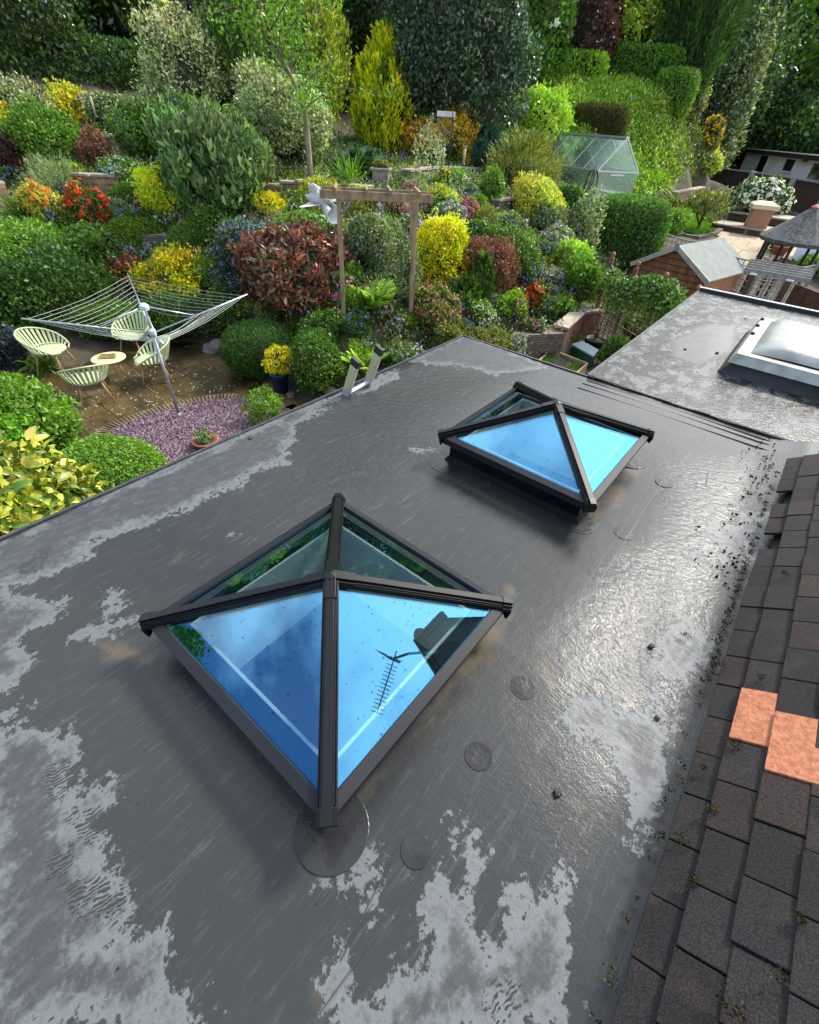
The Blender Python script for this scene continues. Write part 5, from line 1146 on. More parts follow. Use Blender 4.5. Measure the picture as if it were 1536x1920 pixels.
def leaves(name, parent, mat, pos, dr, nr, L, asp, cols, tmpl='r', droop=0.0):
    n_ = len(pos); dr = unit(dr); sd = unit(np.cross(dr, nr)); up_ = np.cross(sd, dr)
    T_, F_ = dict(r=(RH, np.array([(0, 1, 2, 3)])), l=(LF, LFF), b=(BL, BLF))[tmpl]
    L = np.broadcast_to(np.asarray(L, float), (n_,)); W_ = L*asp
    V = pos[:, None, :]+dr[:, None, :]*(T_[None, :, 0:1]*L[:, None, None])+sd[:, None, :]*(T_[None, :, 1:2]*W_[:, None, None])+up_[:, None, :]*(T_[None, :, 2:3]*L[:, None, None])
    if droop: V[:, :, 2] -= droop*(T_[None, :, 0]**2)*L[:, None]
    return quads_mesh(name, V, mat, cols, parent, tmpl != 'r', F_, len(T_))
def pick(pal, n_, wts=None, var=.16):
    A = np.array(pal); k = rng.choice(len(A), n_, p=wts); return A[k]*rng.uniform(1-var, 1+var, (n_, 1))*rng.uniform(.95, 1.05, (n_, 3))
def core_mesh(name, parent, c, rr, p_, yaw, f=.8, lump=0.0):  # closed dark body inside the foliage, so gaps between leaves look shaded
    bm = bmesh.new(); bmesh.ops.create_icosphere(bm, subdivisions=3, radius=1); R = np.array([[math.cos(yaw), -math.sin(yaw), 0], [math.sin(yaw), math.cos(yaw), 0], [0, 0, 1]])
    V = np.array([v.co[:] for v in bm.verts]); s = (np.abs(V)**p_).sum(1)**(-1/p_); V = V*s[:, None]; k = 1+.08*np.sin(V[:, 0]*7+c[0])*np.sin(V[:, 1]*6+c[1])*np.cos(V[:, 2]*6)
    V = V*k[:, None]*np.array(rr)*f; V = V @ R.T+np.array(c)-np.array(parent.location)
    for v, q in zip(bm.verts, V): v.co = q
    me = bpy.data.meshes.new(name); bm.to_mesh(me); bm.free(); return link_mesh(name, me, SHADE_CORE, parent, True)
def place(x0, y0, x1, y1, depthf=.8, hmin=.15, dpush=0):
    xc, yc = (x0+x1)/2, (y0+y1)/2; xb = xc+(703-xc)/(1915-yc)*(y1-yc); g = at(xb, y1); dv = g-np.array([0, 0, CAMZ]); D_ = float(RC[2] @ dv); r = (x1-x0)/2*D_/F_PX
    h2 = unit(g[:2].copy()); c = g.copy(); c[:2] += h2*(r*depthf+dpush); gzc = float(gz(c[0], c[1])); zb_ = min(g[2], gzc)-.03
    D2 = float(RC[2] @ (np.array([c[0], c[1], zb_])-np.array([0, 0, CAMZ]))); r = (x1-x0)/2*D2/F_PX; zt_ = top_z(c[0], c[1], y0, zb_); zt_ = max(zt_, zb_+hmin)
    return c[0], c[1], zb_, zt_, r, D2
TINT = [None]
def surf(n_, rr, p_, yaw, K, lob, rs, thick=.14, clip=-.95):
    "points and normals over a lumpy body; local, centred"
    TINT[0] = None; rr = np.array(rr); R = np.array([[math.cos(yaw), -math.sin(yaw), 0], [math.sin(yaw), math.cos(yaw), 0], [0, 0, 1]])
    if K == 0:
        d = unit(rs.normal(size=(n_, 3))); u_ = rs.uniform(-1, 1, (n_, 3))
        if p_ > 3:  # spread over the faces of the box
            ax = rs.choice(3, n_, p=np.array([rr[1]*rr[2], rr[0]*rr[2], rr[0]*rr[1]])/(rr[1]*rr[2]+rr[0]*rr[2]+rr[0]*rr[1])); d = u_.copy(); d[np.arange(n_), ax] = np.sign(d[np.arange(n_), ax])
        s = (np.abs(d)**p_).sum(1)**(-1/p_); q = d*s[:, None]; nrm = unit(np.sign(q)*np.abs(q)**(p_-1)/rr)
        k = 1+.05*np.sin(q[:, 0]*6+1)*np.sin(q[:, 1]*5+2)*np.cos(q[:, 2]*5)+.03*np.sin(q[:, 0]*17)*np.sin(q[:, 2]*15+q[:, 1]*13); q = q*k[:, None]*(1-thick*rs.random(n_)[:, None]**2)*rr
    else:
        gi = np.arange(K)+.5; gzz = 1-1.5*gi/K; gph = gi*2.39996+rs.uniform(0, 6.28); gr_ = np.sqrt(np.maximum(0, 1-gzz**2)); ld = unit(np.stack([np.cos(gph)*gr_, np.sin(gph)*gr_, gzz], 1)+rs.normal(size=(K, 3))*.10); s = (np.abs(ld)**p_).sum(1)**(-1/p_)
        lr = lob*rs.uniform(.55, 1.35, K); lc = ld*s[:, None]*(1-lr[:, None]*.85)*rs.uniform(.84, 1.10, (K, 1))
        f1, f2, f3 = rs.uniform(0, 6.28, 3); wts = lr**2/np.sum(lr**2); k = rs.choice(K, n_, p=wts); d = unit(rs.normal(size=(n_, 3))+ld[k]*.9); spr = np.where(rs.random(n_) < .15, rs.uniform(1.0, 1.45, n_), 1-thick*rs.random(n_)); q = lc[k]+d*(lr[k]*spr)[:, None]; TINT[0] = rs.uniform(.80, 1.18, K)[k][:, None]*(1+rs.normal(size=(K, 3))*.05)[k]
        q = q+rs.normal(size=q.shape)*.015; nrm = unit(d*.8+ld[k]*.3); q = q*(1+.13*np.sin(q[:, 0]*2.4+f1)+.10*np.sin(q[:, 1]*2.9+f2)+.10*np.sin(q[:, 2]*3.3+q[:, 0]*2+f3))[:, None]*rr
    ok = q[:, 2] > rr[2]*clip; q = q[ok]; nrm = nrm[ok]; TINT[0] = TINT[0][ok] if TINT[0] is not None else 1.0
    return q @ R.T, nrm @ R.T
NPL = [0]
def plant(label, cat, bb, style, pal, lp=7, fl=None, nf=0, flp=6, K=26, lob=.36, asp=.55, cover=2.6, p=2.0, yaw=None, zc=.48, core=.8, mat=None, tmpl='r', name=None, depthf=.8, world=None, dpush=0, trunk=False, ry=.9, updir=.35, wts=None, jit=.7, flband=.25, droop=0, hmin=.15, n_max=26000, base=None, loose=.14, group=None, fl_name='flowers'):
    NPL[0] += 1; rs = np.random.default_rng(100+NPL[0]); x, y, zb_, zt_, r, D_ = world if world else place(*bb, depthf=depthf, hmin=hmin, dpush=dpush)
    if base is not None: zb_ = base
    if style == 'shrub': core = min(core, .70)
    h = zt_-zb_; nm = name or cat.replace(' ', '_'); t = thing(nm, label, cat, (x, y, zb_), group); L = lp*(.86 if lp < 10 else 1)*D_/F_PX; mat = mat or LEAF; pl = PAL[pal] if isinstance(pal, str) else pal
    if yaw is None: yaw = math.atan2(y, x)-math.pi/2
    c = np.array([x, y, zb_+h*zc]); rr = np.array([r, r*ry, h*(1-zc)])
    if style in ('shrub', 'hedge'):
        a, b_, cz_ = rr; area = 4*math.pi*(((a*b_)**1.6+(a*cz_)**1.6+(b_*cz_)**1.6)/3)**(1/1.6); n_ = int(min(n_max, max(150, cover*area/(L*L*asp*.5))))
        q, nr = surf(n_, rr, p, yaw, K if style == 'shrub' else 0, lob, rs, loose); tint_ = TINT[0]; n_ = len(q); q = q+c; q[:, 2] = np.maximum(q[:, 2], zb_+.02)
        d = unit(nr*.55+rs.normal(size=(n_, 3))*jit+np.array([0, 0, updir])); nn = unit(nr+rs.normal(size=(n_, 3))*.55)
        leaves('foliage', t, mat, q, d, nn, L*rs.uniform(.7, 1.25, n_), asp, pick(pl, n_, wts)*tint_, tmpl, droop)
        if core: core_mesh('shade_core', t, c, rr, p, yaw, core)
    elif style == 'flame':   # upright feathery sprays
        Kt = K; u_ = rs.random(Kt); zz = u_**.9; ang_ = rs.uniform(0, 6.28, Kt); prof = (np.sin(np.pi*np.clip(zz*.86+.14, 0, 1))**.6); prof = np.where(zz > .35, prof*(1-((zz-.35)/.65)**2.0*.85), prof)
        rad_ = prof*rs.uniform(.75, 1.0, Kt); P0 = np.stack([np.cos(ang_)*rad_*r, np.sin(ang_)*rad_*r*ry, zz*h*.86], 1)+np.array([x, y, zb_]); out_ = np.stack([np.cos(ang_), np.sin(ang_), np.zeros(Kt)], 1)
        td = unit(out_*updir+np.array([0, 0, 1.0])+rs.normal(size=(Kt, 3))*.12); tl = (lob*r)*rs.uniform(.6, 1.3, Kt); m = 16
        v = np.tile(np.linspace(0, 1, m), Kt)+rs.uniform(-.03, .03, Kt*m); wid = (1-v)*.30+.03; kk = np.repeat(np.arange(Kt), m)
        pos = P0[kk]+td[kk]*(tl[kk]*v)[:, None]+rs.normal(size=(Kt*m, 3))*(wid*tl[kk]*.45)[:, None]; d = unit(td[kk]+rs.normal(size=(Kt*m, 3))*.35+out_[kk]*.2)
        leaves('foliage', t, mat, pos, d, unit(out_[kk]+rs.normal(size=(Kt*m, 3))*.6), L*rs.uniform(.8, 1.3, Kt*m), asp, pick(pl, Kt, wts, .2)[kk]*rs.uniform(.88, 1.12, (Kt*m, 1)), tmpl)
        if core: core_mesh('shade_core', t, (x, y, zb_+h*.40), (r*.92, r*.92*ry, h*.44), 2, 0, core)
    elif style == 'blades':
        n_ = K; a = rs.uniform(0, 6.28, n_); el = rs.uniform(.25, 1.45, n_); d = np.stack([np.cos(a)*np.cos(el), np.sin(a)*np.cos(el), np.sin(el)], 1); b0 = np.array([x, y, zb_])+rs.normal(size=(n_, 3))*np.array([r*.18, r*.18, 0])
        leaves('foliage', t, mat, b0, d, np.tile([0, 0, 1.], (n_, 1))+rs.normal(size=(n_, 3))*.2, max(r, h)*rs.uniform(.75, 1.15, n_)*lob*2.6, asp, pick(pl, n_, wts), 'b', droop)
    elif style == 'frond':
        n_ = K; a = rs.uniform(0, 6.28, n_); el = rs.uniform(.35 if cat != 'fern' else .8, 1.35, n_); d = np.stack([np.cos(a)*np.cos(el), np.sin(a)*np.cos(el), np.sin(el)], 1); FLn = (max(r*1.1, h*.95) if cat != 'fern' else max(r*.8, h*.8))*rs.uniform(.6, 1.1, n_); m = 15; v = np.tile(np.linspace(.08, 1, m), n_); kk = np.repeat(np.arange(n_), m)
        ctr = np.array([x, y, zb_])+d[kk]*(FLn[kk]*v)[:, None]; ctr[:, 2] -= droop*v*v*FLn[kk]; sd = unit(np.cross(d, [0, 0, 1.]))[kk]; tl = FLn[kk]*.22*np.sin(np.pi*np.clip(v*.85+.15, 0, 1))**.8+.01
        cl = pick(pl, n_, wts)[kk]; ps, ds = [], []
        for s_ in (-1, 1): ps.append(ctr); ds.append(sd*s_+d[kk]*.55)
        leaves('foliage', t, mat, np.concatenate(ps), np.concatenate(ds), np.tile([0, 0, 1.], (2*len(ctr), 1))+rs.normal(size=(2*len(ctr), 3))*.15, np.concatenate([tl, tl]), .32, np.concatenate([cl, cl])*rs.uniform(.9, 1.1, (2*len(ctr), 1)), 'r')
    if fl:
        fpal = FLW[fl]; fL = flp*D_/F_PX
        q, nr = surf(nf*3, rr*1.03, p, yaw, (K if style == 'shrub' else 0), lob, np.random.default_rng(100+NPL[0]), .05) if style in ('shrub', 'hedge') else surf(nf*3, rr, 2, yaw, 0, lob, rs, .1)
        ok = q[:, 2] > (flband*2-1)*rr[2]; q = q[ok][:nf]+c; nr = nr[ok][:nf]; m = 4; kk = np.repeat(np.arange(len(q)), m); pos = q[kk]+rs.normal(size=(len(kk), 3))*fL*.12; a = rs.normal(size=(len(kk), 3)); d = unit(a-nr[kk]*(a*nr[kk]).sum(1, keepdims=True)*.7+nr[kk]*.25)
        leaves(fl_name, t, PETAL, pos+nr[kk]*fL*.2, d, nr[kk]+rs.normal(size=(len(kk), 3))*.3, fL*rs.uniform(.5, .75, len(kk)), .8, pick(fpal, len(q))[kk])
    if trunk:
        gz_ = float(gz(x, y)); tr_ = MB(); lean = trunk if isinstance(trunk, (int, float)) and not isinstance(trunk, bool) else .1; rt = max(.05, r*.07); tr_.tube([(x, y, gz_-.2), (x+.03*r, y, gz_+(zb_-gz_)*.5+.2), (x, y, c[2])], [rt*1.2, rt, rt*.5], 8); tr_.build('trunk', BARK, t, True)
        br = MB()
        for k in range(7):
            a = rs.uniform(0, 6.28); br.tube([(x, y, zb_+h*.15), (x+math.cos(a)*r*.35, y+math.sin(a)*r*.35, zb_+h*.4), (x+math.cos(a)*r*.7, y+math.sin(a)*r*.7, zb_+h*.62)], [rt*.5, rt*.3, rt*.12], 5)
        br.build('limbs', BARK, t, True)
    return t
S, H = 'shrub', 'hedge'
# ---------------- background trees
def bigtree(label, bb, pal, lp, base=None, trunk=True, K=60, lob=.27, cover=2.4, core=.82, cat='tree', **kw): return plant(label, cat, bb, S, pal, lp, K=K, lob=lob, cover=cover, core=core, trunk=trunk, base=base, name='tree', n_max=34000, depthf=.9, **kw)
bigtree('dark evergreen tree filling the top left corner', (-90,-160,150,150), 'dark', 9, mat=LEAFG)
bigtree('dark large leaved laurel tree with bare stems right of the corner tree', (95,-180,345,120), 'dark', 13, K=30, lob=.42, mat=LEAFG, asp=.4, cover=2.0)
bigtree('cream variegated holly tree at the top left of the garden', (284,8,432,262), 'cream', 7, mat=LEAFG, wts=[.36,.26,.2,.18], K=44)
plant('tall upright dark green conifer behind the slender tree', 'conifer', (385,-190,560,262), 'flame', 'laurel', 9, K=1100, lob=.42, asp=.3, updir=.3, name='tree')
plant('yellow green conifer directly behind the slender tree', 'conifer', (470,-170,640,250), 'flame', 'yell', 9, K=1000, lob=.42, asp=.3, updir=.3, name='tree', wts=[.2,.3,.1,.4])
bigtree('shaded tree filling the gap behind the golden conifer', (600,-220,840,200), 'dark', 10)
bigtree('very large ivy clad tree with dark bluish leaves in the top middle', (752,-170,985,318), 'ivyd', 8, K=80, lob=.25, mat=LEAFG, wts=[.3,.3,.3,.1])
bigtree('rhododendron tree with white blossom right of the ivy clad tree', (935,-90,1062,172), 'mid', 9, fl='white', nf=46, flp=16, flband=.45)
bigtree('dark purple beech tree at the top edge', (1045,-120,1175,100), 'beech', 7)
bigtree('feathery pale green larch right of the purple beech', (1120,-110,1262,112), 'yell', 8, K=70, lob=.2, wts=[.2,.4,.1,.3], core=.7, droop=.4)
plant('broad dark green conifer behind the end of the clipped hedge', 'conifer', (1236,-240,1398,182), 'flame', 'laurel', 9, K=1300, lob=.35, asp=.3, updir=.3, name='tree', wts=[.3,.2,.5,.0])
bigtree('speckled variegated tree between the dark conifer and the maple', (1355,35,1424,225), 'vari', 7, dpush=12, wts=[.12,.36,.42,.1], K=50)
bigtree('large bright green maple tree in the top right corner', (1395,-160,1610,262), 'fresh', 11, dpush=24, K=75, lob=.24, wts=[.4,.15,.45], asp=.8)
bigtree('dark ivy thicket behind the white annexe', (1370,120,1700,300), 'dark', 8, trunk=False, dpush=16)
bigtree('dark green shrubby tree left of the annexe under the variegated tree', (1335,195,1425,305), 'mid', 7, trunk=False, dpush=12)
# a dense wood behind everything, read as one mass
def wood():
    ps, ds, ns, cs = [], [], [], []; allc = MB(); rs = np.random.default_rng(5)
    for (a, D_, r, z_, pl) in [(-300,34,8,7,'dark'),(-120,33,7,8,'dark'),(40,32,7,7,'dark'),(200,32,7,8,'dark'),(330,33,6,8,'dark'),(470,34,7,8,'dark'),(620,35,7,9,'dark'),(770,36,7,9,'ivyd'),(900,40,7,8,'dark'),(1020,46,7,8,'dark'),(1130,52,7,8,'beech'),(1240,56,8,8,'dark'),(1350,66,9,8,'dark'),(1450,80,12,8,'mid'),(1560,88,12,7,'dark'),(1680,90,12,7,'dark')]:
        d = ray(a, 200); D_ = D_+(6 if a < 900 else 0); h2 = d[:2]/np.linalg.norm(d[:2]); c = np.array([h2[0]*D_, h2[1]*D_, 0]); g = float(gz(c[0], c[1])); c[2] = g+z_*.75
        q, nr = surf(15000, (r, r*.6, z_), 2, math.atan2(c[1], c[0])-math.pi/2, 60, .26, rs, .2); n_ = len(q); ps.append(q+c); ds.append(unit(nr*.5+rs.normal(size=(n_, 3))*.7)); ns.append(nr+rs.normal(size=(n_, 3))*.5); cs.append(pick(PAL[pl], n_))
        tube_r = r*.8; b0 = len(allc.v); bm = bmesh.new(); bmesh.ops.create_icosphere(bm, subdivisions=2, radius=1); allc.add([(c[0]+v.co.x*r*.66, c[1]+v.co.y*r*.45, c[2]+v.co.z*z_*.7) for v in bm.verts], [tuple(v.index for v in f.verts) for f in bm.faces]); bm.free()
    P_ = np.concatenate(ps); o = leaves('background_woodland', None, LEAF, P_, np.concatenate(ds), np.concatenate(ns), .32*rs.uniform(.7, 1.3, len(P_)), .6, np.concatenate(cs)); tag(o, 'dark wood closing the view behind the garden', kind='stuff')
    o2 = allc.build('woodland_shade', SHADE_CORE); tag(o2, 'solid dark lumps standing in for shade inside the wood', kind='stuff')  # dark solids put in as shade behind the background leaves
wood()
# slender tree with visible trunk
def slender():
    b0 = at(583, 366); D_ = float(RC[2] @ (b0-np.array([0, 0, CAMZ]))); t = thing('tree', 'slender young tree with a pale trunk and airy light green leaves', 'tree', tuple(b0)); rs = np.random.default_rng(3)
    ht = lambda py: top_z(b0[0], b0[1], py, b0[2]); R3 = np.array([math.cos(YAW), math.sin(YAW), 0]); m_ = MB(); pxm = D_/F_PX
    tr_ = [np.array([b0[0], b0[1], b0[2]-.1])]
    for (px_, py_) in [(580, 300), (576, 250), (573, 215), (560, 170), (540, 125), (522, 80), (505, 30), (490, -20)]:
        z_ = ht(py_); xp = proj((b0[0], b0[1], z_))[0]; tr_.append(np.array([b0[0], b0[1], z_])+R3*(px_-xp)*pxm)
    m_.tube(tr_, [.085, .075, .07, .065, .045, .038, .03, .022, .015], 8); m_.build('trunk', P('pale_bark', (.30, .24, .16), .85, col2=(.16, .13, .09), vscale=6), t, True)
    br = MB(); tips = []
    for k in range(46):
        i = rs.integers(3, len(tr_)-1); p0 = tr_[i]+(tr_[i+1 if i+1 < len(tr_) else i]-tr_[i])*rs.random(); a = rs.uniform(0, 6.28); el = rs.uniform(-.1, 1.0); d = np.array([math.cos(a)*math.cos(el), math.sin(a)*math.cos(el), math.sin(el)]); d = d+R3*rs.uniform(-.2, .6); L = rs.uniform(.6, 1.7); p1 = p0+d*L*.5+np.array([0, 0, .1]); p2_ = p0+d*L+rs.normal(size=3)*.15
        br.tube([p0, p1, p2_], [.018, .012, .005], 5)
        for u_ in np.linspace(.3, 1, 6): tips.append(p0+(p1-p0)*min(1, u_*2) if u_ < .5 else p1+(p2_-p1)*(u_*2-1))
    br.build('limbs', BARK, t); tips = np.array(tips); n_ = 3200; k = rs.integers(0, len(tips), n_); pos = tips[k]+rs.normal(size=(n_, 3))*.15
    leaves('crown', t, LEAF, pos, rs.normal(size=(n_, 3))+np.array([0, 0, -.2]), rs.normal(size=(n_, 3))+np.array([0, 0, 1.]), 6.5*pxm*rs.uniform(.6, 1.3, n_), .6, pick(PAL['fresh'], n_, [.4,.3,.3]))
slender()
# the tree that shows only as a reflection in the near glass pyramid, left of and behind the camera
def reflected_tree():
    c = np.array([-7.9, -5.3, 8.4]); t = thing('tree', 'tree mirrored in the left pane of the nearest glass pyramid', 'tree', (c[0], c[1], .2)); rs = np.random.default_rng(11); q, nr = surf(5200, (1.35, 1.35, 1.7), 2, 0, 30, .3, rs, .3); n_ = len(q)
    leaves('crown', t, LEAF, q+c, rs.normal(size=(n_, 3)), rs.normal(size=(n_, 3)), .13*rs.uniform(.7, 1.3, n_), .75, pick(PAL['mid'], n_)); m_ = MB(); m_.tube([(c[0], c[1], -.1), (c[0]+.1, c[1], 3), tuple(c)], [.16, .13, .07], 8); m_.build('trunk', BARK, t, True)
reflected_tree()
# ---------------- clipped hedges and the bank
plant('long loose dark green hedge crossing the upper left', 'hedge', (-80,66,345,200), H, 'laurel', 8, p=4, ry=.35, cover=3, mat=LEAFG, wts=[.35,.25,.3,.1])
plant('clipped green hedge on the bank top left of the tall hedge', 'hedge', (1006,97,1132,168), H, 'bright', 6, p=6, ry=.35, cover=3, wts=[.3,.5,.2])
plant('taller clipped hedge with rounded end above the green bank', 'hedge', (1108,86,1268,172), H, 'fresh', 6, p=5, ry=.4, cover=3, wts=[.3,.1,.6])
plant('low clipped hedge seen behind the bank hedges', 'hedge', (1085,84,1170,106), H, 'fresh', 6, p=5, ry=.4)
plant('silvery green shrub row beneath the purple beech', 'shrub', (1062,64,1140,100), S, 'grey', 6)
plant('rounded green hedge at the right end of the bank', 'hedge', (1226,130,1300,215), H, 'fresh', 6, p=4, ry=.6)
plant('yellow gorse bush at the top right of the bank', 'shrub', (1280,120,1332,178), S, 'grey', 6, fl='gorse', nf=150, flp=7, flband=.35)
plant('yellow gorse bush lower down beside the dark conifer', 'shrub', (1316,214,1354,268), S, 'olive', 6, fl='gorse', nf=150, flp=7, flband=.3)
plant('clipped dark brown green dome hedge behind the greenhouse', 'hedge', (1066,197,1170,275), H, 'oliveb', 5, p=3.6, ry=.6, cover=3, asp=.3, jit=.4)
plant('large bright green shrub left of the dome hedge', 'shrub', (934,150,1064,292), S, 'bright', 7, K=30, lob=.34)
plant('small tree with silvery white leaves before the bright shrub', 'shrub', (936,188,1006,275), S, 'euc', 7, cover=1.1, core=.3, K=18, lob=.4, fl='white', nf=60, flp=7)
plant('dark green pointed shrub beside the silvery white tree', 'shrub', (888,198,950,300), S, 'laurel', 7)
plant('blue green bushy conifer right of the bird table', 'conifer', (888,246,948,338), 'flame', 'blue', 7, K=260, lob=.6, asp=.3, name='shrub')
plant('feathery green heather bush with brown stems', 'shrub', (920,262,1040,372), 'flame', 'olive', 8, K=420, lob=.5, asp=.22, updir=.7, wts=[.3,.4,.1,.2], core=.6)
plant('golden orange spreading hedge behind the bird table', 'hedge', (762,196,886,318), S, 'orangeg', 7, K=24, lob=.4, ry=.6, cover=3)
plant('green shrub between the golden conifer and the ivy clad tree', 'shrub', (768,128,850,235), S, 'mid', 7)
plant('dull purple shrub behind the slender tree crown', 'shrub', (612,126,672,212), S, 'purple', 7)
plant('tall golden yellow conifer with pointed feathery tops', 'conifer', (660,46,776,292), 'flame', 'goldc', 9, K=900, lob=.40, asp=.32, updir=.25, name='conifer', wts=[.35,.3,.15,.2], core=.78)
plant('round variegated silver shrub left of the slender trunk', 'shrub', (432,138,612,325), S, 'vari', 7, K=40, lob=.3, wts=[.3,.3,.2,.2])
plant('large grey green shrub with upright leaf spikes', 'shrub', (306,205,512,418), S, 'eleag', 12, K=44, lob=.30, asp=.36, updir=.9, jit=.5, tmpl='l')
plant('spreading dark blue green juniper under the golden conifer', 'shrub', (600,238,752,345), 'frond', 'teal', 8, K=120, droop=.35, name='juniper')
plant('green spiky yucca above the left end of the pergola', 'yucca', (606,276,705,352), 'blades', 'fresh', 8, K=90, lob=.42, asp=.05, droop=.15)
plant('rounded mid green shrub above the blue phlox', 'shrub', (232,190,336,312), S, 'mid', 7, K=30, mat=LEAFG)
plant('dense round green bush beneath the yellow hedge', 'shrub', (42,200,160,318), S, 'fresh', 7, K=30, wts=[.3,.15,.55])
plant('bright yellow flowering hedge at the upper left', 'hedge', (72,160,182,245), S, 'yell', 7, K=16, lob=.42, fl='yellow', nf=420, flp=7, ry=.6)
plant('cream variegated hedge at the left edge', 'hedge', (-20,158,86,248), S, 'vari', 7, K=18, lob=.42, ry=.6)
plant('cream variegated hedge right of the yellow flowering hedge', 'hedge', (166,168,250,256), S, 'vari', 7, K=18, lob=.42, ry=.6, wts=[.2,.4,.3,.1])
plant('yellow bush cut by the left edge of the picture', 'shrub', (-40,166,20,262), S, 'gold', 7)
plant('small red leaved maple in the upper left bed', 'shrub', (148,246,208,325), S, 'red', 6, cover=1.4, core=.4)
plant('deep purple leaved shrub at the upper left', 'shrub', (4,252,56,338), S, 'purple', 7)
plant('orange flowering azalea at the extreme left edge', 'azalea', (-25,262,20,330), S, 'mid', 6, fl='orange', nf=160, flp=7)
plant('grey green lavender clump above the red azalea', 'lavender', (70,322,165,385), 'flame', 'grey', 8, K=170, lob=.7, asp=.14, fl='lilac', nf=50, flp=4)
plant('mound of pale blue phlox with white flowers', 'phlox', (192,303,282,372), S, 'mid', 6, fl='pale', nf=420, flp=5, flband=.2)
plant('leafy green clump hanging below the pale blue phlox', 'perennial', (215,342,275,395), S, 'mid', 7)
plant('tall arching ornamental grass at the left edge', 'grass clump', (4,318,62,425), 'blades', 'mid', 8, K=260, lob=.42, asp=.03, droop=.45)
plant('orange and yellow azalea left of the red one', 'azalea', (50,346,118,425), S, 'yell', 6, fl='orange', nf=300, flp=7, flband=.1)
plant('vivid red azalea in the left bed', 'azalea', (130,352,194,432), S, 'mid', 6, fl='red', nf=330, flp=8, flband=.1, fl_name='blossom')
plant('lime yellow globe shrub beside the large grey green shrub', 'shrub', (270,305,352,432), S, 'lime', 6, K=26, zc=.5)
plant('large light green leafy shrub at the left edge', 'shrub', (-60,418,140,545), S, 'fresh', 9, K=34, tmpl='l', asp=.4, updir=.2)
plant('big dark green shrub under the light green one on the left', 'shrub', (-50,468,158,625), S, 'laurel', 8, K=34, wts=[.4,.2,.35,.05])
plant('glossy green shrub right of the light green leafy shrub', 'shrub', (125,420,215,490), S, 'mid', 8, tmpl='l')
plant('mossy green cushion shrub at the centre left', 'shrub', (208,408,295,480), H, 'moss', 5, p=2.2)
plant('yellow edged euonymus dome behind the clothes dryer', 'shrub', (266,472,390,590), S, 'gold', 7, K=28, wts=[.3,.2,.5,.0], fl='yellow', nf=160, flp=6)
plant('small yellow variegated bush above the blue flowers', 'shrub', (476,362,532,412), S, 'gold', 8, K=12)
plant('red and orange new growth pieris left of the yellow edged dome', 'shrub', (206,482,268,545), S, 'red', 7, fl='orange', nf=110, flp=7)
plant('single coral poppy standing above the green cushion', 'flower', (232,455,262,500), 'blades', 'mid', 6, K=14, lob=.3, asp=.06, fl='cherry', nf=7, flp=15, flband=.9)
plant('dusky blue flowering ceanothus left of the red brown shrub', 'shrub', (412,425,522,590), S, 'ivyd', 6, K=30, fl='blue', nf=420, flp=6, flband=.3)
plant('bright blue flower mound above the ceanothus', 'perennial', (416,408,492,470), S, 'mid', 5, fl='blue', nf=420, flp=7)
plant('small magenta azalea right of the blue flower mound', 'azalea', (452,405,484,432), S, 'mid', 5, fl='magenta', nf=110, flp=6)
plant('green mat of small blue flowers under the white ornament', 'ground cover plant', (522,398,650,448), H, 'fresh', 5, p=2, fl='lilac', nf=100, flp=4)
plant('big red brown photinia bush left of the pergola', 'shrub', (486,432,662,612), S, 'red', 13, K=40, lob=.28, tmpl='l', asp=.36, updir=.5, mat=LEAFG, cover=3.8)
plant('yellow speckled shrub behind the pergola beam on the left', 'shrub', (565,336,640,400), S, 'yell', 6, wts=[.2,.3,.2,.3])
plant('yellow and green speckled shrub inside the pergola top', 'shrub', (655,352,712,402), S, 'gold', 6, wts=[.2,.2,.5,.1])
plant('pink and mauve azalea under the pergola beam', 'azalea', (722,368,770,412), S, 'grey', 5, fl='magenta', nf=170, flp=6, flband=.45)
plant('magenta azalea right of the pergola', 'azalea', (852,374,896,422), S, 'mid', 5, fl='magenta', nf=280, flp=6, flband=.15)
plant('pale mauve heather left of the magenta azalea', 'heather', (808,382,870,432), S, 'grey', 5, fl='lilac', nf=420, flp=6, flband=.05)
plant('golden yellow rounded bush right of the pergola', 'shrub', (778,408,884,545), S, 'goldc', 6, K=32, lob=.3, updir=.5, wts=[.45,.2,.1,.25])
plant('dull purple brown barberry dome behind the dwarf conifers', 'shrub', (858,442,958,560), S, 'berb', 5, K=30)
plant('tall green dwarf conifer before the barberry', 'conifer', (876,474,928,572), 'flame', 'mid', 7, K=300, lob=.5, asp=.25, name='dwarf_conifer')
plant('low wide green dwarf conifer left of the taller one', 'conifer', (846,522,904,592), 'flame', 'mid', 7, K=260, lob=.5, asp=.25, updir=.6, name='dwarf_conifer')
plant('tall bright green ferns inside the pergola', 'fern', (662,470,748,604), 'frond', 'bright', 7, K=34, droop=.25)
plant('bright green fern beside the ladder top', 'fern', (646,600,716,712), 'frond', 'bright', 7, K=34, droop=.25)
plant('fern at the left edge behind the chairs', 'fern', (-30,560,40,640), 'frond', 'bright', 7, K=26, droop=.3)
plant('pink and cream pieris right of the right pergola post', 'shrub', (776,538,866,632), S, 'olive', 6, fl='rose', nf=300, flp=6, flband=.1)
plant('purple and silver leaved heuchera below the dwarf conifers', 'perennial', (858,582,912,625), S, 'purple', 7, fl='rose', nf=60, flp=6)
plant('bright red azalea right of the centre', 'azalea', (962,528,1020,590), S, 'mid', 5, fl='red', nf=260, flp=8, flband=.1)
plant('lime green spurge left of the bright red azalea', 'perennial', (930,548,984,600), S, 'bright', 6)
plant('broad leaved pale green hosta under the bright red azalea', 'perennial', (1000,552,1068,600), S, 'fresh', 10, K=14, tmpl='l', asp=.6)
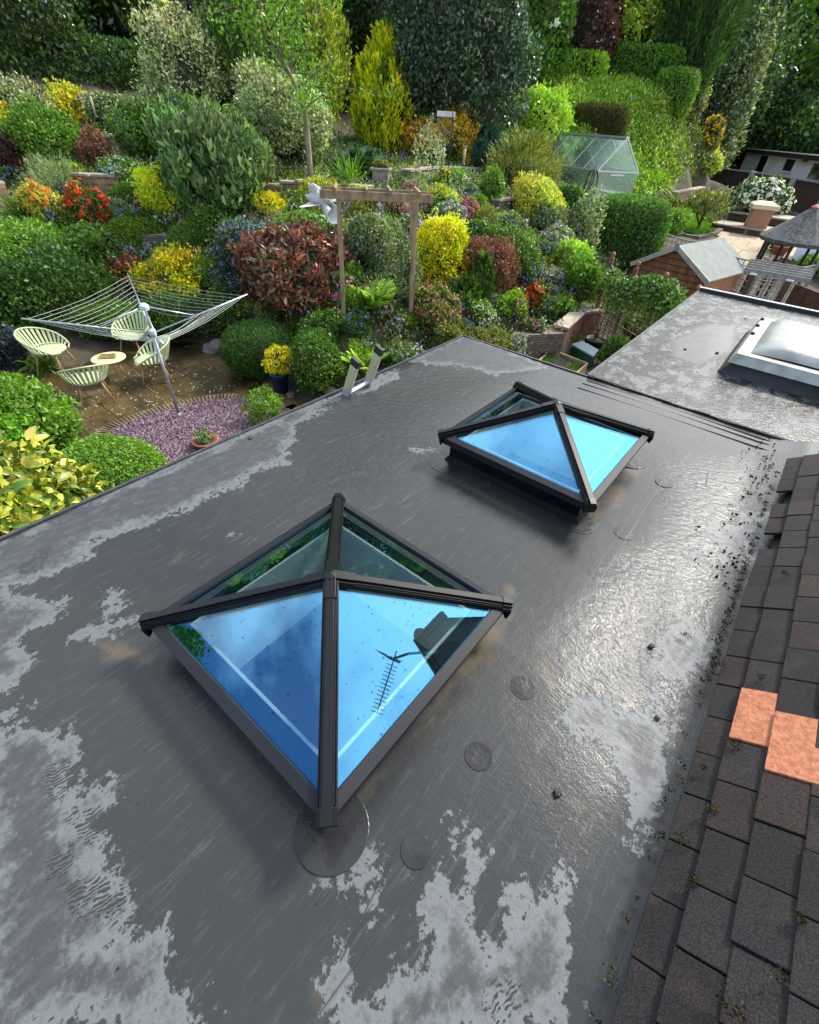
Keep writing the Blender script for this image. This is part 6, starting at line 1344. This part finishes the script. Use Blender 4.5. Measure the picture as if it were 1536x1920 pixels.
plant('cream variegated tree like shrub before the greenhouse hedge', 'shrub', (958,334,1062,432), S, 'yell', 6, K=26, wts=[.35,.2,.35,.1])
plant('grey leaved trailing shrub under the cream variegated one', 'shrub', (985,380,1060,450), S, 'grey', 6)
plant('white flecked green shrub in the middle right bed', 'shrub', (905,438,1005,548), S, 'mid', 6, K=30, fl='white', nf=50, flp=4)
plant('loose climbing rose with pale leaves beside the dark hedge', 'rose', (1055,372,1120,482), S, 'grey', 7, cover=1.3, core=.5, fl='pink', nf=20, flp=5)
plant('light green leafy clump under the loose climbing rose', 'shrub', (1030,455,1095,515), S, 'bright', 7)
plant('dark leylandii hedge block right of centre', 'hedge', (1112,372,1238,500), H, 'heath', 6, p=4.5, ry=.7, cover=3.2, jit=.6)
plant('clipped hedge sloping down in front of the greenhouse', 'hedge', (1034,350,1090,420), H, 'heath', 6, p=3, ry=.4)
plant('bright topped low hedge right below the greenhouse door', 'hedge', (1110,366,1228,402), H, 'fresh', 6, p=3, ry=.4)
plant('lavender clump with violet flowers near the spurge', 'lavender', (1010,506,1060,548), S, 'grey', 5, fl='lilac', nf=160, flp=5)
plant('bushy mixed green climber on the bank left of the trellis fence', 'shrub', (1058,478,1128,580), S, 'fresh', 7, K=30, wts=[.4,.2,.4], fl='white', nf=14, flp=5)
plant('pink thrift flowers hanging over the stone wall', 'perennial', (975,598,1008,640), S, 'mid', 5, fl='magenta', nf=110, flp=5)
plant('white alyssum edging beside the pink thrift', 'perennial', (1000,600,1018,640), S, 'grey', 5, fl='white', nf=90, flp=4)
plant('mauve trailing flowers along the wall edge', 'perennial', (948,628,985,662), S, 'grey', 5, fl='lilac', nf=110, flp=5)
plant('dark heather mound right of the patio', 'shrub', (424,606,552,716), H, 'heath', 5, p=2.3, asp=.3, wts=[.2,.7,.1])
plant('clover leaved green mound beside the blue pot', 'shrub', (540,628,642,748), S, 'mid', 6, K=30, asp=.85, wts=[.5,.2,.3])
plant('orange red flowering plant above the dark heather mound', 'perennial', (526,598,596,640), S, 'mid', 5, fl='red', nf=120, flp=6)
plant('purple pansy and pink flower patch at the roof corner', 'perennial', (728,648,800,690), S, 'mid', 5, fl='lilac', nf=150, flp=6)
plant('pink daphne near the purple pansies', 'perennial', (722,640,760,676), S, 'mid', 5, fl='rose', nf=110, flp=5)
plant('bright moss cushion at the foot of the right pergola post', 'ground cover plant', (722,580,782,622), H, 'moss', 5, p=2)
plant('blue flowered clump at the foot of the left pergola post', 'perennial', (644,584,702,632), S, 'mid', 5, fl='blue', nf=120, flp=5)
plant('small bush of dull green twigs behind the roof corner', 'shrub', (800,600,880,668), S, 'olive', 6)
plant('grey green flowering bush just above the roof corner', 'shrub', (868,618,955,672), S, 'olive', 6, fl='rose', nf=30, flp=5)
plant('climbing silvery shrub beside the right pergola post', 'shrub', (746,440,786,590), S, 'grey', 6, cover=1.2, core=.4, fl='pink', nf=10, flp=8)
plant('arching grey green hebe with lilac flowers inside the pergola', 'shrub', (655,400,730,520), S, 'grey', 6, K=24, fl='lilac', nf=70, flp=5)
plant('upright green ferns at the top of the rock steps', 'fern', (690,385,750,440), 'frond', 'fresh', 6, K=22, droop=.15)
plant('dark green low shrub behind the golden bush', 'shrub', (868,415,930,470), S, 'mid', 6, fl='lilac', nf=30, flp=5)
plant('lilac flowering bush under the stone wall ledge', 'shrub', (920,398,985,450), S, 'grey', 6, fl='lilac', nf=60, flp=5)
plant('green leafy bush left of the heather bush', 'shrub', (895,320,945,392), S, 'fresh', 6)
plant('pale variegated shrub at the right of the pergola beam', 'shrub', (795,350,850,412), S, 'yell', 6)
plant('small grey leaved twiggy sapling in front of the golden orange hedge', 'sapling', (776,232,836,352), S, 'euc', 6, cover=.35, core=0, trunk=False, K=16)
plant('dark green bush left of the stone planter', 'shrub', (620,320,660,372), S, 'mid', 6)
plant('mixed green shrub between the ceanothus and the patio', 'shrub', (380,545,480,625), S, 'mid', 7, fl='orange', nf=26, flp=7)
plant('lime green young shrub beside the dryer arm', 'shrub', (400,520,455,590), S, 'bright', 7)
plant('cream and green shrub at the tip of the dryer arm', 'shrub', (430,550,478,602), S, 'yell', 6)
plant('small leaved green shrub under the dryer lines', 'shrub', (150,560,260,650), S, 'mid', 6, fl='white', nf=12, flp=6)
plant('dark leafy shrub behind the rear sage chair', 'shrub', (270,560,400,655), S, 'laurel', 6, wts=[.4,.3,.2,.1])
plant('navy blue green ceanothus at the left edge behind the chairs', 'shrub', (-60,618,38,700), S, 'navy', 6, K=24)
plant('strappy green agapanthus beside the far left chair', 'grass clump', (36,625,108,700), 'blades', 'fresh', 7, K=90, lob=.4, asp=.06, droop=.55)
plant('bright green clump under the dark left shrub', 'perennial', (140,500,215,560), S, 'mid', 7, fl='pale', nf=14, flp=6)
plant('mossy green shrub on the ledge left of the ceanothus', 'shrub', (318,480,420,560), H, 'moss', 5, p=2)
plant('green cushion plant below the lime yellow globe', 'perennial', (320,420,400,485), H, 'heath', 5, p=2)
plant('low green shrub right of the stone ledges', 'shrub', (350,395,430,470), S, 'mid', 6)
plant('white flowered perennial at the foot of the large grey green shrub', 'perennial', (195,392,262,425), S, 'grey', 6, fl='white', nf=22, flp=5)
plant('brown twiggy heath beside the red azalea', 'shrub', (105,378,150,430), S, 'olive', 6)
plant('lemon variegated ivy trailing at the right of the path', 'shrub', (480,560,532,620), S, 'olive', 6)
plant('young bright green shrub on the patio side of the photinia', 'shrub', (575,590,650,660), S, 'mid', 7, fl='white', nf=10, flp=7)
# around the lawn and the lower right
plant('small gnarled tree with sparse leaves on the lawn', 'tree', (1288,352,1356,436), S, 'olive', 6, zc=.62, cover=1.2, core=.35, trunk=True, K=22, base=None, name='tree')
plant('round white flowering viburnum against the brown panels', 'shrub', (1378,342,1472,416), S, 'dark', 6, fl='white', nf=700, flp=7, flband=.15)
plant('white flowers in front of the annexe windows', 'shrub', (1452,308,1500,338), S, 'mid', 5, fl='white', nf=26, flp=5)
plant('pale yellow flowering shrub behind the end of the brown panels', 'shrub', (1296,284,1348,325), S, 'yell', 6, fl='white', nf=110, flp=5)
plant('silvery shrub right of the pale yellow flowering one', 'shrub', (1342,278,1385,322), S, 'grey', 6)
plant('orange tipped low bush at the lawn corner', 'shrub', (1228,368,1276,405), S, 'olive', 5, fl='orange', nf=30, flp=4)
plant('green ferny bush on the near side of the lawn', 'shrub', (1228,395,1292,440), S, 'fresh', 6)
plant('clumps of long bright grass on the bank beside the greenhouse', 'grass clump', (1195,285,1262,352), 'blades', 'bright', 8, K=300, lob=.4, asp=.03, droop=.5)
plant('green shrub inside the greenhouse', 'shrub', (1075,270,1108,345), S, 'mid', 6, cover=1)
plant('leafy pot plant under the thatched shelter', 'shrub', (1446,440,1474,476), S, 'laurel', 6)
plant('small green bush at the right frame edge near the arbour', 'shrub', (1500,478,1560,520), S, 'fresh', 6)
# foreground left and pots
plant('pale green privet hedge at the left edge of the patio', 'hedge', None, S, 'fresh', 11, K=60, lob=.26, wts=[.4,.35,.25], tmpl='l', asp=.5, cover=3.0, world=(-8.05, .35, 0.0, 1.75, 1.05, 6.1), ry=1.1, zc=.5)
plant('neat round box bush beside the slate bed', 'shrub', None, H, 'fresh', 6, p=2.1, asp=.75, cover=3.4, wts=[.4,.4,.2], jit=.9, world=(-6.0, 1.25, 0.0, 1.12, .72, 5.7))
plant('large yellow leaved foreground shrub under the roof edge', 'shrub', None, S, [s2l(q) for q in [(172,178,56),(132,152,46),(84,116,38),(198,196,90)]], 27, K=30, lob=.34, tmpl='l', asp=.46, updir=.1, jit=.8, mat=LEAFG, cover=3.0, droop=.2, world=(-4.75, -.15, 0.0, 2.05, 1.0, 4.3))
plant('small rose bush growing by the slate bed', 'rose', (455,738,520,806), S, 'fresh', 7, cover=1.1, core=.3, K=16)
def in_pot(label, cat, p, z0, r, h, pal, L, K=14, cover=2.6, core=.75, name='potted_shrub', **kw):
    NPL[0] += 1; rs = np.random.default_rng(900+NPL[0]); t = thing(name, label, cat, (p[0], p[1], z0)); rr = np.array([r, r, h/2]); n_ = int(cover*4*math.pi*r*r/(L*L*.3)); q, nr = surf(n_, rr, 2, 0, K, .42, rs); n_ = len(q); c = np.array([p[0], p[1], z0+h/2])
    leaves('foliage', t, LEAF, q+c, unit(nr*.5+rs.normal(size=(n_, 3))*.7+np.array([0, 0, .3])), nr+rs.normal(size=(n_, 3))*.5, L*rs.uniform(.7, 1.2, n_), .6, pick(PAL[pal], n_)); 
    if core: core_mesh('shade_core', t, c, rr, 2, 0, core)
in_pot('golden leaved bush growing in the blue pot', 'shrub', BPOT, BPOT[2]+.38, .27, .52, 'gold', .055)
in_pot('tiny grey green plant in the terracotta bowl', 'plant', TPOT, TPOT[2]+.12, .13, .18, 'grey', .05, K=8, cover=1.3, core=.3)
in_pot('small succulent plant in the stone planter', 'plant', SPOT, SPOT[2]+.46, .20, .14, 'olive', .07, K=8, core=.4)
# sprouts in the planter
def strip(name, label, pts2, z, L, pal, cat, droop=.2, asp=.08, tm='b', up=1.2):
    rs = np.random.default_rng(77); n_ = len(pts2); pos = np.concatenate([pts2, np.full((n_, 1), z)], 1); d = unit(rs.normal(size=(n_, 3))*.5+np.array([0, 0, up])); o = leaves(name, None, LEAF, pos, d, rs.normal(size=(n_, 3)), L*rs.uniform(.6, 1.2, n_), asp, pick(PAL[pal], n_), tm, droop); return tag(o, label, cat)
RB = [np.array(v[:2]) for v in rb]; ce = sum(RB)/4; inn = [ce+(v-ce)*.88 for v in RB]
def quadpts(a, b, c, d, n_): u_, v_ = rng.random((2, n_, 1)); return (a*(1-u_)+b*u_)*(1-v_)+(d*(1-u_)+c*u_)*v_
strip('onion_sprouts', 'row of thin green onion sprouts along the right of the timber planter', quadpts(inn[3]*.9+inn[0]*.1, inn[2], inn[2]*.75+inn[1]*.25, inn[3]*.7+inn[0]*.3, 160), .24, .17, 'mid', 'vegetables')
strip('salad_plants', 'small round leaved seedlings along the left of the timber planter', quadpts(inn[0], inn[1], inn[1]*.8+inn[2]*.2, inn[0]*.75+inn[3]*.25, 420), .25, .05, 'mid', 'vegetables', 0, .7, 'r', .4)
# ivy over the trellis
def ivy():
    t = thing('ivy', 'green ivy tumbling over the top of the trellis fence', 'climber', (F1[0], F1[1], 1.2)); rs = np.random.default_rng(21); n_ = 6500; u_ = rs.random(n_)**.75; base = F1[None, :2]*(1-u_[:, None])+(F3+np.array([.45, -.3, 0]))[None, :2]*u_[:, None]
    hgt = 1.95-.15*np.sin(u_*9)-np.abs(rs.normal(size=n_))*(.16+.20*np.sin(u_*5+.5)**2+.38*u_); nrm_ = unit(np.array([-(F3-F1)[1], (F3-F1)[0], 0])); pos = np.concatenate([base, np.maximum(hgt, .3)[:, None]], 1)+nrm_*rs.normal(size=(n_, 1))*.13
    leaves('foliage', t, LEAFG, pos, rs.normal(size=(n_, 3))+np.array([0, 0, -.5]), nrm_*-1+rs.normal(size=(n_, 3))*.6+np.array([0, 0, .5]), .085*rs.uniform(.6, 1.3, n_), .75, pick(PAL['mid']+PAL['fresh'][:1], n_))
ivy()
plant('low green shrub behind the edge of the far flat roof', 'shrub', (1168,588,1250,660), S, 'mid', 7, base=0.0)
plant('leafy shrub filling the corner beside the far flat roof edge', 'shrub', (1125,640,1180,700), S, 'mid', 7, base=0.0)
# ---------------- many small perennials between the shrubs; members of a group look alike
def fillers():
    r0 = random.Random(17); kinds = [('lilac', 'grey', 'small lilac flowered clump among the rockery shrubs', 24), ('pink', 'mid', 'small pink flowered clump among the rockery shrubs', 18), ('white', 'fresh', 'small white flowered clump among the rockery shrubs', 16), ('blue', 'mid', 'small blue flowered clump among the rockery shrubs', 16), ('magenta', 'grey', 'small magenta flowered clump among the rockery shrubs', 14), ('yellow', 'fresh', 'small yellow flowered clump among the rockery shrubs', 9), ('rose', 'olive', 'small rose tinted clump among the rockery shrubs', 14)]
    P2 = np.array([(20,330),(150,300),(430,340),(640,360),(900,340),(1060,400),(1110,480),(1090,560),(960,640),(740,640),(560,560),(300,560),(150,520),(20,470)], float)
    for fl_, pl_, lab, cnt in kinds:
        k = 0
        while k < cnt:
            a_, b_ = r0.uniform(20, 1110), r0.uniform(300, 650)
            if poly_sd(P2, np.array([a_]), np.array([b_]))[0] < 0: continue
            s_ = r0.uniform(15, 27); plant(lab, 'perennial', (a_-s_, b_-s_*1.5, a_+s_, b_+s_*.4), S, pl_, 6, K=9, lob=.5, cover=1.9, core=.5, fl=fl_, nf=int(s_*5), flp=5.5, flband=.3, name='flowering_clump', group='small '+fl_+' clumps in the rockery'); k += 1
    for pl_, lab, cnt in [('fresh', 'loose bright green leafy clump between the rockery shrubs', 14), ('grey', 'loose grey leaved clump between the rockery shrubs', 12), ('olive', 'loose olive leaved clump between the rockery shrubs', 10)]:
        k = 0
        while k < cnt:
            a_, b_ = r0.uniform(20, 1110), r0.uniform(300, 650)
            if poly_sd(P2, np.array([a_]), np.array([b_]))[0] < 0: continue
            s_ = r0.uniform(14, 26); plant(lab, 'perennial', (a_-s_, b_-s_*1.7, a_+s_, b_+s_*.4), S, pl_, 8, K=8, lob=.55, cover=1.5, core=.4, asp=.3, updir=.8, name='leafy_clump', group='loose '+pl_+' clumps in the rockery'); k += 1
fillers()
# ---------------- ground cover
def scatter_cover():
    rs = np.random.default_rng(55); reg = [(20,700),(100,640),(250,640),(430,655),(560,650),(660,720),(800,690),(980,680),(1110,640),(1160,500),(1240,470),(1240,380),(1180,330),(1050,300),(900,290),(700,270),(400,240),(200,230),(-60,230),(-100,500)]
    poly = [at(a, b) for a, b in reg]; pts2 = in_poly_points(poly, 17000); pt = [np.array(p[:2]) for p in pat]; ok = ~inside(pt, pts2[:, 0], pts2[:, 1]); pts2 = pts2[ok]; n0 = len(pts2)
    nzv = np.sin(pts2[:, 0]*1.3+2)+np.sin(pts2[:, 1]*1.7)+np.sin(pts2[:, 0]*.6-pts2[:, 1]*.9+1); cls = np.clip(((nzv+3)/6*6).astype(int), 0, 5); pls = ['mid', 'fresh', 'olive', 'grey', 'laurel', 'heath']
    m = 13; kk = np.repeat(np.arange(n0), m); rr = rs.uniform(.06, .2, n0)*np.where(rs.random(n0) < .2, 1.7, 1); off = rs.normal(size=(len(kk), 3))*(rr[kk]*.6)[:, None]; off[:, 2] = np.abs(off[:, 2]); pos = np.concatenate([pts2, gz(pts2[:, 0], pts2[:, 1])[:, None]], 1)[kk]+off
    cl = np.zeros((len(kk), 3))
    for i, pn in enumerate(pls): k = cls[kk] == i; cl[k] = pick(PAL[pn], k.sum())
    tag(leaves('rockery_ground_cover', None, LEAF, pos, unit(off+rs.normal(size=off.shape)*.06+np.array([0, 0, .05])), rs.normal(size=off.shape)*.5+np.array([0, 0, 1.]), rs.uniform(.05, .10, len(kk)), .5, cl), 'low mixed plants between the shrubs', kind='stuff')
    f = rs.random(n0) < .15; fp = pts2[f]; m = 9; kk = np.repeat(np.arange(len(fp)), m); off = rs.normal(size=(len(kk), 3))*.07; off[:, 2] = np.abs(off[:, 2])+.12; pos = np.concatenate([fp, gz(fp[:, 0], fp[:, 1])[:, None]], 1)[kk]+off; fc = ['white', 'lilac', 'pink', 'blue', 'yellow', 'pale', 'rose', 'lilac']; ch = rs.integers(0, 8, len(fp)); cl = np.array([FLW[fc[c]][0] for c in ch])[kk]*rs.uniform(.9, 1.05, (len(kk), 1))
    tag(leaves('small_garden_flowers', None, PETAL, pos, rs.normal(size=off.shape), np.tile([0, 0, 1.], (len(kk), 1))+rs.normal(size=off.shape)*.3, .045, .9, cl), 'tiny flowers dotted through the beds', kind='stuff')
    # green bank; shade on its right side painted as darker leaf colours
    bk = [at(a, b) for a, b in [(1010,262),(1050,300),(1210,380),(1250,365),(1300,350),(1345,300)]]; far = [(lambda d: np.array([d[0]/np.linalg.norm(d[:2])*D_, d[1]/np.linalg.norm(d[:2])*D_, 0]))(ray(a, 160)) for a, D_ in [(1340,41),(1240,40),(1120,38),(1000,36)]]
    pts2 = in_poly_points(bk+far, 90000); n_ = len(pts2); z_ = gz(pts2[:, 0], pts2[:, 1]); dk = proj_x(pts2, z_); wt = np.clip((dk-1215)/70, 0, 1); A = pick(PAL['bright'][:2]+PAL['yell'][:2]+PAL['fresh'], n_); B_ = pick(PAL['olive']+PAL['mid'], n_); k = rs.random(n_) < wt; cl = np.where(k[:, None], B_, A); cl[rs.random(n_) < .02] = FLW['white'][0]
    tag(leaves('bank_vegetation', None, LEAF, np.concatenate([pts2, z_[:, None]], 1)+np.abs(rs.normal(size=(n_, 3)))*np.array([0, 0, .16])+rs.normal(size=(n_, 3))*.08, rs.normal(size=(n_, 3))*.6+np.array([0, 0, .9]), rs.normal(size=(n_, 3))+np.array([0, -1, .4]), rs.uniform(.09, .20, n_), .5, cl), 'leafy growth covering the steep bank', kind='stuff')
def proj_x(p2, z_):
    v = np.stack([p2[:, 0], p2[:, 1], z_-CAMZ], 1) @ RC.T; return 768+F_PX*v[:, 0]/v[:, 2]
scatter_cover()
# lawn blades
lw = in_poly_points([at(a, b) for a, b in [(1225,392),(1300,382),(1345,405),(1352,432),(1310,442),(1250,425)]], 9000); z_ = gz(lw[:, 0], lw[:, 1])+.03
tag(leaves('lawn_grass', None, LEAF, np.concatenate([lw, z_[:, None]], 1), rng.normal(size=(len(lw), 3))*.5+np.array([0, 0, 1.]), rng.normal(size=(len(lw), 3)), .10, .25, pick(PAL['fresh'], len(lw))), 'short mown grass', kind='stuff')

# ================================================================== roof litter and moss, chimney behind the camera
MOSSM = foliage_mat('moss', .9, .1, .1)
def moss(name, label, centres, kind='stuff', n_=26, sz=.012, sp=.02):
    cs = np.array(centres); kk = np.repeat(np.arange(len(cs)), n_); rs = np.random.default_rng(len(cs)); off = rs.normal(size=(len(kk), 3))*sp*rs.uniform(.5, 1.2, len(cs))[kk][:, None]; off[:, 2] = np.abs(off[:, 2])*.6; pl = [s2l(q) for q in [(52,50,28),(66,62,32),(38,34,24),(84,80,40),(26,22,18)]]
    return tag(leaves(name, None, MOSSM, cs[kk]+off, rs.normal(size=off.shape)+np.array([0, 0, .6]), rs.normal(size=off.shape), sz*rs.uniform(.6, 1.4, len(kk)), .6, pick(pl, len(kk))), label, kind=kind)
cs = []
y = -.6
while y < 3.5:
    dens = 1.0 if (1.5 < y < 2.55) else (.35 if y < 1.5 else .6)
    if random.random() < dens: cs.append((.412+random.uniform(-.012, .012), y, RZ+.075+random.uniform(-.01, .015)))
    y += .022
moss('gutter_moss', 'moss and grit caught along the lower edge of the tiles', cs, n_=26, sz=.0085, sp=.009)
cs = []
for (a, b) in [(1278,1573),(1332,1517),(1375,1395),(1285,1190),(1470,1075),(1420,1010),(1385,1900),(1320,1440),(1425,1270),(1300,1650),(1455,1830),(1500,1720),(1355,1880),(1350,1245)]:
    d = ray(a, b); A_ = np.array([.497, 0, CAMZ-1.535+.018]); t_ = ((A_-np.array([0, 0, CAMZ])) @ np.array(tn))/(d @ np.array(tn)); p = d*t_+np.array([0, 0, CAMZ]); cs.append(tuple(p))
moss('tile_moss', 'small moss tufts growing in the tile joints', cs, n_=70, sz=.007, sp=.010)
for i, (a, b, r, lab) in enumerate([(1185,1640,.016,'mossy clod low down beside the tile edge'),(1203,1672,.02,'wet dark clod beneath the mossy clod'),(1232,1346,.012,'small round moss clod near the bright orange tiles'),(1195,1560,.010,'tiny moss clod inside a pale drying ring'),(1172,1745,.014,'shiny wet leaf clod low on the roof edge'),(1405,925,.02,'flat moss clump left of the far end of the tiles'),(1410,893,.014,'dark pebble left of the top tile course'),(1222,1212,.015,'dark moss clod on the glittering wet patch'),(1045,1487,.017,'dark pebble beside the reddish stain'),(1285,655,.015,'dark debris left of the puddle on the far roof'),(1345,662,.018,'dark debris inside the puddle on the far roof'),(1398,598,.02,'black clip beside the dome skylight'),(470,822,.02,'dark round spot of debris near the roof edge')]):
    p = onz(a, b, RZ+.004 if b > 800 else RZ+.014); bm = bmesh.new(); bmesh.ops.create_icosphere(bm, subdivisions=2, radius=1)
    for v in bm.verts: k = 1+.3*math.sin(v.co.x*5+i)*math.cos(v.co.y*4+i*2); v.co = Vector((v.co.x*r*k, v.co.y*r*.75*k, v.co.z*r*.5*k))
    me = bpy.data.meshes.new('moss_clod'); bm.to_mesh(me); bm.free(); o = link_mesh('moss_clod', me, P('wet_clod', (.03, .028, .018), .35, col2=(.07, .06, .03), vscale=60, bump=.8, bscale=90), None, True); o.location = (p[0], p[1], p[2]+r*.25); o.rotation_euler = (0, 0, i); tag(o, lab, 'debris', 'debris on the flat roofs')
gp = np.stack([rng.uniform(.0, .40, 500), rng.uniform(2.2, 4.1, 500)], 1); gp = gp[(gp[:, 0] > .4-np.abs(rng.normal(size=500))*.10)]
tag(chips('roof_grit', gp, RZ+.004+np.clip((gp[:, 0]-.25)/.3, 0, 1)**2*.07, .014, pick([s2l(q) for q in [(40,34,24),(60,50,34),(26,22,18)]], len(gp)), MOSSM, .4), 'crumbs of moss and grit by the tiles', kind='stuff')
ch = thing('chimney_stack', 'brick chimney with aerial seen mirrored in the nearest glass pyramid', 'chimney', (0, 0, 0))
# chimney and aerial: stand on the house roof to the right, seen only as a reflection
CHX, CHY, CHB, CHT = 2.9, 4.75, 0.6, 9.0
m_ = MB(); m_.box((CHX, CHY, (CHB+CHT)/2-.5), (.75, .75, CHT-CHB+1)); m_.build('stack', REDBRICK, ch)
m_ = MB(); m_.box((CHX, CHY, CHT+.05), (.85, .85, .1)); m_.box((CHX, CHY, CHT+.15), (.95, .95, .1)); m_.build('corbel', REDBRICK, ch)
for s in (-1, 1):
    m_ = MB(); m_.lathe([(.14, 0), (.12, .4), (.15, .42), (.15, .5), (.12, .5)], (CHX+s*.22, CHY, CHT+.2), 14); m_.build('chimney_pot', TERRA, ch)
m_ = MB(); q0 = Vector((2.6, 3.9, 9.6)); m_.tube([(2.8, 4.4, 8.8), (2.72, 4.2, 9.5), tuple(q0)], .03, 8); m_.build('mast', ALU, ch)
m_ = MB(); q1 = Vector((3.15, 2.95, 9.6)); dr_ = (q1-q0).normalized(); m_.tube([q0-dr_*.15, q1], .014, 6); sdv = Vector((0, 0, 1)).cross(dr_).normalized()
for k in range(13): q = q0.lerp(q1, .14+k*.07); m_.tube([q-sdv*.14, q+sdv*.14], .008, 4)
for s in (-1, 1):
    for k in range(6): q = q0+dr_*(.05-.02*k)+sdv*s*.04*k+Vector((0, 0, .05*k)); m_.tube([q-sdv*.16, q+sdv*.16], .006, 4)
m_.build('aerial', P('aerial_grey', (.2, .2, .2), .5, .5), ch)
